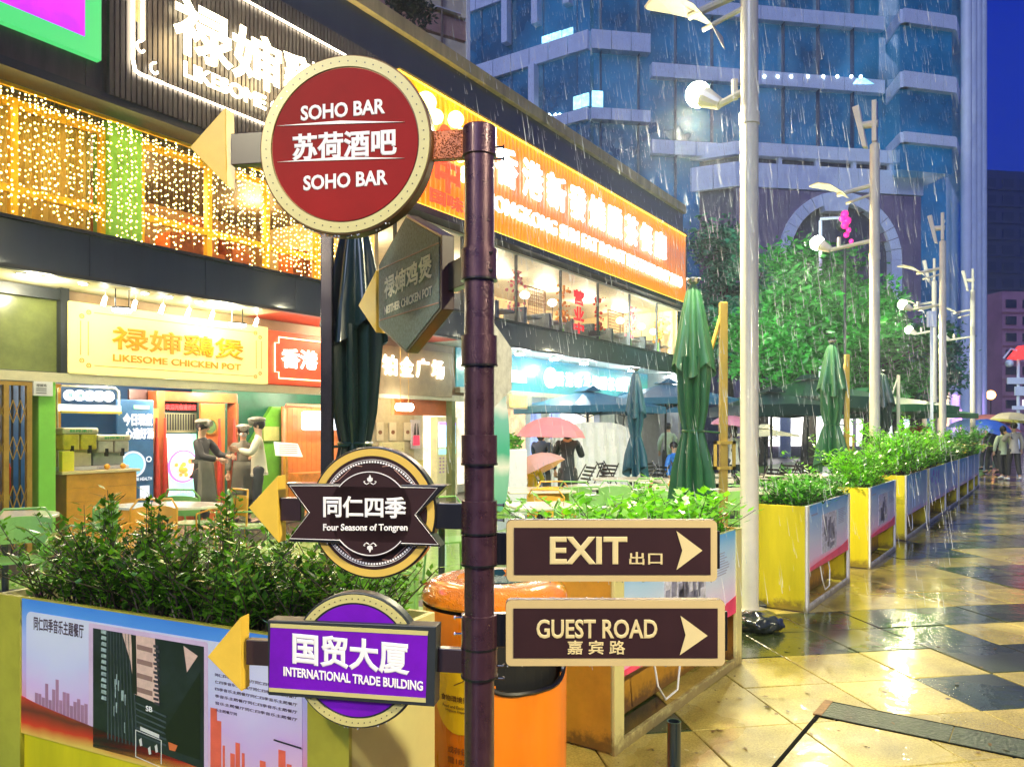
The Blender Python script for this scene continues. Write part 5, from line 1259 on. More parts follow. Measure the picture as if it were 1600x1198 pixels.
lamp('tree_fill_lamp', FB.world((17.5, 8.8, 4.15)), 3600, (.9, 1, .8), .15, 'SPOT', (Vector((At(1285, 28), 28, 5.4)) - FB.world((17.5, 8.8, 4.1))).to_track_quat('-Z', 'Y').to_euler(), 62)
# =================================================================== THE BLUE GLASS TOWER
M_glassb = pm('blue_glass', (0.012, 0.08, 0.17), 0.06, 0.0, var=0.9, scale=.16, coat=1.0, spec=1.0, emit=(.012, .19, .42), es=.16)  # faint blue emission puts light into the glass itself
M_clad = pm('lavender_cladding', (0.70, 0.78, 0.92), 0.4, var=0.08, scale=1.5)
M_purplew = pm('mauve_stone', (0.22, 0.17, 0.26), 0.45, var=0.15, scale=1.5)
FT = Frame(4.17, 41.0, math.atan2(.156, .988))
tw = thing(FT, 'glass_tower', 'big blue glass office tower with pale bands and an arched entrance front', 'building', (8, 0, 0))
def panels(f, x0, x1, z0, z1, y0, y1, step, mt, name='cladding_panel', g=.02):
    n = max(1, round((x1 - x0) / step))
    for q in range(n):
        a = x0 + (x1 - x0) * q / n; b = x0 + (x1 - x0) * (q + 1) / n
        P = [(a + g, y0), (b - g, y0), (b - g, y1), (a + g, y1)]
        add_w(f, P, z0, z1, name, mt)
def conv(f, x, y):   # frame f coordinates -> tower frame
    wv = f.world((x, y, 0)); return FT.loc(wv.x, wv.y)
def add_w(f, P, z0, z1, name, mt):
    return MB().prism([conv(f, *p) for p in P], z0, z1, 'z').build(name, mt, tw)
FA = FT
# tower glass body (face, left flank, bay)
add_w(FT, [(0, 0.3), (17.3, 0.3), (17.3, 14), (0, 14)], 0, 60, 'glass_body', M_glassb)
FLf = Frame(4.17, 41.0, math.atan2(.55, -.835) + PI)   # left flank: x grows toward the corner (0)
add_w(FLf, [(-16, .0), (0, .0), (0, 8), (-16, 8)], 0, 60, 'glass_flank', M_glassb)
for z in (16.4, 20.55, 24.15, 27.8, 31.4):
    z1 = z + (.85 if z == 20.55 or z==24.15 else .6)
    dz = 0.0
    panels(FT, 3.4, 17.2, z, z + .75, -.12, .3, 1.25, M_clad)
for (z, hh_) in ((18.0, .62), (21.75, 1.0), (26.0, .9), (29.6, .9)):
    panels(FLf, -16, 0, z, z + hh_, -.25, .0, 1.2, M_clad); panels(FT, 0, 3.3, z, z + hh_, -.25, .3, 1.1, M_clad)
# window mullions on the face and flank
for f_, xa_, xb_ in ((FT, .6, 17.2), (FLf, -15.5, -.4)):
    q = xa_
    while q < xb_:
        add_w(f_, [(q, -.03), (q + .04, -.03), (q + .04, .3), (q, .3)], 12, 40, 'mullion', pm('mullion_blue', (.03, .05, .12), .3)); q += 2.1
for (x, z0, z1) in ((-5.4, 23.4, 45), (-3.4, 23.9, 45), (-1.4, 24.4, 45), (-3.6, 19.2, 21.7)):
    add_w(FLf, [(x, -.5), (x + .38, -.5), (x + .38, 0), (x, 0)], z0, z1, 'white_fin', M_clad)
M_lit = glow('window_cyan', (.35, .85, 1.0), 1.1, .5)
for (f_, px0, px1, py0, py1) in ((FLf, 847, 861, 58, 86), (FLf, 862, 877, 53, 80), (FLf, 879, 895, 48, 74), (FLf, 896, 908, 152, 172), (FLf, 909, 920, 148, 168), (FT, 925, 942, 142, 170)):
    a = f_.S(px0, (py0 + py1) / 2, -.05); b = f_.S(px1, (py0 + py1) / 2, -.05); zt = f_.S(px0, py0, -.05)[1]; zb = f_.S(px0, py1, -.05)[1]
    add_w(f_, [(a[0], -.08), (b[0], -.08), (b[0], -.03), (a[0], -.03)], zb, zt, 'lit_window', M_lit)
for px in (1215, 1236, 1262, 1286, 1308, 1330, 1345, 858, 868, 875, 1194):
    f_ = FT if px > 900 else FLf; py = 120 if px > 900 else 180
    a = f_.S(px, py, -.1); c_ = conv(f_, a[0], -.1)
    MB().ball((c_[0], c_[1], a[1]), .09, 8, 6).build('ceiling_lamp', glow('office_lamp', (.8, .95, 1), 8), tw)
MB().prism([FT.S(1332, 132, -.1), FT.S(1366, 132, -.1), FT.S(1350, 122, -.1), FT.S(1338, 124, -.1)], -.12, -.08).build('lit_window', M_lit, tw)
# bay on the right with its slanted cheek
U0 = FT.loc(24.2, 42); Bl = FT.loc(*[*( (At(1410, 41.2), 41.2) )]); Cl = FT.loc(At(1387, 43.5), 43.5)
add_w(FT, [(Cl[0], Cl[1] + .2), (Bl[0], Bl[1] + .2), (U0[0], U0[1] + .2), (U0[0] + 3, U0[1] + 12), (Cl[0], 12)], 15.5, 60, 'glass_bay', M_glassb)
for (z, h_) in ((16.9, .55), (19.85, .85), (23.3, .75), (27.2, .8)):
    for (p, q, n) in ((Cl, Bl, 2), (Bl, U0, 4)):
        dx, dy = (q[0] - p[0]) / n, (q[1] - p[1]) / n; L_ = math.hypot(dx, dy); nx, ny = dy / L_ * .12, -dx / L_ * .12
        for k in range(n):
            a = (p[0] + dx * k + dx * .02, p[1] + dy * k + dy * .02); b = (p[0] + dx * (k + .98), p[1] + dy * (k + .98))
            MB().prism([(a[0] + nx, a[1] + ny), (b[0] + nx, b[1] + ny), (b[0] - nx * 3, b[1] - ny * 3), (a[0] - nx * 3, a[1] - ny * 3)], z, z + h_, 'z').build('cladding_panel', M_clad, tw)
# podium
K = FT.loc(12.0, 41.15); Rr = FT.loc(23.7, 43.0); Lp = FT.loc(1.2, 46.2)
FK = Frame(12.0, 41.15, FT.a)
XR = 11.9
add_w(FK, [(0, .35), (XR, .35), (XR + 4, 14), (-6, 14)], 0, 16.2, 'podium_core', pm('podium_core', (.06, .06, .10), .4))
FKL = Frame(12.0, 41.15, math.atan2(.427, -.904) + PI)
add_w(FKL, [(-12, .3), (0, .3), (0, 5), (-12, 5)], 0, 16.2, 'podium_core', pm('podium_core', (.06, .06, .10), .4))
for f_, a_, b_, st_ in ((FK, 0, XR, 2.9), (FKL, -12, 0, 2.9)):
    panels(f_, a_, b_, 16.25, 16.95, 0, .5, st_, M_clad)
for f_, a_, b_ in ((FK, 0, XR), (FKL, -12, 0)): panels(f_, a_, b_, 14.55, 15.85, 0, .5, 1.15, M_clad)
for q in range(6): add_w(FK, [(q * 2.2 + .3, .1), (q * 2.2 + .5, .1), (q * 2.2 + .5, .5), (q * 2.2 + .3, .5)], 15.85, 16.25, 'gap_post', M_clad)
# mauve wall with the arched opening, cut in strips
ac = FK.S(1312, 404, 0.1); ar = 3.0
def wallstrip(x0, x1, zlo): add_w(FK, [(x0, .08), (x1, .08), (x1, .35), (x0, .35)], zlo, 14.5, 'mauve_panel', M_purplew)
q = 0.02
while q < XR - .05:
    e = min(q + .62, XR - .03); mid = (q + e) / 2; dd = abs(mid - ac[0])
    zlo = 0.0 if dd > ar + .1 else ac[1] + math.sqrt(max(0, (ar + .1) ** 2 - dd * dd))
    wallstrip(q, e - .02, zlo); q = e
m = MB(); n = 18
for k in range(n):
    t0 = PI * k / n + .006; t1 = PI * (k + 1) / n - .006
    P = [(ac[0] + r_ * math.cos(t), ac[1] + r_ * math.sin(t)) for (r_, t) in ((ar, t0), (ar + .62, t0), (ar + .62, t1), (ar, t1))]
    b_ = MB()
    vs = [(*conv(FK, p[0], yy), p[1]) for yy in (-.12, .34) for p in P]
    b_.v = vs; b_.f = [(0, 1, 2, 3), (7, 6, 5, 4), (0, 4, 5, 1), (1, 5, 6, 2), (2, 6, 7, 3), (3, 7, 4, 0)]; b_.m = [0] * 6
    b_.build('arch_stone', M_clad, tw)
for sg in (-1, 1):
    x = ac[0] + sg * (ar + .31); add_w(FK, [(x - .31, -.12), (x + .31, -.12), (x + .31, .34), (x - .31, .34)], 0, ac[1], 'arch_leg', M_clad)
P = [FK.S(*p, -.2) for p in ((1285, 304), (1327, 304), (1324, 330), (1289, 330))]
b_ = MB(); b_.v = [(*conv(FK, p[0], yy), p[1]) for yy in (-.25, .3) for p in P]; b_.f = [(0, 1, 2, 3), (7, 6, 5, 4), (0, 4, 5, 1), (1, 5, 6, 2), (2, 6, 7, 3), (3, 7, 4, 0)]; b_.m = [0] * 6; b_.build('keystone', M_clad, tw)
add_w(FK, [(ac[0] - ar, .36), (ac[0] + ar, .36), (ac[0] + ar, .4), (ac[0] - ar, .4)], 0, ac[1] + ar + .3, 'arch_glass', M_glassb)
add_w(FK, [(XR, -.1), (XR + .25, -.1), (XR + .25, .5), (XR, .5)], 0, 16.9, 'corner_trim', M_clad)
# lit ground floor of the podium
rn = random.Random(31); q = .3
while q < XR:
    add_w(FK, [(q, -.02), (q + 1.1, -.02), (q + 1.1, .05), (q, .05)], .6, 3.1, 'lit_shopfront', glow('podium_shop_%d' % rn.randrange(3), rn.choice([(.7, .85, 1), (.9, .85, .8), (.6, .8, 1)]), 1.3, .5)); q += 1.35
# side flank along the street
FSd = Frame(24.2, 42.0, math.atan2(.814, .581))
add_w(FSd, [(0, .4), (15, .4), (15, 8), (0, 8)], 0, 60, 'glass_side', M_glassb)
for (z, h_) in ((16.9, .55), (19.85, .85), (23.3, .75), (27.2, .8)):
    for k in range(5): add_w(FSd, [(k * 3 + .03, -.1), (k * 3 + 2.97, -.1), (k * 3 + 2.97, .4), (k * 3 + .03, .4)], z, z + h_, 'cladding_panel', M_clad)
FR = Frame(23.7, 43.0, math.atan2(.814, .581))
for k in range(3): add_w(FR, [(k * 2 + .1, -.15), (k * 2 + 1.95, -.15), (k * 2 + 1.95, .35), (k * 2 + .1, .35)], 15.2, 16.95, 'cladding_panel', M_clad)
add_w(FR, [(0, -.1), (10, -.1), (10, .4), (0, .4)], 4.5, 14.0, 'mauve_side', M_purplew)
for x in (1.2, 4.6, 8.2, 12):
    c_ = conv(FSd, x, -.45); MB().lathe([(.28, 0), (.28, 60)], c_[0], c_[1], 14).build('round_column', M_clad, tw, smooth=True)
for k in range(5):
    c_ = [(.9, .3, .8), (1, .6, .3), (1, .8, .6), (.6, .3, .9)][k % 4]
    add_w(FSd, [(1 + k * 3, -.3), (3 + k * 3, -.3), (3 + k * 3, -.1), (1 + k * 3, -.1)], 1.2 + (k % 3) * .5, 2.6 + (k % 2) * 1.2, 'shop_sign', glow('street_sign_%d' % (k % 4), c_, 1.6, .4))

# =================================================================== FAR END OF THE STREET
def farblock(name, label, px0, px1, pyt, d, mt, ang, floors, wcol, seed, es):
    f = Frame(At(px0, d), d, R(ang)); W_ = (px1 - px0) / FP * d * 1.15; H_ = Zt(pyt, d)
    t_ = thing(f, name, label, 'building', (W_ / 2, 0, 0))
    MB().box(0, W_, 0, W_ * .6, 0, H_).build('wall', mt, t_)
    rn = random.Random(seed); fh = H_ / floors
    nw = max(3, int(W_ / 3.2))
    for k in range(1, floors):
        for q in range(nw):
            x = (q + .2) * W_ / nw
            o = MB().box(x, x + W_ / nw * .6, -.15, 0, k * fh, k * fh + fh * .5).build('window', pm('far_pane', (.02, .03, .06), .2, var=.3) if rn.random() > es else glow('far_lit', wcol, 1.0, .4), t_)
        MB().box(-.2, W_ + .2, -.3, 0, k * fh - .5, k * fh - .15).build('floor_band', mt, t_)
    return t_
farblock('far_tower', 'dark far tower with stepped top at the right edge, few lit windows', 1533, 1640, 265, 130, pm('far_navy', (.02, .035, .09), .4, var=.3, scale=.3), 8, 16, (.9, .95, 1), 3, .03)
farblock('far_tower', 'lower dark tower standing left of the stepped far tower', 1524, 1536, 318, 118, pm('far_navy', (.02, .035, .09), .4), 4, 12, (.9, .95, 1), 5, .02)
farblock('pink_block', 'pinkish lit apartment block low at the right edge', 1566, 1640, 455, 88, pm('far_pink', (.26, .15, .24), .5, var=.3, scale=.4, emit=(.5, .2, .35), es=.05), 6, 9, (1, .8, .6), 6, .12)
farblock('dusky_block', 'dusky low block between the glass tower and the pink block', 1530, 1566, 540, 92, pm('far_dusk', (.06, .05, .10), .5, var=.2), 3, 4, (1, .6, .3), 9, .3)
# warm lanterns and glows down the street
for (px, py, d, col, s_, lab) in ((1548, 617, 60, (1, .45, .1), .35, 'orange street globe far down the road'), (1492, 640, 50, (1, .8, .7), .5, 'warm white glow of a shop down the road'), (1508, 612, 55, (1, .5, .25), .35, 'orange globe near the glass tower corner'), (1535, 668, 52, (1, .1, .1), .25, 'red lamp low down the far road')):
    x = At(px, d); z = Zt(py, d); t_ = thing(WF, 'globe_lantern', lab, 'lamp', (x, d, 0))
    MB().tube([(x, d, 0), (x, d, z)], .05, 6).build('post', M_dark, t_); MB().ball((x, d, z), s_, 12, 8).build('globe', glow('lantern_%d' % px, col, 6), t_, smooth=True)
# signal post at the right edge
d = 31; x = At(1591, d); t_ = thing(WF, 'signal_post', 'white street post with red lamp hood and pale boxes at the right edge', 'street post', (x, d, 0))
MB().tube([(x, d, 0), (x, d, Zt(555, d))], .06, 8).build('pole', M_clad, t_, smooth=True)
MB().prism([(x - .35, Zt(560, d)), (x + .1, Zt(540, d)), (x + .5, Zt(556, d)), (x + .1, Zt(562, d))], d - .2, d + .2).build('red_hood', glow('hood_red', (1, .05, .05), .8), t_)
MB().tube([(x - .6, d, Zt(560, d)), (x - .3, d, Zt(545, d)), (x + .5, d, Zt(553, d))], .04, 6).build('curved_arm', M_clad, t_)
for (a, b, c, e) in ((-.5, .4, 590, 600), (-.2, .5, 604, 618), (-.3, .5, 634, 640)): MB().box(x + a, x + b, d - .12, d - .061, Zt(e, d), Zt(c, d)).build('sign_box', M_clad, t_)
MB().ball((x - .42, d - .1, Zt(568, d)), .16, 10, 6).build('camera_dome', M_clad, t_, smooth=True)
# ring sculpture
d = 30; f = Frame(At(1452, d), d, R(25)); t_ = thing(f, 'ring_sculpture', 'nested black and pale ring sculpture beyond the planters', 'sculpture', (0, 0, .5))
MB().ring(0, 1.9, .62, .82, -.15, .15, 40).build('outer_ring', M_black, t_); MB().ring(.05, 1.9, .45, .56, -.2, .2, 40, R(120), R(400)).build('inner_ring', pm('ring_pale', (.75, .6, .45), .3), t_)
MB().ring(-.85, 1.7, .9, 1.1, -.1, .1, 30, R(160), R(290)).build('crescent', M_black, t_); MB().box(-.5, .5, -.2, .2, .3, 1.1).build('foot', M_dark, t_); MB().box(-.9, .9, -.5, .5, 0, .3).build('plinth', M_clad, t_)

# =================================================================== STREET LAMPS
M_pole = pm('lamp_cream_paint', (.74, .68, .50), .3, var=.06, coat=.4)
def make_lamp(x, y, label, arm=.67, rz=None, power=200, col=(1, .9, .55), s=1.0):
    f = Frame(x, y, TPL + R(90) if rz is None else rz)      # local x points toward the cafe
    t_ = thing(f, 'street_lamp', label, 'street lamp', (0, 0, 0), 'white street lamps along the terrace')
    sm(MB().lathe([(.16, 0), (.16, .03), (.09, .05), (.078, .08), (.075, 4.2), (.085, 4.2), (.085, 4.3), (.075, 4.3), (.072, 5.98), (.03, 6.02)], 0, 0, 20).build('pole', M_pole, t_))
    MB().lathe([(.16, 0.0), (.17, .02), (.17, .035), (.12, .05)], 0, 0, 20).build('base_flange', M_pole, t_)
    MB().prism([(.10, 5.95), (.17, 5.97), (.32, 6.62), (.22, 6.64)], -.06, .06).build('slanted_fin', M_pole, t_, bevel=.01)
    MB().box(-.035, .035, -.06, .06, 6.02, 6.66).build('upright_fin', M_pole, t_, bevel=.01)
    MB().tube([(-.05, 0, 6.3), (.2, 0, 6.32)], .06, 8).build('fin_clamp', M_pole, t_)
    # curved reflector wing
    pts = [(.98, 5.52), (.80, 5.50), (.60, 5.42), (.42, 5.28), (.30, 5.12), (.23, 4.93)]
    wd = [.02, .20, .27, .24, .15, .015]; n = len(pts); m = MB()
    for j in range(n):
        for sy in (-1, 1):
            m.v.append((pts[j][0], sy * wd[j], pts[j][1])); m.v.append((pts[j][0] - .012, sy * wd[j], pts[j][1] - .02))
    for j in range(n - 1):
        a = j * 4; b = a + 4
        m.f += [(a, b, b + 2, a + 2), (a + 1, a + 3, b + 3, b + 1), (a, a + 1, b + 1, b), (a + 2, b + 2, b + 3, a + 3)]; m.m += [0] * 4
    m.build('reflector_wing', pm('wing_white', (.5, .48, .38), .35, var=.08), t_, smooth=False)
    MB().tube([(.05, 0, 5.36), (.55, 0, 5.30)], .035, 8).build('wing_arm', M_pole, t_)
    MB().tube([(.05, 0, 5.22), (.42, 0, 5.14)], .022, 8).build('wing_arm', M_pole, t_)
    MB().tube([(.05, 0, 4.50), (arm - .02, 0, 4.44)], .032, 8).build('lamp_arm', M_pole, t_)
    MB().tube([(arm - .15, 0, 4.45), (arm - .15, 0, 4.62)], .03, 8).build('stub', M_pole, t_)
    MB().tube([(arm - .02, 0, 4.44), (arm + .16, 0, 4.56)], [.05, .10], 12).build('lamp_head', M_pole, t_)
    MB().ball((arm + .18, 0, 4.575), .11, 14, 10).build('bulb', glow('street_bulb', (1, .93, .62), 110), t_, smooth=True)
    lamp('street_light', f.world((arm + .24, 0, 4.40)), power, col, .10, 'SPOT', (0, 0, 0), 172)
    return t_
make_lamp(2.04, 6.6, 'nearest tall cream street lamp right of the signs with glaring bulb', arm=.28, power=620)
make_lamp(5.62, 11.9, 'second cream street lamp whose forked top stands before the stone arch', power=480)
make_lamp(10.15, 18.1, 'third cream street lamp in the row before the tower corner', power=420)
make_lamp(14.7, 24.5, 'farthest slim street lamp of the row beside the tower columns', power=240)
make_lamp(At(1460, 23), 23, 'short glaring street lamp behind the third lamp, left of it', arm=.5, power=130)
make_lamp(-2.6, -2.2, 'unseen cream street lamp added behind the camera to light the sign fronts', power=420, arm=.67)  # out of view, added to light the sign faces
make_lamp(4.2, -1.0, 'unseen cream street lamp added across the path to light the planter fronts', power=900, arm=.67)  # another unseen lamp, added to brighten the planter fronts
d = 26; x = At(1282, d); t_ = thing(WF, 'camera_pole', 'thin pole with a security camera in front of the arch', 'pole', (x, d, 0))
MB().tube([(x, d, 0), (x, d, Zt(345, d))], .06, 8).build('pole', M_clad, t_); MB().tube([(x, d, Zt(342, d)), (x + .8, d, Zt(340, d))], .05, 6).build('arm', M_clad, t_); MB().ball((x + .75, d, Zt(352, d)), .22, 12, 8).build('camera', M_dark, t_, smooth=True)
x = At(1320, 24); d = 24; t_ = thing(WF, 'pink_ornament', 'glowing magenta ornament hung near the second lamp head', 'ornament', (x, d, Zt(378, d)))
for (dx, dz, r_) in ((0, .55, .12), (-.08, .4, .1), (.08, .34, .12), (0, .2, .12), (.12, .05, .08), (.05, -.1, .09), (.2, -.3, .07), (.1, -.45, .07)): MB().ball((x + dx, d, Zt(362, d) + dz), r_, 9, 6).build('glowing_bead', glow('magenta', (1, .02, .3), .6, .3), t_, smooth=True)
MB().tube([(x, d, 0), (x, d, Zt(378, d))], .04, 6).build('pole', M_dark, t_)
d = 21; x = At(1456, d); t_ = thing(WF, 'street_notice', 'small pale notice box on a post beside the third lamp', 'sign', (x, d, Zt(512, d)))
MB().box(x - .12, x + .1, d - .05, d + .05, Zt(511, d), Zt(486, d)).build('box', M_clad, t_, bevel=.01); MB().box(x - .03, x + .03, d - .02, d + .04, 0, Zt(511, d)).build('post', M_clad, t_)

# =================================================================== TREES
def tube_br(m, p, q, r0, r1): m.tube([p, (Vector(p) + Vector(q)) / 2 + Vector((random.uniform(-.1, .1), random.uniform(-.1, .1), 0)), q], [r0, (r0 + r1) / 2, r1], 7)
def make_tree(x, y, h, rx, rz_, cz_, n, label, mat, seed, size=.13):
    rnd = random.Random(seed); t_ = thing(WF, 'tree', label, 'tree', (x, y, 0), 'trees beyond the terrace')
    m = MB(); top = (x, y, cz_ - rz_ * .3); m.tube([(x, y, 0), (x + .1, y, h * .3), top], [.28, .2, .14], 9)
    cl = []
    for k in range(26):
        v = Vector((rnd.gauss(0, 1), rnd.gauss(0, 1), rnd.gauss(0, 1))).normalized(); rr_ = rnd.uniform(.35, .95)
        c_ = Vector((x + v.x * rx * rr_, y + v.y * rx * rr_, cz_ + v.z * rz_ * rr_)); cl.append((c_, rnd.uniform(.5, 1.0)))
        if k < 16: m.tube([top, (Vector(top) + c_) / 2 + Vector((0, 0, -.2)), tuple(c_)], [.08, .05, .02], 5)
    m.build('trunk', pm('bark', (.05, .04, .035), .8, var=.4), t_, smooth=True)
    lf = MB()
    for (c_, w_) in cl:
        for _ in range(int(n / 26 * (0.6 + w_))):
            v = Vector((rnd.gauss(0, 1), rnd.gauss(0, 1), rnd.gauss(0, .7))) * (.42 * w_ * rx / 2.2)
            leaf(lf, c_ + v, size * rnd.uniform(.6, 1.4), rnd)
    lf.build('crown', mat, t_)
L_tree = leafmat('leaf_tree', (.05, .34, .05), .3, .45, .6); L_tree2 = leafmat('leaf_tree_dark', (.035, .24, .14), .3, .45, .6)
make_tree(At(1262, 27), 27, 8, 3.1, 2.7, 4.9, 17000, 'big bright green tree in the middle before the arch', L_tree, 1)
make_tree(At(1355, 31), 31, 8, 2.6, 2.7, 4.7, 12000, 'tree right of the bright one, behind the second lamp', L_tree, 2)
make_tree(At(1135, 31), 31, 9, 2.6, 3.7, 7.0, 15000, 'tall dark bluish tree just right of the orange sign', L_tree2, 3)
make_tree(At(1425, 34), 34, 6, 2.2, 2.6, 4.6, 9000, 'small dark tree at the tower corner behind the third lamp', L_tree2, 5)
make_tree(At(1190, 34), 34, 8, 2.8, 3.0, 5.0, 13000, 'dark tree between the near lamp post and the bright tree', L_tree2, 8)

# =================================================================== PARASOLS
M_pg = pm('parasol_green', (.025, .14, .05), .45, var=.2, scale=3, coat=.2); M_pg2 = pm('parasol_dark_green', (.006, .028, .024), .35, var=.25, scale=3, coat=.3)
M_pteal = pm('parasol_teal', (.03, .16, .26), .4, var=.15); M_mast = pm('mast_yellow', (.62, .42, .07), .4, var=.1)
def folded(m, prof, cx_, cy_, nf, ph=0, rnd=None, n=64, hem=0.0):
    base = len(m.v)
    for i, (r_, z, amp) in enumerate(prof):
        for k in range(n):
            t = 2 * PI * k / n; s_ = (.5 + .5 * math.cos(nf * t + ph + z * .6)) ** .7 + .35 * math.sin(2.3 * t + z * 2.1) * amp * 2
            q = r_ * (1 - amp + amp * s_ * 1.3)
            zz_ = z - (hem * (.5 + .5 * math.sin(3 * t + 1)) if i == len(prof) - 1 else 0)
            m.v.append((cx_ + q * math.cos(t), cy_ + q * math.sin(t), zz_))
    for i in range(len(prof) - 1):
        for k in range(n): j = (k + 1) % n; a = base + i * n; m.f.append((a + k, a + n + k, a + n + j, a + j)); m.m.append(m.cm)
    return m
def closed_parasol(x, y, H, label, cmat, mmat, rz=0.0, mx=.29, my=0.0, s=1.0, zb=1.0, mast_top=None, frame=True):
    f = Frame(x, y, rz); t_ = thing(f, 'closed_parasol', label, 'parasol', (mx, my, 0))
    k = s; mt_ = mast_top or H - .2
    m = folded(MB(), [(.03 * k, H, .0), (.07 * k, H - .06, .1), (.12 * k, H - .3, .2), (.18 * k, H - .62, .3), (.205 * k, H - .70, .3)], 0, 0, 8, hem=.16, ph=.4)
    m.build('upper_skirt', cmat, t_, smooth=True)
    ztie = zb + .55
    m = folded(MB(), [(.06 * k, H - .5, .2), (.14 * k, H - .8, .4), (.17 * k, (H + ztie) / 2, .45), (.145 * k, ztie + .2, .4), (.10 * k, ztie, .25), (.13 * k, ztie - .12, .4), (.17 * k, zb + .2, .5), (.18 * k, zb, .6)], 0, 0, 9, hem=.22)
    m.build('folded_canopy', cmat, t_, smooth=True)
    MB().lathe([(.105 * k, ztie - .012), (.115 * k, ztie), (.105 * k, ztie + .012)], 0, 0, 24, caps=False).tube([(.10 * k, 0, ztie), (mx, my, ztie - .02)], .01, 6).build('tie_strap', cmat, t_)
    MB().lathe([(.02, H), (.05, H + .02), (.06, H + .05), (.02, H + .07)], 0, 0, 12).tube([(-.06, 0, H + .05), (.07, 0, H + .055)], .012, 6).build('finial', M_steel, t_)
    MB().box(mx - .035, mx + .035, my - .03, my + .03, 0, mt_).build('mast', mmat, t_, bevel=.006)
    MB().tube([(mx, my, mt_ - .05), (.05, 0, zb + .9)] if mx > 0 else [(mx, my, mt_ - .05), (0, 0, H - .1)], .02, 6).build('swing_arm', mmat, t_)
    MB().box(mx - .3, mx + .3, my - .3, my + .3, 0.004, .06).build('base', M_dark, t_, bevel=.01)
    if frame:
        z0 = 1.22; q = MB()
        for (a, b, c, e) in ((-.13, -.10, z0, z0 + .26), (.04, .07, z0, z0 + .26), (-.13, .07, z0, z0 + .03), (-.13, .07, z0 + .23, z0 + .26)): q.box(mx + a + .03, mx + b + .03, my - .05, my - .031, c, e)
        q.build('crank_frame', mmat, t_)
    return t_
closed_parasol(At(1083, 7.0), 7.0, 2.9, 'nearest bright green closed cantilever parasol with yellow mast beside the lamp', M_pg, M_mast, mx=.275, zb=1.02, mast_top=2.74, s=.93)
closed_parasol(At(1300, 12.4), 12.4, 2.95, 'second green closed parasol with yellow mast, left of the second lamp', M_pg, M_mast, mx=.24, zb=1.1, mast_top=2.78, s=1.15)
closed_parasol(At(1377, 19), 19, 2.95, 'third dark green closed parasol with grey mast behind the second lamp', M_pg2, pm('grey_mast', (.4, .42, .35), .4), mx=.42, zb=.9, mast_top=2.9, s=1.5)
closed_parasol(At(555, 4.9), 4.9, 2.98, 'near black green closed parasol with steel mast below the red disc', M_pg2, pm('dark_steel', (.09, .08, .09), .2, .9, var=.3), mx=-.13, my=-.2, zb=.95, mast_top=3.1, s=1.0, frame=False)
closed_parasol(At(993, 14), 14, 2.62, 'slim teal closed parasol standing among the folding chairs', pm('parasol_blue_teal', (.015, .09, .13), .4, var=.2), M_dark, mx=.0, my=0, zb=.9, mast_top=2.4, s=.95, frame=False)
def open_parasol(px, py, d, half, drop, label, mt, rz=0.3, val=.16, pole=True):
    x = At(px, d); zt = Zt(py, d); f = Frame(x, d, rz); t_ = thing(f, 'open_parasol', label, 'parasol', (0, 0, 0))
    ze = zt - drop; cs = [(half, half), (-half, half), (-half, -half), (half, -half)]
    m = MB()
    for k in range(4):
        a, b = cs[k], cs[(k + 1) % 4]; mid = ((a[0] + b[0]) / 2 * .97, (a[1] + b[1]) / 2 * .97)
        m.poly([(0, 0, zt), (*a, ze), (*mid, ze + .04)]); m.poly([(0, 0, zt), (*mid, ze + .04), (*b, ze)])
        m.poly([(*a, ze), (*a, ze - val), (*mid, ze + .04 - val), (*mid, ze + .04)]); m.poly([(*mid, ze + .04), (*mid, ze + .04 - val), (*b, ze - val), (*b, ze)])
    o = m.build('canopy', mt, t_); sf_ = o.modifiers.new('thickness', 'SOLIDIFY'); sf_.thickness = .012
    MB().prism([(-.25, zt - .02), (.25, zt - .02), (0, zt + .12)], -.25, .25).build('vent_cap', mt, t_)
    MB().tube([(0, 0, 0), (0, 0, zt - .02)], .03, 8).build('pole', M_dark, t_)
    for a in cs: MB().tube([(0, 0, ze - .25), (a[0] * .55, a[1] * .55, zt - drop * .56 - .03)], .012, 5).build('rib', M_dark, t_)
    MB().box(-.35, .35, -.35, .35, .004, .06).build('base', M_dark, t_)
open_parasol(918, 610, 19, 1.35, .42, 'open teal parasol, left of the slim closed one', M_pteal, .5)
open_parasol(1040, 598, 20, 1.35, .45, 'open teal parasol behind the near green closed one', M_pteal, .2)
open_parasol(975, 618, 24, 1.5, .4, 'open teal parasol in the back between the two nearer teal ones', M_pteal, .1)
open_parasol(1262, 592, 21, 1.5, .55, 'open dark green parasol left of the second closed parasol', M_pg2, .35, .3)
open_parasol(1205, 612, 18, 1.1, .35, 'open dark green parasol right of the near lamp post', M_pg2, .1, .25)
open_parasol(1350, 612, 23, 1.8, .45, 'open green parasol behind the second lamp post', M_pg, .5, .2)
open_parasol(1410, 628, 25, 1.5, .4, 'open pale edged green parasol near the ring sculpture', M_pg, .2, .15)
open_parasol(1195, 668, 26, .8, .25, 'small cream open parasol beyond the near lamp post', M_cream, .2, .05)

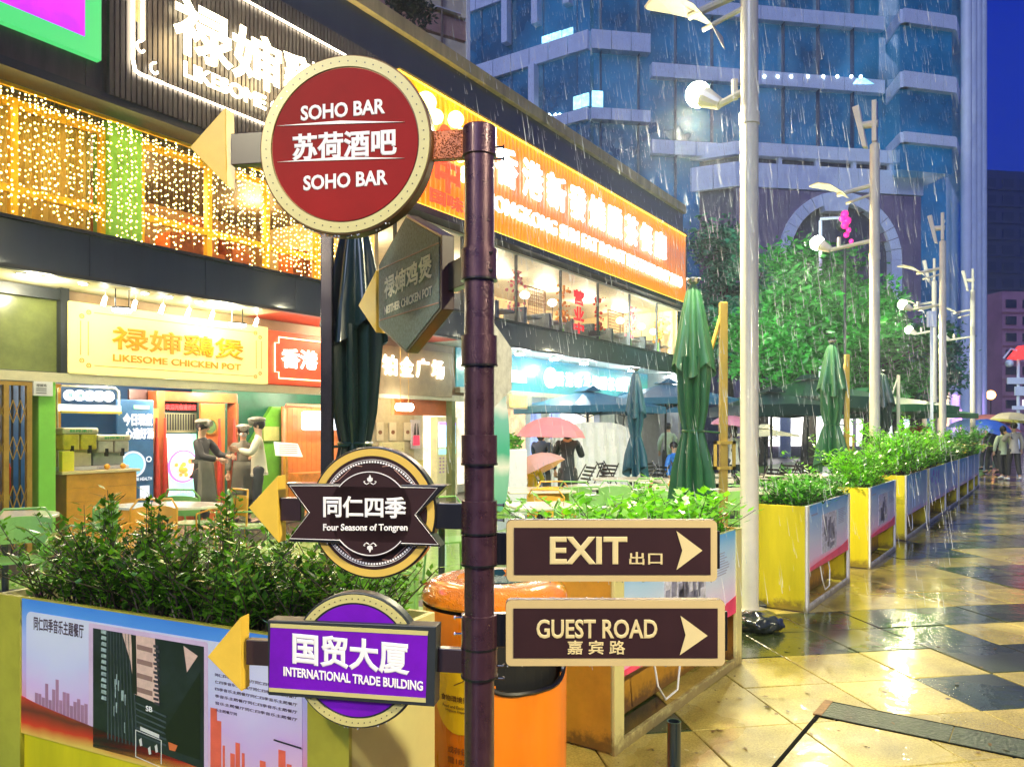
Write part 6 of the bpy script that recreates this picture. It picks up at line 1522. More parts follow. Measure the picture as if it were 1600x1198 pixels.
# =================================================================== CAFE FURNITURE
M_cg = pm('chair_green', (.20, .42, .10), .4, var=.12, coat=.3); M_co = pm('chair_orange', (.75, .38, .04), .4, var=.12)
M_tt = pm('table_white', (.72, .68, .52), .25, var=.06, coat=.4)
def make_chair(mt, label, x, y, rz, group='green metal cafe chairs'):
    t_ = thing(WF, 'cafe_chair', label, 'chair', (0, 0, 0), group)
    MB().prism(rrect(-.21, .21, -.20, .20, .05, 3), .44, .458, 'z').build('seat', mt, t_)
    bk = MB()
    n = 10
    for k in range(n + 1):
        u = -1 + 2 * k / n; xx = .21 * u; yy = .20 + .05 * (1 - u * u); top = .80 - .03 * abs(u) ** 3
        bk.v += [(xx, yy, .56), (xx, yy + .02, top), (xx, yy + .008, .56), (xx, yy + .028, top)]
    for k in range(n):
        a = k * 4; b = a + 4; bk.f += [(a, b, b + 1, a + 1), (a + 2, a + 3, b + 3, b + 2), (a + 1, b + 1, b + 3, a + 3), (a, a + 2, b + 2, b)]; bk.m += [0] * 4
    bk.build('backrest', mt, t_)
    MB().tube([(-.21, .20, .44), (-.22, .21, .78), (-.16, .25, .87), (.16, .25, .87), (.22, .21, .78), (.21, .20, .44)], .012, 7).build('back_frame', mt, t_)
    MB().tube([(-.2, .2, .64), (-.24, .0, .64), (-.22, -.18, .60), (-.2, -.19, .45)], .011, 6).build('arm_rest', mt, t_)
    MB().tube([(.2, .2, .64), (.24, .0, .64), (.22, -.18, .60), (.2, -.19, .45)], .011, 6).build('arm_rest', mt, t_)
    for (a, b) in ((-.19, -.18), (.19, -.18), (-.19, .19), (.19, .19)): MB().tube([(a, b, .445), (a * 1.15, b * 1.2, .004)], .012, 6).build('leg', mt, t_)
    t_.location = (x, y, 0); t_.rotation_euler = (0, 0, rz); return t_
def P(px, d): return At(px, d), d
rnd = random.Random(44)
gc = make_chair(M_cg, 'green cafe chair close behind the orange bin, turned away', *P(640, 4.7), 2.6)
for (px, d, rz, lab) in ((30, 6.7, .4, 'green cafe chair at the left edge before the lattice gate'), (300, 9.3, 3.0, 'green cafe chair behind the white oval table'), (812, 8.6, 1.2, 'green cafe chair just right of the post, backrest toward us'),
        (835, 7.7, -1.6, 'green cafe chair side on, nearest right of the post'), (925, 9.2, .2, 'green cafe chair behind the leafy planter, below the umbrella couple'), (1030, 9.6, .1, 'green cafe chair in front of the long white table'),
        (1155, 9.4, -.3, 'green cafe chair behind the near lamp post'), (130, 7.4, -.6, 'green cafe chair beside the left round table'), (705, 7.9, .5, 'green cafe chair left of the post behind the banner sign'), (1000, 7.6, .6, 'green cafe chair half buried behind the bright leaves'), (392, 9.0, 1.9, 'green cafe chair near the waiters feet')):
    dup(gc, *P(px, d), rz, lab)
oc = make_chair(M_co, 'orange cafe chair under the white oval table front', *P(232, 7.6), .2, 'orange cafe chairs')
for (px, d, rz, lab) in ((870, 10.2, .2, 'orange cafe chair beside the dark coat person'), (1075, 11, 0.1, 'orange cafe chair under the long white table'), (858, 9.3, 2.9, 'orange cafe chair at the small square table'), (345, 8.9, -.7, 'orange cafe chair next to the oval table, behind the shrub tip')):
    dup(oc, *P(px, d), rz, lab)
def make_table(x, y, rx, ry, label, rz=0, square=False, h=.74):
    t_ = thing(Frame(x, y, rz), 'cafe_table', label, 'table', (0, 0, 0))
    if square: MB().box(-rx, rx, -ry, ry, h, h + .03).build('table_top', M_tt, t_, bevel=.006)
    else: MB().prism([(rx * math.cos(2 * PI * k / 36), ry * math.sin(2 * PI * k / 36)) for k in range(36)], h, h + .03, 'z').build('table_top', M_tt, t_, bevel=.006)
    MB().lathe([(.03, .03), (.03, h)], 0, 0, 10).build('leg', M_dark, t_); MB().lathe([(.26, .004), (.25, .02), (.04, .05)], 0, 0, 18).build('foot', M_dark, t_)
make_table(*P(263, 8.3), .58, .38, 'white oval cafe table in front of the portal')
make_table(*P(8, 7.3), .45, .45, 'white round cafe table at the left edge')
make_table(*P(838, 10.4), .45, .4, 'small square white cafe table beside the dark coat person', .2, True)
make_table(*P(985, 12.6), .62, .4, 'white oval cafe table among orange and black chairs')
make_table(*P(1120, 12.2), 1.0, .4, 'long white cafe table behind the near closed parasol', .1, True)
make_table(*P(845, 8.3), .35, .35, 'white square cafe table nearest right of the post', .3, True)
make_table(*P(1190, 10.3), .8, .4, 'long white table right of the near lamp post', .15, True)
make_table(*P(1250, 13.5), .8, .4, 'white table below the black folding chairs on the right', .15, True)
for (px, d, lab) in ((800, 12.8, 'white cafe table right behind the surfboard sign'), (935, 11.0, 'white cafe table under the slim closed parasol'), (1050, 10.6, 'white cafe table just left of the near green parasol'), (1225, 12.0, 'white cafe table below the open dark green parasol'), (1150, 13.6, 'white cafe table behind the near lamp post')):
    make_table(*P(px, d), .5, .4, lab, .1)
for (px, d, rz, lab) in ((780, 12.0, .3, 'green cafe chair at the table behind the surfboard sign'), (905, 10.6, 2.8, 'green cafe chair beneath the slim closed parasol'), (960, 10.3, -.2, 'green cafe chair right of the dark coat person'), (1015, 11.3, 3.0, 'green cafe chair at the table left of the near green parasol'), (1180, 11.6, .3, 'green cafe chair just right of the near lamp post'), (1240, 11.2, .1, 'green cafe chair in front of the second closed parasol')):
    dup(gc, *P(px, d), rz, lab)
make_table(*P(690, 6.9), .4, .3, 'small wooden cart like table behind the banner sign', .1, True)
fc0 = None
def fold_chair(label):
    t_ = thing(WF, 'folding_chair', label, 'chair', (0, 0, 0), 'black folding slat chairs')
    for sx_ in (-.2, .2): MB().tube([(sx_, .32, .95), (sx_, -.25, .01)], .012, 6).build('back_leg', M_black, t_); MB().tube([(sx_ * .9, -.2, .46), (sx_ * .9, .28, .01)], .012, 6).build('front_leg', M_black, t_)
    for k in range(5): MB().box(-.19, .19, .0, .012, 0, .035).build('back_slat', M_black, t_).location = (0, .17 + k * .035, .62 + k * .065)
    for k in range(5): MB().box(-.19, .19, -.2 + k * .075, -.145 + k * .075, .45, .465).build('seat_slat', M_black, t_)
    return t_
fc = fold_chair('black folding chair right of the dark coat person'); fc.location = (*P(868 + 30, 13.4), 0); fc.rotation_euler = (0, 0, -1.2)
for (px, d, rz, lab) in ((935, 14, -.9, 'black folding chair second from the dark coat person'), (962, 14.8, 1.1, 'black folding chair leaning toward the slim closed parasol'), (1012, 13.5, -1.2, 'black folding chair right of the slim closed parasol'), (1035, 14.6, .9, 'black folding chair before the seated blue jacket person'),
        (1075, 15, .3, 'black folding chair behind the near green parasol'), (1195, 12.6, -1.0, 'black folding chair nearest right of the lamp post'), (1215, 14, -1.1, 'black folding chair second right of the lamp post'), (1238, 15, -1.2, 'black folding chair third right of the lamp post'),
        (1255, 14.4, -1.0, 'black folding chair fourth right of the lamp post'), (1272, 13.8, 1.2, 'black folding chair leaning left beside the second parasol'), (1180, 11.2, 1.4, 'black folding chair low behind the first shrubs')):
    dup(fc, *P(px, d), rz, lab)
x, y = P(1015, 9.9); t_ = single(WF, 'red_flower', 'tiny red flower on the cafe table before the closed teal parasol', 'flower', MB().ball((x, y, .86), .05, 8, 6).tube([(x, y, .77), (x, y, .85)], .01, 5), M_flw[2], (x, y, .77))
x, y = P(800, 11.5); t_ = thing(WF, 'white_planter_box', 'tall white box with a small green plant right of the surfboard sign', 'planter', (x, y, 0))
MB().box(x - .22, x + .22, y - .2, y + .2, 0, 1.28).build('box', M_white, t_, bevel=.01)
m = MB(); leafball(m, (x, y, 1.36), .16, 120, .06, rnd); m.build('plant', leafmat('leaf_bright', (.10, .30, .03)), t_)
# draped white sheet rack
f = Frame(*P(925, 17), .15); t_ = thing(f, 'draped_cover', 'big white draped cover behind the folding chairs under the teal parasol', 'cover', (0, 0, 0))
m = MB(); n = 60
for i in range(5):
    for k in range(n + 1):
        u = k / n * PI; r_ = 1.0; m.v.append((math.cos(u) * (.95 + .02 * i), -.35 + .05 * math.sin(k * 1.3 + i) , [1.72, 1.6, 1.2, .7, .1][i] - (.28 * (abs(math.cos(u)) ** 3) if i < 2 else 0)))
for i in range(4):
    for k in range(n): a = i * (n + 1) + k; m.f.append((a, a + 1, a + n + 2, a + n + 1)); m.m.append(0)
m.build('cloth', pm('white_cloth', (.78, .8, .76), .6, var=.08), t_, smooth=True); MB().box(-.9, .9, -.3, .5, 0.01, 1.35).build('frame', M_white, t_)

# =================================================================== BIN AND NEAR STREET THINGS
bxc, byc = At(773, 3.25), 3.25
F_b = Frame(bxc, byc, R(-8)); bt = thing(F_b, 'litter_bin', 'round orange litter bin with black mouth and yellow sticker behind the post', 'bin', (0, 0, 0))
M_or = pm('bin_orange', (.80, .20, .004), .32, var=.2, scale=5, coat=.5, rvar=.12, streak=1); M_orw = wet(pm('bin_orange_wet', (.78, .21, .008), .18, var=.06, coat=1.0), 120, .9)
RB = .30; NA = 72
oz = (.42, .86)     # mouth height range
def brad(z): return RB * (1.0 + .012 * math.sin(z * 3))
def mouth(t, z):     # t measured from +x going toward -y (camera right front)
    c_ = -50; w_ = 38
    a = (math.degrees(t) - c_)
    u = a / w_; v = (z - .72) / .145
    return (abs(u) ** 4 + abs(v) ** 4) < 1
zs = [.03 + .02 * i for i in range(43)]
m = MB(); idx = {}
for j, z in enumerate(zs):
    for k in range(NA): t = -PI + 2 * PI * k / NA; idx[j, k] = len(m.v); m.v.append((brad(z) * math.cos(t), brad(z) * math.sin(t), z))
for j in range(len(zs) - 1):
    for k in range(NA):
        t = -PI + 2 * PI * (k + .5) / NA
        if mouth(t, (zs[j] + zs[j + 1]) / 2): continue
        m.f.append((idx[j, k], idx[j, (k + 1) % NA], idx[j + 1, (k + 1) % NA], idx[j + 1, k])); m.m.append(0)
m.build('body', M_or, bt, smooth=True)
rimp = []
for k in range(49):
    a = 2 * PI * k / 48; u = math.copysign(abs(math.cos(a)) ** .5, math.cos(a)); v = math.copysign(abs(math.sin(a)) ** .5, math.sin(a))
    t = R(-50 + 39 * u); z = .72 + .148 * v; rimp.append(((RB + .004) * math.cos(t), (RB + .004) * math.sin(t), z))
MB().tube(rimp, .011, 7, caps=False).build('mouth_rim', M_black, bt, smooth=True)
MB().lathe([(RB - .03, .05), (RB - .03, .88)], 0, 0, 40).build('liner', pm('liner_black', (.006, .006, .007), .6), bt)
prof = [(RB * 1.01, .885)]
for k in range(9): a = R(90) * k / 8; prof.append((.215 + .095 * math.cos(a), .895 + .075 * math.sin(a)))
prof += [(.16, .97), (.15, .955), (.0, .95)]
MB().lathe(prof, 0, 0, 64, caps=False).build('dome', M_orw, bt, smooth=True)
MB().lathe([(.0, .957), (.13, .957), (.145, .972), (.15, .972), (.155, .955)], .04, .02, 30, caps=False).build('ash_tray', pm('tray_teal', (.02, .09, .10), .1, .6, coat=1), bt, smooth=True)
MB().lathe([(RB * 1.02, 0.005), (RB * 1.02, .035), (RB, .04)], 0, 0, 48).build('foot_ring', M_dark, bt)
def wrapb(rad, a0):    # flat x,z -> round the drum, x along the arc from angle a0
    def w_(p): t = R(a0) + p[0] / RB; r_ = rad + max(0, -p[1]); return (r_ * math.cos(t), r_ * math.sin(t), p[2])
    return w_
stk = MB(); nseg = 28; W0 = wrapb(RB + .0055, -108)
for k in range(nseg):
    a = 2 * PI * k / nseg; b = 2 * PI * (k + 1) / nseg
    for (r0, r1) in ((0, .06), (.06, .12)): stk.poly([W0((r0 * math.cos(a), 0, .56 + r0 * 1.25 * math.sin(a))), W0((r1 * math.cos(a), 0, .56 + r1 * 1.25 * math.sin(a))), W0((r1 * math.cos(b), 0, .56 + r1 * 1.25 * math.sin(b))), W0((r0 * math.cos(b), 0, .56 + r0 * 1.25 * math.sin(b)))])
stk.build('sticker', pm('sticker_yellow', (.85, .55, .01), .3, coat=.6), bt)
M_ink = pm('ink_brown', (.10, .03, .01), .4)
W1 = wrapb(RB + .0068, -108)
MB().text('食物環境衛生署', -.085, .095, .535, .56, 0, .0005, .015, warp=W1).text('Food and Environmental', -.075, .085, .510, .522, 0, .0005, .015, warp=W1).text('Hygiene Department', -.06, .07, .493, .505, 0, .0005, .015, warp=W1).build('sticker_lettering', M_ink, bt)
MB().tube([W1((-.02, 0, .60)), W1((.02, 0, .62)), W1((.045, 0, .66))], .002, 5).build('swoosh', M_ink, bt)
MB().text('或有任何查詢', -.05, .13, .335, .362, 0, .0005, .02, warp=W1).text('電1823', -.05, .05, .295, .320, 0, .0005, .02, warp=W1).build('body_lettering', pm('print_brown', (.22, .05, .005), .4), bt)
# cut off pipe
px_, py_ = At(1053, 3.0), 3.0
t_ = thing(Frame(px_, py_, 0), 'pipe_bollard', 'short dark hollow pipe standing on the paving at the bottom edge', 'bollard', (0, 0, 0))
MB().lathe([(.027, 0), (.027, .455), (.0225, .455), (.0225, .3)], 0, 0, 24, caps=False).build('pipe', pm('pipe_teal', (.02, .035, .045), .25, .5, coat=.6, var=.3), t_, smooth=False)
MB().lathe([(.05, .002), (.045, .012), (.028, .014)], 0, 0, 24).build('flange', M_dark, t_)
# crumpled bag at the lamp foot
x, y = G(1192, 988); m = bmesh.new(); bmesh.ops.create_icosphere(m, subdivisions=4, radius=.16)
from mathutils import noise
for v in m.verts:
    nn_ = noise.noise(v.co * 14) * .035 + abs(noise.noise(v.co * 30)) * .02; v.co += v.normal * nn_; v.co.z = max(v.co.z * .55, -.05) ; v.co.x *= 1.15
me = bpy.data.meshes.new('crumpled_sheet'); m.to_mesh(me); m.free(); me.materials.append(pm('bag_black', (.02, .025, .02), .18, var=.5, coat=1)); me.polygons.foreach_set('use_smooth', [True] * len(me.polygons))
o = bpy.data.objects.new('crumpled_sheet', me); C.objects.link(o); o.location = (x, y + .1, .055); props(o, 'crumpled dark plastic sheet at the foot of the near lamp', 'plastic sheet')

# =================================================================== SHRUBS IN THE PLANTERS
def shoots(f, name, label, x0, x1, y0, y1, z0, hmean, hvar, n, leaves, size, mat, seed, spread=.25, tall=(), stem=(.04, .03, .02), blooms=None, wide=.42, cat='shrub', group='shrubs in the box planters'):
    rnd = random.Random(seed); t_ = thing(f, name, label, cat, ((x0 + x1) / 2, (y0 + y1) / 2, z0), group)
    lf = MB(); st = MB(); tips = []
    for k in range(n + len(tall)):
        if k < n: bx_, by_ = rnd.uniform(x0, x1), rnd.uniform(y0, y1); H_ = max(.08, rnd.gauss(hmean, hvar)); dx, dy = rnd.gauss(0, spread), rnd.gauss(0, spread)
        else: bx_, H_ = tall[k - n]; by_ = (y0 + y1) / 2; dx, dy = rnd.gauss(0, .05), rnd.gauss(0, .05)
        p0 = Vector((bx_, by_, z0)); p1 = Vector((bx_ + dx * H_, by_ + dy * H_, z0 + H_)); pm_ = (p0 + p1) / 2 + Vector((dx, dy, 0)) * -.05
        st.tube([p0, pm_, p1], [.004, .003, .0015], 4, caps=False)
        nl = int(leaves * H_ / hmean)
        for q in range(nl):
            u = (q + rnd.random()) / nl; u = .18 + .82 * u; c = p0.lerp(pm_, u * 2) if u < .5 else pm_.lerp(p1, u * 2 - 1)
            ang = rnd.uniform(0, 6.28); out = Vector((math.cos(ang), math.sin(ang), rnd.uniform(.1, .9))).normalized()
            s_ = size * rnd.uniform(.6, 1.3); side = out.cross(Vector((0, 0, 1))).normalized() * s_ * wide; nrm = side.cross(out).normalized()
            b0 = c + out * size * .3 + Vector((rnd.gauss(0, 1), rnd.gauss(0, 1), rnd.gauss(0, 1))) * size * .35; mid = b0 + out * s_ * .9
            lf.poly([b0, mid + side - nrm * s_ * .12, b0 + out * s_ * 2 + nrm * s_ * -.2, mid - side - nrm * s_ * .12]) if rnd.random() < .5 else lf.poly([b0, mid + side, b0 + out * s_ * 1.9, mid - side])
        tips.append(p1)
    st.build('stem', pm('twig_brown', stem, .6), t_); lf.build('foliage', mat, t_)
    if blooms:
        bm_ = MB(); cnt, bmat, br_ = blooms
        for _ in range(cnt):
            p = rnd.choice(tips) + Vector((rnd.gauss(0, .03), rnd.gauss(0, .03), rnd.uniform(-.06, .03)))
            for j in range(5): a = j * 1.256; bm_.poly([p, p + Vector((math.cos(a - .5), math.sin(a - .5), .3)) * br_, p + Vector((math.cos(a), math.sin(a), .2)) * br_ * 1.6, p + Vector((math.cos(a + .5), math.sin(a + .5), .3)) * br_])
        bm_.build('blossom', bmat, t_, kind='stuff')
    return t_
L_dark = leafmat('leaf_shrub', (.085, .22, .018), .13, .45, .75); L_br = leafmat('leaf_lime', (.18, .50, .02), .3, .45, .4); L_mid = leafmat('leaf_mid', (.07, .27, .02), .3, .4, .5)
zs_ = PH - .09
xx = [-1.70, -1.30, -.90, -.50, -.06]
tl = [[(-1.62, .36), (-1.45, .52)], [(-1.16, .42), (-1.2, .50), (-1.0, .36)], [(-.80, .52), (-.68, .34)], [(-.35, .33)]]
slab = ['leftmost dark glossy shrub of the near planter with one tall shoot', 'second dark shrub of the near planter below the drink counter', 'third dark shrub of the near planter with a tall dense shoot left of the arrow', 'rightmost dark shrub of the near planter behind the banner sign']
for k in range(4):
    tall = []
    for (a, b) in tl[k]: tall += [(a + random.uniform(-.035, .035), b * random.uniform(.75, 1.0)) for _ in range(9)]
    shoots(FL, 'shrub', slab[k], xx[k], xx[k + 1] - .02, .08, .44, zs_, .26, .07, 92, 25, .024, L_dark, 50 + k, .5, tall=tall)
shoots(FPn, 'leafy_plant', 'bright green leafy plants with a few white blooms in the nearest row planter', .02, 1.76, .04, .42, zs_, .27, .06, 210, 19, .037, L_br, 61, .5, wide=.6, blooms=(14, pm('bloom_white', (.85, .85, .8), .5), .035))
pl = [(3.6, 5.15, .26, L_mid, 'low dark leafed plants in the planter beside the first lamp', .036), (6.1, 7.7, .46, L_br, 'bright lime bushy plants in the third planter of the row', .038), (8.8, 10.85, .72, L_br, 'large lime bush in the fourth planter of the row', .04),
      (11.1, 13.15, .62, L_br, 'tall lime bush in the fifth planter of the row', .042), (13.35, 15.35, .45, L_mid, 'olive green bush in the sixth planter of the row', .044), (15.65, 17.4, .34, L_mid, 'bush with yellow flowers in the seventh planter', .044), (17.6, 19.1, .66, L_mid, 'rounded dark green bush in the planter next to last', .05), (19.4, 20.8, .3, L_br, 'small bush with yellow flowers in the last planter of the row', .045)]
for k, (a, b, h_, mt, lab, sz) in enumerate(pl):
    shoots(FPn, 'leafy_plant', lab, a, b, .04, .42, zs_, h_ * .85, h_ * .2, 130, int(16 + 34 * h_), sz, mt, 70 + k, .5, blooms=(60, pm('bloom_yellow', (.9, .6, .02), .5), .05) if k in (5, 7) else None)
# =================================================================== PEOPLE
def skin_mesh(verts, edges, radii, sub=2, root=0):
    me = bpy.data.meshes.new('s'); me.from_pydata([tuple(v) for v in verts], edges, []); o = bpy.data.objects.new('s', me); C.objects.link(o)
    sk_ = o.modifiers.new('skin', 'SKIN'); sk_.use_smooth_shade = True; sk_.branch_smoothing = 1.0
    lay = me.skin_vertices[0].data
    for i, r_ in enumerate(radii):
        lay[i].radius = (r_, r_) if not isinstance(r_, tuple) else r_; lay[i].use_root = (i == root)
    s_ = o.modifiers.new('sub', 'SUBSURF'); s_.levels = sub; s_.render_levels = sub
    dg = bpy.context.evaluated_depsgraph_get(); out = bpy.data.meshes.new_from_object(o.evaluated_get(dg))
    V = [tuple(v.co) for v in out.vertices]; F = [tuple(p.vertices) for p in out.polygons]
    bpy.data.objects.remove(o); bpy.data.meshes.remove(me); bpy.data.meshes.remove(out)
    return V, F
M_skin = pm('skin', (.62, .38, .25), .5, var=.06); M_hair = pm('hair_black', (.012, .01, .01), .4, var=.2)
class Pose:
    def __init__(s, sit=False, stride=.0, arms=None, lean=0.0):
        hp = .93 if not sit else .47
        s.j = {}
        J = s.j
        J['pelvis'] = (0, 0, hp); J['spine'] = (0, -lean * .3, hp + .2); J['chest'] = (0, -lean * .8, hp + .40); J['neck'] = (0, -lean, hp + .55); J['head'] = (0, -lean - .015, hp + .66); J['crown'] = (0, -lean - .01, hp + .76)
        for sg, sd in ((1, 'L'), (-1, 'R')):
            st = stride * sg
            if sit: J['hip' + sd] = (sg * .09, 0, hp - .02); J['knee' + sd] = (sg * .12, -.42, hp); J['ankle' + sd] = (sg * .12, -.42, .09); J['toe' + sd] = (sg * .13, -.57, .05)
            else: J['hip' + sd] = (sg * .09, 0, hp - .05); J['knee' + sd] = (sg * .10, -.03 - st * .5, .50); J['ankle' + sd] = (sg * .10, .02 - st, .09 + (.03 if st < 0 else 0)); J['toe' + sd] = (sg * .12, -.13 - st, .045)
            J['sh' + sd] = (sg * .155, -lean * .85, hp + .47)
            a = (arms or {}).get(sd)
            if a: J['el' + sd], J['wr' + sd] = a
            else: J['el' + sd] = (sg * .25, -lean * .8 + .02, hp + .19); J['wr' + sd] = (sg * .25, -lean * .8 - .06, hp - .05)
def person(x, y, rz, H, label, pose, top, bottom, hair='short', coat_len=0.10, shoes=M_black, headwear=None, mask=False, apron=None, skirt=False, face=True, name_grp=None, extra=None):
    f = Frame(x, y, rz); t_ = thing(f, 'person', label, 'person', (0, 0, 0)); k_ = H / 1.70
    J = {k: Vector(v) for k, v in pose.j.items()}
    def sc_(L): return [Vector(v) * k_ for v in L]
    # body, one continuous surface
    names = ['pelvis', 'spine', 'chest', 'neck', 'head', 'crown', 'shL', 'elL', 'wrL', 'shR', 'elR', 'wrR', 'hipL', 'kneeL', 'ankleL', 'toeL', 'hipR', 'kneeR', 'ankleR', 'toeR']
    E = [(0, 1), (1, 2), (2, 3), (3, 4), (4, 5), (2, 6), (6, 7), (7, 8), (2, 9), (9, 10), (10, 11), (0, 12), (12, 13), (13, 14), (14, 15), (0, 16), (16, 17), (17, 18), (18, 19)]
    rad = [.115, .10, .12, .052, .088, .07, .06, .042, .028, .06, .042, .028, .085, .058, .04, .035, .085, .058, .04, .035]
    V, F = skin_mesh(sc_([J[n] for n in names]), E, [r_ * k_ for r_ in rad])
    b = MB(); b.v += V; b.f += F; b.m += [0] * len(F)
    for sd in 'LR':     # hands: palm, four fingers and a thumb, curled
        w_ = J['wr' + sd]; d_ = (w_ - J['el' + sd]).normalized(); sidev = d_.cross(Vector((0, 1, .2))).normalized(); nv = d_.cross(sidev)
        palm = w_ + d_ * .085
        b.tube([w_ * k_, (w_ + d_ * .04) * k_, palm * k_], [.026 * k_, .036 * k_, .032 * k_], 8)
        for q, L in enumerate((.062, .07, .066, .052)):
            o_ = sidev * ((q - 1.5) * .018); b.tube([(palm + o_) * k_, (palm + o_ + d_ * L * .5 + nv * .008) * k_, (palm + o_ + d_ * L * .8 + nv * .03) * k_], [.0095 * k_, .0085 * k_, .007 * k_], 5)
        b.tube([(w_ + d_ * .03 - sidev * .025) * k_, (w_ + d_ * .06 - sidev * .05 + nv * .01) * k_, (w_ + d_ * .09 - sidev * .05 + nv * .02) * k_], [.012 * k_, .010 * k_, .008 * k_], 5)
    hd = J['head']
    if face:
        b.tube([(hd + Vector((0, -.085, .0))) * k_, (hd + Vector((0, -.112, -.02))) * k_], [.011, .015], 6)
        for sg in (-1, 1): b.ball((hd + Vector((sg * .088, 0, -.01))) * k_, .022 * k_, 6, 5, (.5, .8, 1.2))
    bo = b.build('body', M_skin, t_, smooth=True)
    if face:
        m = MB()
        for sg in (-1, 1): m.ball((hd + Vector((sg * .032, -.084, .012))) * k_, .009 * k_, 6, 4)
        m.box(-.024 * k_, .024 * k_, (hd.y - .094) * k_, (hd.y - .08) * k_, (hd.z - .052) * k_, (hd.z - .045) * k_)
        m.build('face_features', M_hair, t_)
    # jacket
    e = .016
    names = ['pelvis', 'spine', 'chest', 'collar', 'shL', 'elL', 'cuffL', 'shR', 'elR', 'cuffR']
    J['collar'] = J['chest'].lerp(J['neck'], .97); J['cuffL'] = J['elL'].lerp(J['wrL'], .88); J['cuffR'] = J['elR'].lerp(J['wrR'], .88)
    P = sc_([J[n] for n in names]); E = [(0, 1), (1, 2), (2, 3), (2, 4), (4, 5), (5, 6), (2, 7), (7, 8), (8, 9)]; rd = [.135, .13, .14, .07, .075, .062, .048, .075, .062, .048]
    if coat_len: P.append((J['pelvis'] + Vector((0, 0.01, -coat_len))) * k_); E.append((0, 10)); rd.append(.16 if coat_len > .12 else .14)
    V, F = skin_mesh(P, E, [r_ * k_ for r_ in rd]); b = MB(); b.v += V; b.f += F; b.m += [0] * len(F); b.build('jacket' if coat_len or True else 'shirt', top, t_, smooth=True)
    # trousers
    names = ['pelvis', 'hipL', 'kneeL', 'ankleL', 'hipR', 'kneeR', 'ankleR']; P = [J[n] for n in names]; P[3] = P[2].lerp(P[3], .92); P[6] = P[5].lerp(P[6], .92)
    V, F = skin_mesh(sc_(P), [(0, 1), (1, 2), (2, 3), (0, 4), (4, 5), (5, 6)], [r_ * k_ for r_ in (.10, .10, .078, .06, .10, .078, .06)]); b = MB(); b.v += V; b.f += F; b.m += [0] * len(F); b.build('trousers', bottom, t_, smooth=True)
    for sd in 'LR':
        a, c = J['ankle' + sd], J['toe' + sd]; V, F = skin_mesh(sc_([a + Vector((0, .05, -.04)), a + Vector((0, -.02, -.03)), c + Vector((0, -.03, -.01))]), [(0, 1), (1, 2)], [.045 * k_, .05 * k_, .038 * k_]); b = MB(); b.v += [(v[0], v[1], max(v[2], .004)) for v in V]; b.f += F; b.m += [0] * len(F); b.build('shoe', shoes, t_, smooth=True)
    hh = MB()
    if hair: hh.ball((hd + Vector((0, .022, .035))) * k_, .105 * k_, 14, 10, (.93, .95, 1.0 if hair == 'short' else 1.15))
    if hair == 'long': hh.ball((hd + Vector((0, .05, -.05))) * k_, .09 * k_, 12, 8, (.9, .6, 1.2))
    if hair: hh.build('hair', M_hair, t_, smooth=True)
    if headwear == 'beret':
        MB().ball((hd + Vector((0, -.0, .105))) * k_, .125 * k_, 16, 8, (1, 1.05, .42)).tube([(hd + Vector((0, -.06, .085))) * k_, (hd + Vector((0, -.145, .07))) * k_], [.07, .05], 8).build('cap', pm('grey_cap', (.26, .25, .21), .7, var=.4, scale=40), t_, smooth=True)
    if mask:
        MB().ball((hd + Vector((0, -.048, -.03))) * k_, .055 * k_, 10, 8, (1.15, .8, .8)).build('face_mask', M_white, t_, smooth=True)
    if apron:
        m = MB(); n = 8; z0, z1 = .42 * k_, 1.08 * k_
        for i in range(6):
            z = z1 + (z0 - z1) * i / 5
            for q in range(n + 1): a = R(-90 - 75 + 150 * q / n); r_ = (.165 + .012 * i + .008 * math.sin(q * 2.1) * i) * k_; m.v.append((r_ * math.cos(a), r_ * math.sin(a) * .95, z))
        for i in range(5):
            for q in range(n): a = i * (n + 1) + q; m.f.append((a, a + 1, a + n + 2, a + n + 1)); m.m.append(0)
        o = m.build('apron', apron, t_, smooth=True); s_ = o.modifiers.new('thickness', 'SOLIDIFY'); s_.thickness = .008
        MB().lathe([(.163 * k_, 1.04 * k_), (.163 * k_, 1.10 * k_)], 0, 0, 20, caps=False).build('apron_band', apron, t_)
    return t_, J, k_
def held_umbrella(x, y, z, R0, label, mt, tilt=(0, 0), hgt=.28, shaft=.75):
    f = Frame(x, y, 0); t_ = thing(f, 'umbrella', label, 'umbrella', (0, 0, z - shaft)); m = MB(); nr = 8; n = 5
    tx, ty = tilt
    def tr(p): return (p[0] + (p[2] - z) * tx, p[1] + (p[2] - z) * ty, p[2] - p[0] * tx - p[1] * ty)
    pts = []
    for i in range(n + 1):
        for k in range(nr * 2):
            a = PI * k / nr; u = i / n; r_ = R0 * math.sin(u * 1.35) / math.sin(1.35) * (1 if k % 2 == 0 else 1 - .08 * u); zz_ = z + hgt * math.cos(u * 1.5) - (0 if k % 2 else .01 * u)
            m.v.append(tr((r_ * math.cos(a), r_ * math.sin(a), zz_)))
    N = nr * 2
    for i in range(n):
        for k in range(N): a = i * N; j = (k + 1) % N; m.f.append((a + k, a + N + k, a + N + j, a + j)); m.m.append(0)
    m.build('canopy', mt, t_, smooth=False)
    MB().tube([tr((0, 0, z + hgt + .05)), tr((0, 0, z - shaft))], .008, 6).build('shaft', M_steel, t_)
    MB().tube([tr((0, 0, z - shaft)), tr((.02, 0, z - shaft - .06)), tr((.05, 0, z - shaft - .05))], .014, 6).build('handle', M_dark, t_)
    for k in range(nr):
        a = 2 * PI * k / nr; MB().tube([tr((0, 0, z + .02)), tr((R0 * .55 * math.cos(a), R0 * .55 * math.sin(a), z + hgt * .66))], .003, 4).build('rib', M_steel, t_)
    return t_
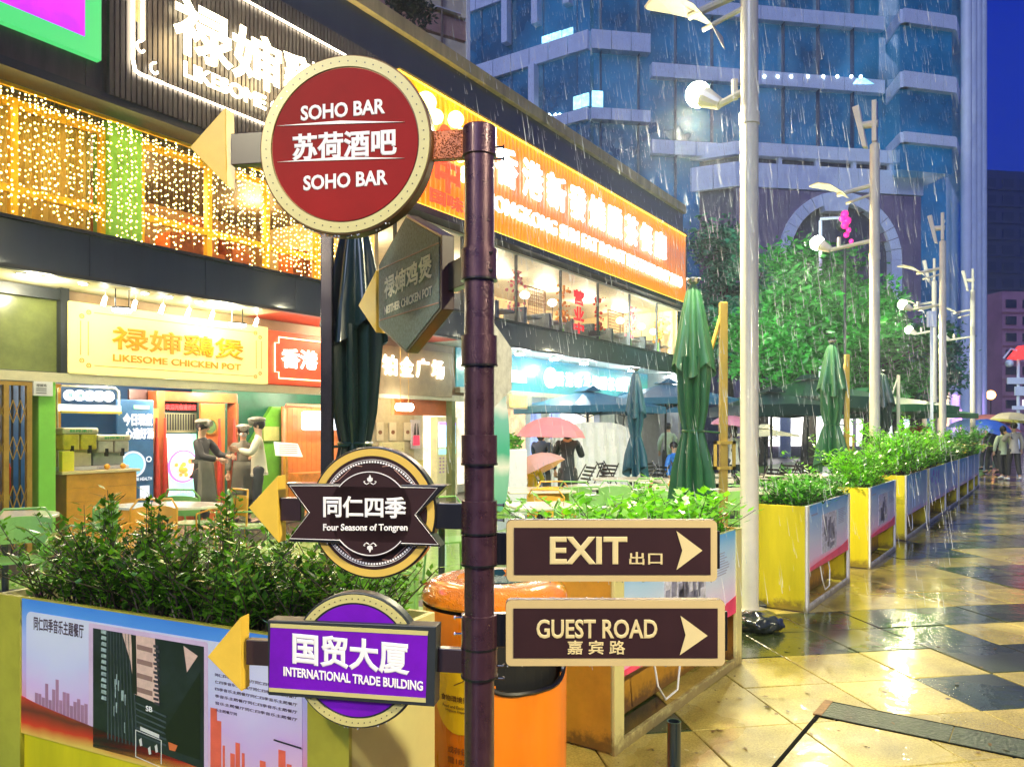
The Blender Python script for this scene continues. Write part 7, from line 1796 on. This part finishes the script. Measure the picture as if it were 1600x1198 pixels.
M_blk = pm('cloth_charcoal', (.035, .035, .033), .7, var=.25); M_ap = pm('apron_grey', (.16, .16, .12), .8, var=.15); M_shirt = pm('white_shirt', (.72, .68, .5), .7, var=.08); M_tr = pm('trouser_dark', (.04, .045, .045), .7, var=.2)
M_coat = pm('coat_navy_black', (.014, .024, .036), .5, var=.4, scale=14, coat=.1); M_blue = pm('jacket_blue', (.03, .22, .75), .5, var=.15); M_gj = pm('jacket_grey', (.38, .37, .33), .7, var=.12); M_pgj = pm('jacket_pale_green', (.45, .58, .42), .7, var=.12)
hpz = .93
person(*P(316, 12.2), R(78), 1.70, 'waiter in grey cap and charcoal uniform with apron, facing right, before the portal', Pose(arms={'L': ((.22, -.16, 1.16), (.14, -.38, 1.14)), 'R': ((-.22, -.14, 1.15), (-.10, -.36, 1.10))}), M_blk, M_tr, headwear='beret', apron=M_ap)
person(*P(380, 13.0), R(20), 1.62, 'waitress in cap, white mask and long grey apron beside the white shirt man', Pose(arms={'L': ((.24, -.06, 1.14), (.14, -.28, 1.15)), 'R': None}), pm('uniform_olive', (.18, .17, .13), .7, var=.2), M_tr, headwear='beret', mask=True, apron=M_ap)
person(*P(404, 12.7), R(-70), 1.74, 'man in white shirt and dark trousers with cap facing left toward the waitress', Pose(arms={'L': ((.23, -.12, 1.15), (.12, -.32, 1.22)), 'R': ((-.22, -.1, 1.16), (-.08, -.32, 1.2))}), M_shirt, M_tr, headwear='beret')
person(*P(887, 13.0), R(172), 1.66, 'person in long dark padded coat with hood seen from behind under the pink umbrella', Pose(arms={'L': ((.24, -.1, 1.14), (.12, -.3, 1.25)), 'R': ((-.24, -.1, 1.14), (-.18, -.3, 1.3))}), M_coat, M_tr, hair='long', coat_len=.30, face=False)
person(*P(846, 13.5), R(150), 1.62, 'person in navy top left of the dark coat under the same pink umbrella', Pose(arms={'L': ((.22, -.14, 1.16), (.12, -.3, 1.3)), 'R': None}), pm('top_navy', (.015, .04, .09), .5, var=.3), M_tr, hair='long', face=False)
held_umbrella(*P(861, 12.7), 1.42, .57, 'large pink umbrella over the two people left of the teal parasol', leafmat('umbrella_pink', (.80, .34, .46), .5, .4, .08), (.02, .02), .36, .4)
person(*P(832, 12.3), R(165), 1.12, 'child in bright yellow raincoat standing among the chairs', Pose(arms={'R': ((-.22, -.14, 1.16), (-.14, -.3, 1.3)), 'L': None}), pm('raincoat_yellow', (.85, .62, .01), .35, var=.1), M_tr, face=False, coat_len=.2)
held_umbrella(*P(836, 12.1), .85, .48, 'small pale pink umbrella held low behind the yellow raincoat child', leafmat('umbrella_pale_pink', (.75, .45, .52), .5, .4, .1), (-.5, .2), .28, .3)
person(*P(1053, 18.5), R(40), 1.70, 'seated person in bright blue jacket among the black chairs', Pose(sit=True), M_blue, M_tr)
t_ = single(WF, 'stool', 'low dark stool under the blue jacket person', 'stool', MB().box(At(1053, 18.5) - .2, At(1053, 18.5) + .2, 18.3, 18.7, .36, .40).box(At(1053, 18.5) - .03, At(1053, 18.5) + .03, 18.47, 18.53, 0.004, .36), M_dark, (At(1053, 18.5), 18.5, 0.004))
person(*P(1044, 22.5), R(170), 1.72, 'person in pale green raincoat standing behind the seated blue jacket', Pose(), M_pgj, M_tr, face=False, coat_len=.15)
person(*P(972, 20.5), R(160), 1.66, 'person in light blue top by the white draped cover', Pose(), pm('top_sky', (.2, .45, .7), .6), M_tr, face=False)
person(*P(1146, 17.5), R(190), 1.62, 'person in pale top half hidden left of the near lamp post', Pose(), pm('top_pale', (.6, .62, .58), .6), M_coat, face=False, hair='long')
held_umbrella(*P(1146, 17.3), 1.62, .52, 'small mauve umbrella left of the near lamp post', leafmat('umbrella_mauve', (.6, .25, .42), .5, .3, .1), (.1, 0), .25, .5)
person(*P(1584, 23.2), R(175), 1.74, 'pedestrian in grey jacket and black trousers walking away at the right edge', Pose(stride=.12, arms={'L': ((.22, -.14, 1.16), (.12, -.22, 1.35)), 'R': None}), M_gj, M_blk, face=False, shoes=M_white)
person(*P(1567, 23.8), R(178), 1.62, 'pedestrian in pale green jacket with backpack beside the grey jacket pedestrian', Pose(stride=-.1), M_pgj, M_blk, face=False, hair='long', shoes=M_white)
held_umbrella(*P(1583, 23.1), 1.78, .62, 'cream umbrella over the grey jacket pedestrian at the right edge', leafmat('umbrella_cream', (.68, .62, .44), .5, .4, .05), (.12, 0), .28, .45)
person(*P(1550, 26.5), R(185), 1.70, 'pedestrian in black clothes under the blue umbrella', Pose(stride=.14), M_coat, M_blk, face=False)
held_umbrella(*P(1552, 25.9), 1.50, .62, 'blue umbrella tilted over the pedestrian in black', leafmat('umbrella_blue', (.03, .12, .62), .4, .3, .1), (.25, -.4), .3, .4)
person(*P(1541, 29), R(185), 1.68, 'distant pedestrian in grey trousers under the coral umbrella', Pose(stride=.12), pm('top_rose', (.5, .25, .28), .6), M_tr, face=False)
held_umbrella(*P(1549, 28.8), 1.82, .72, 'coral pink umbrella behind the blue one', leafmat('umbrella_coral', (.8, .28, .26), .5, .4, .1), (.1, 0), .28, .4)
person(*P(1522, 33), R(180), 1.68, 'distant pedestrian beyond the last planters under a pale blue umbrella', Pose(stride=.1), pm('top_rose', (.5, .25, .28), .6), M_tr, face=False)
held_umbrella(*P(1512, 32.5), 1.66, .75, 'pale blue umbrella beyond the last planters', leafmat('umbrella_pale_blue', (.35, .55, .75), .5, .4, .1), (-.1, 0), .3, .4)
held_umbrella(*P(1435, 24), 1.42, .55, 'red umbrella low behind the lime bushes near the ring sculpture', leafmat('umbrella_red', (.7, .02, .03), .4, .3, .1), (0, 0), .24, 1.2)
held_umbrella(*P(1573, 30), 1.42, .5, 'rose umbrella between the blue umbrella and the grey jacket', leafmat('umbrella_rose', (.75, .25, .3), .5, .4, .1), (0, 0), .24, 1.2)

# =================================================================== RAIN
rnd = random.Random(99); m = MB()
for _ in range(13000):
    d = 3.2 + 34 * rnd.random() ** 1.1; px = rnd.uniform(700, 1500); z = rnd.uniform(.5, 5 + d * .5)
    x = At(px, d); L = rnd.uniform(.03, .2) * rnd.uniform(.6, 1.2); w_ = (.0008 + .00014 * d) * rnd.uniform(.5, 1.4); lx = -.14 * L
    m.poly([(x - w_, d, z), (x + w_, d, z), (x + lx, d + .001, z + L)]); m.poly([(x, d - w_, z), (x, d + w_, z), (x + lx, d, z + L)])
mr_ = bpy.data.materials.new('rain_drop'); mr_.use_nodes = True; nt = mr_.node_tree
tr_ = nt.nodes.new('ShaderNodeBsdfTransparent'); tl_ = nt.nodes.new('ShaderNodeBsdfTranslucent'); tl_.inputs[0].default_value = (.85, .9, 1, 1)
df_ = nt.nodes.new('ShaderNodeBsdfDiffuse'); df_.inputs[0].default_value = (.85, .9, 1, 1)
ad_ = nt.nodes.new('ShaderNodeMixShader'); ad_.inputs[0].default_value = .5; nt.links.new(df_.outputs[0], ad_.inputs[1]); nt.links.new(tl_.outputs[0], ad_.inputs[2])
mx_ = nt.nodes.new('ShaderNodeMixShader'); mx_.inputs[0].default_value = .55; nt.links.new(tr_.outputs[0], mx_.inputs[1]); nt.links.new(ad_.outputs[0], mx_.inputs[2]); nt.links.new(mx_.outputs[0], nt.nodes['Material Output'].inputs[0])
single(WF, 'falling_rain', None, None, m, mr_, kind='stuff')

# fallen leaves and grit on the wet paving
rnd = random.Random(17); m = MB()
for _ in range(230):
    px, py = rnd.uniform(980, 1650), 700 + 480 * rnd.random() ** .6; x, y = G(px, py); lx, ly = FPn.loc(x, y)
    if ly > -.03 and rnd.random() < .97: continue
    if ly > .3: continue
    s_ = rnd.choice([.004, .006, .012, .022]) ; a = rnd.uniform(0, 6.28); u = Vector((math.cos(a), math.sin(a), 0)) * s_; v = Vector((-math.sin(a), math.cos(a), .2)) * s_ * .5
    c_ = Vector((x, y, .006)); m.poly([c_ - u, c_ - v, c_ + u, c_ + v])
for _ in range(160):
    t = rnd.uniform(-.5, 12); p_ = FPn.world((t, -abs(rnd.gauss(0, .10)) - .01, .005)); s_ = rnd.uniform(.003, .012); a = rnd.uniform(0, 6.28)
    u = Vector((math.cos(a), math.sin(a), 0)) * s_; v = Vector((-math.sin(a), math.cos(a), .3)) * s_ * .6; m.poly([p_ - u, p_ - v, p_ + u, p_ + v])
single(WF, 'fallen_leaves', None, None, m, leafmat('litter_brown', (.14, .08, .02), .4, .2, .8), kind='stuff')
# =================================================================== HAZE
hz = MB().box(-60, 130, -8, 175, -1.2, 66)
hm = bpy.data.materials.new('haze_air'); hm.use_nodes = True; nt = hm.node_tree; nt.nodes.remove(nt.nodes['Principled BSDF'])
pv = nt.nodes.new('ShaderNodeVolumePrincipled'); pv.inputs['Color'].default_value = (.7, .82, 1, 1); pv.inputs['Density'].default_value = .0024; pv.inputs['Anisotropy'].default_value = .72
nt.links.new(pv.outputs[0], nt.nodes['Material Output'].inputs['Volume'])
single(WF, 'haze', None, None, hz, hm, kind='stuff')
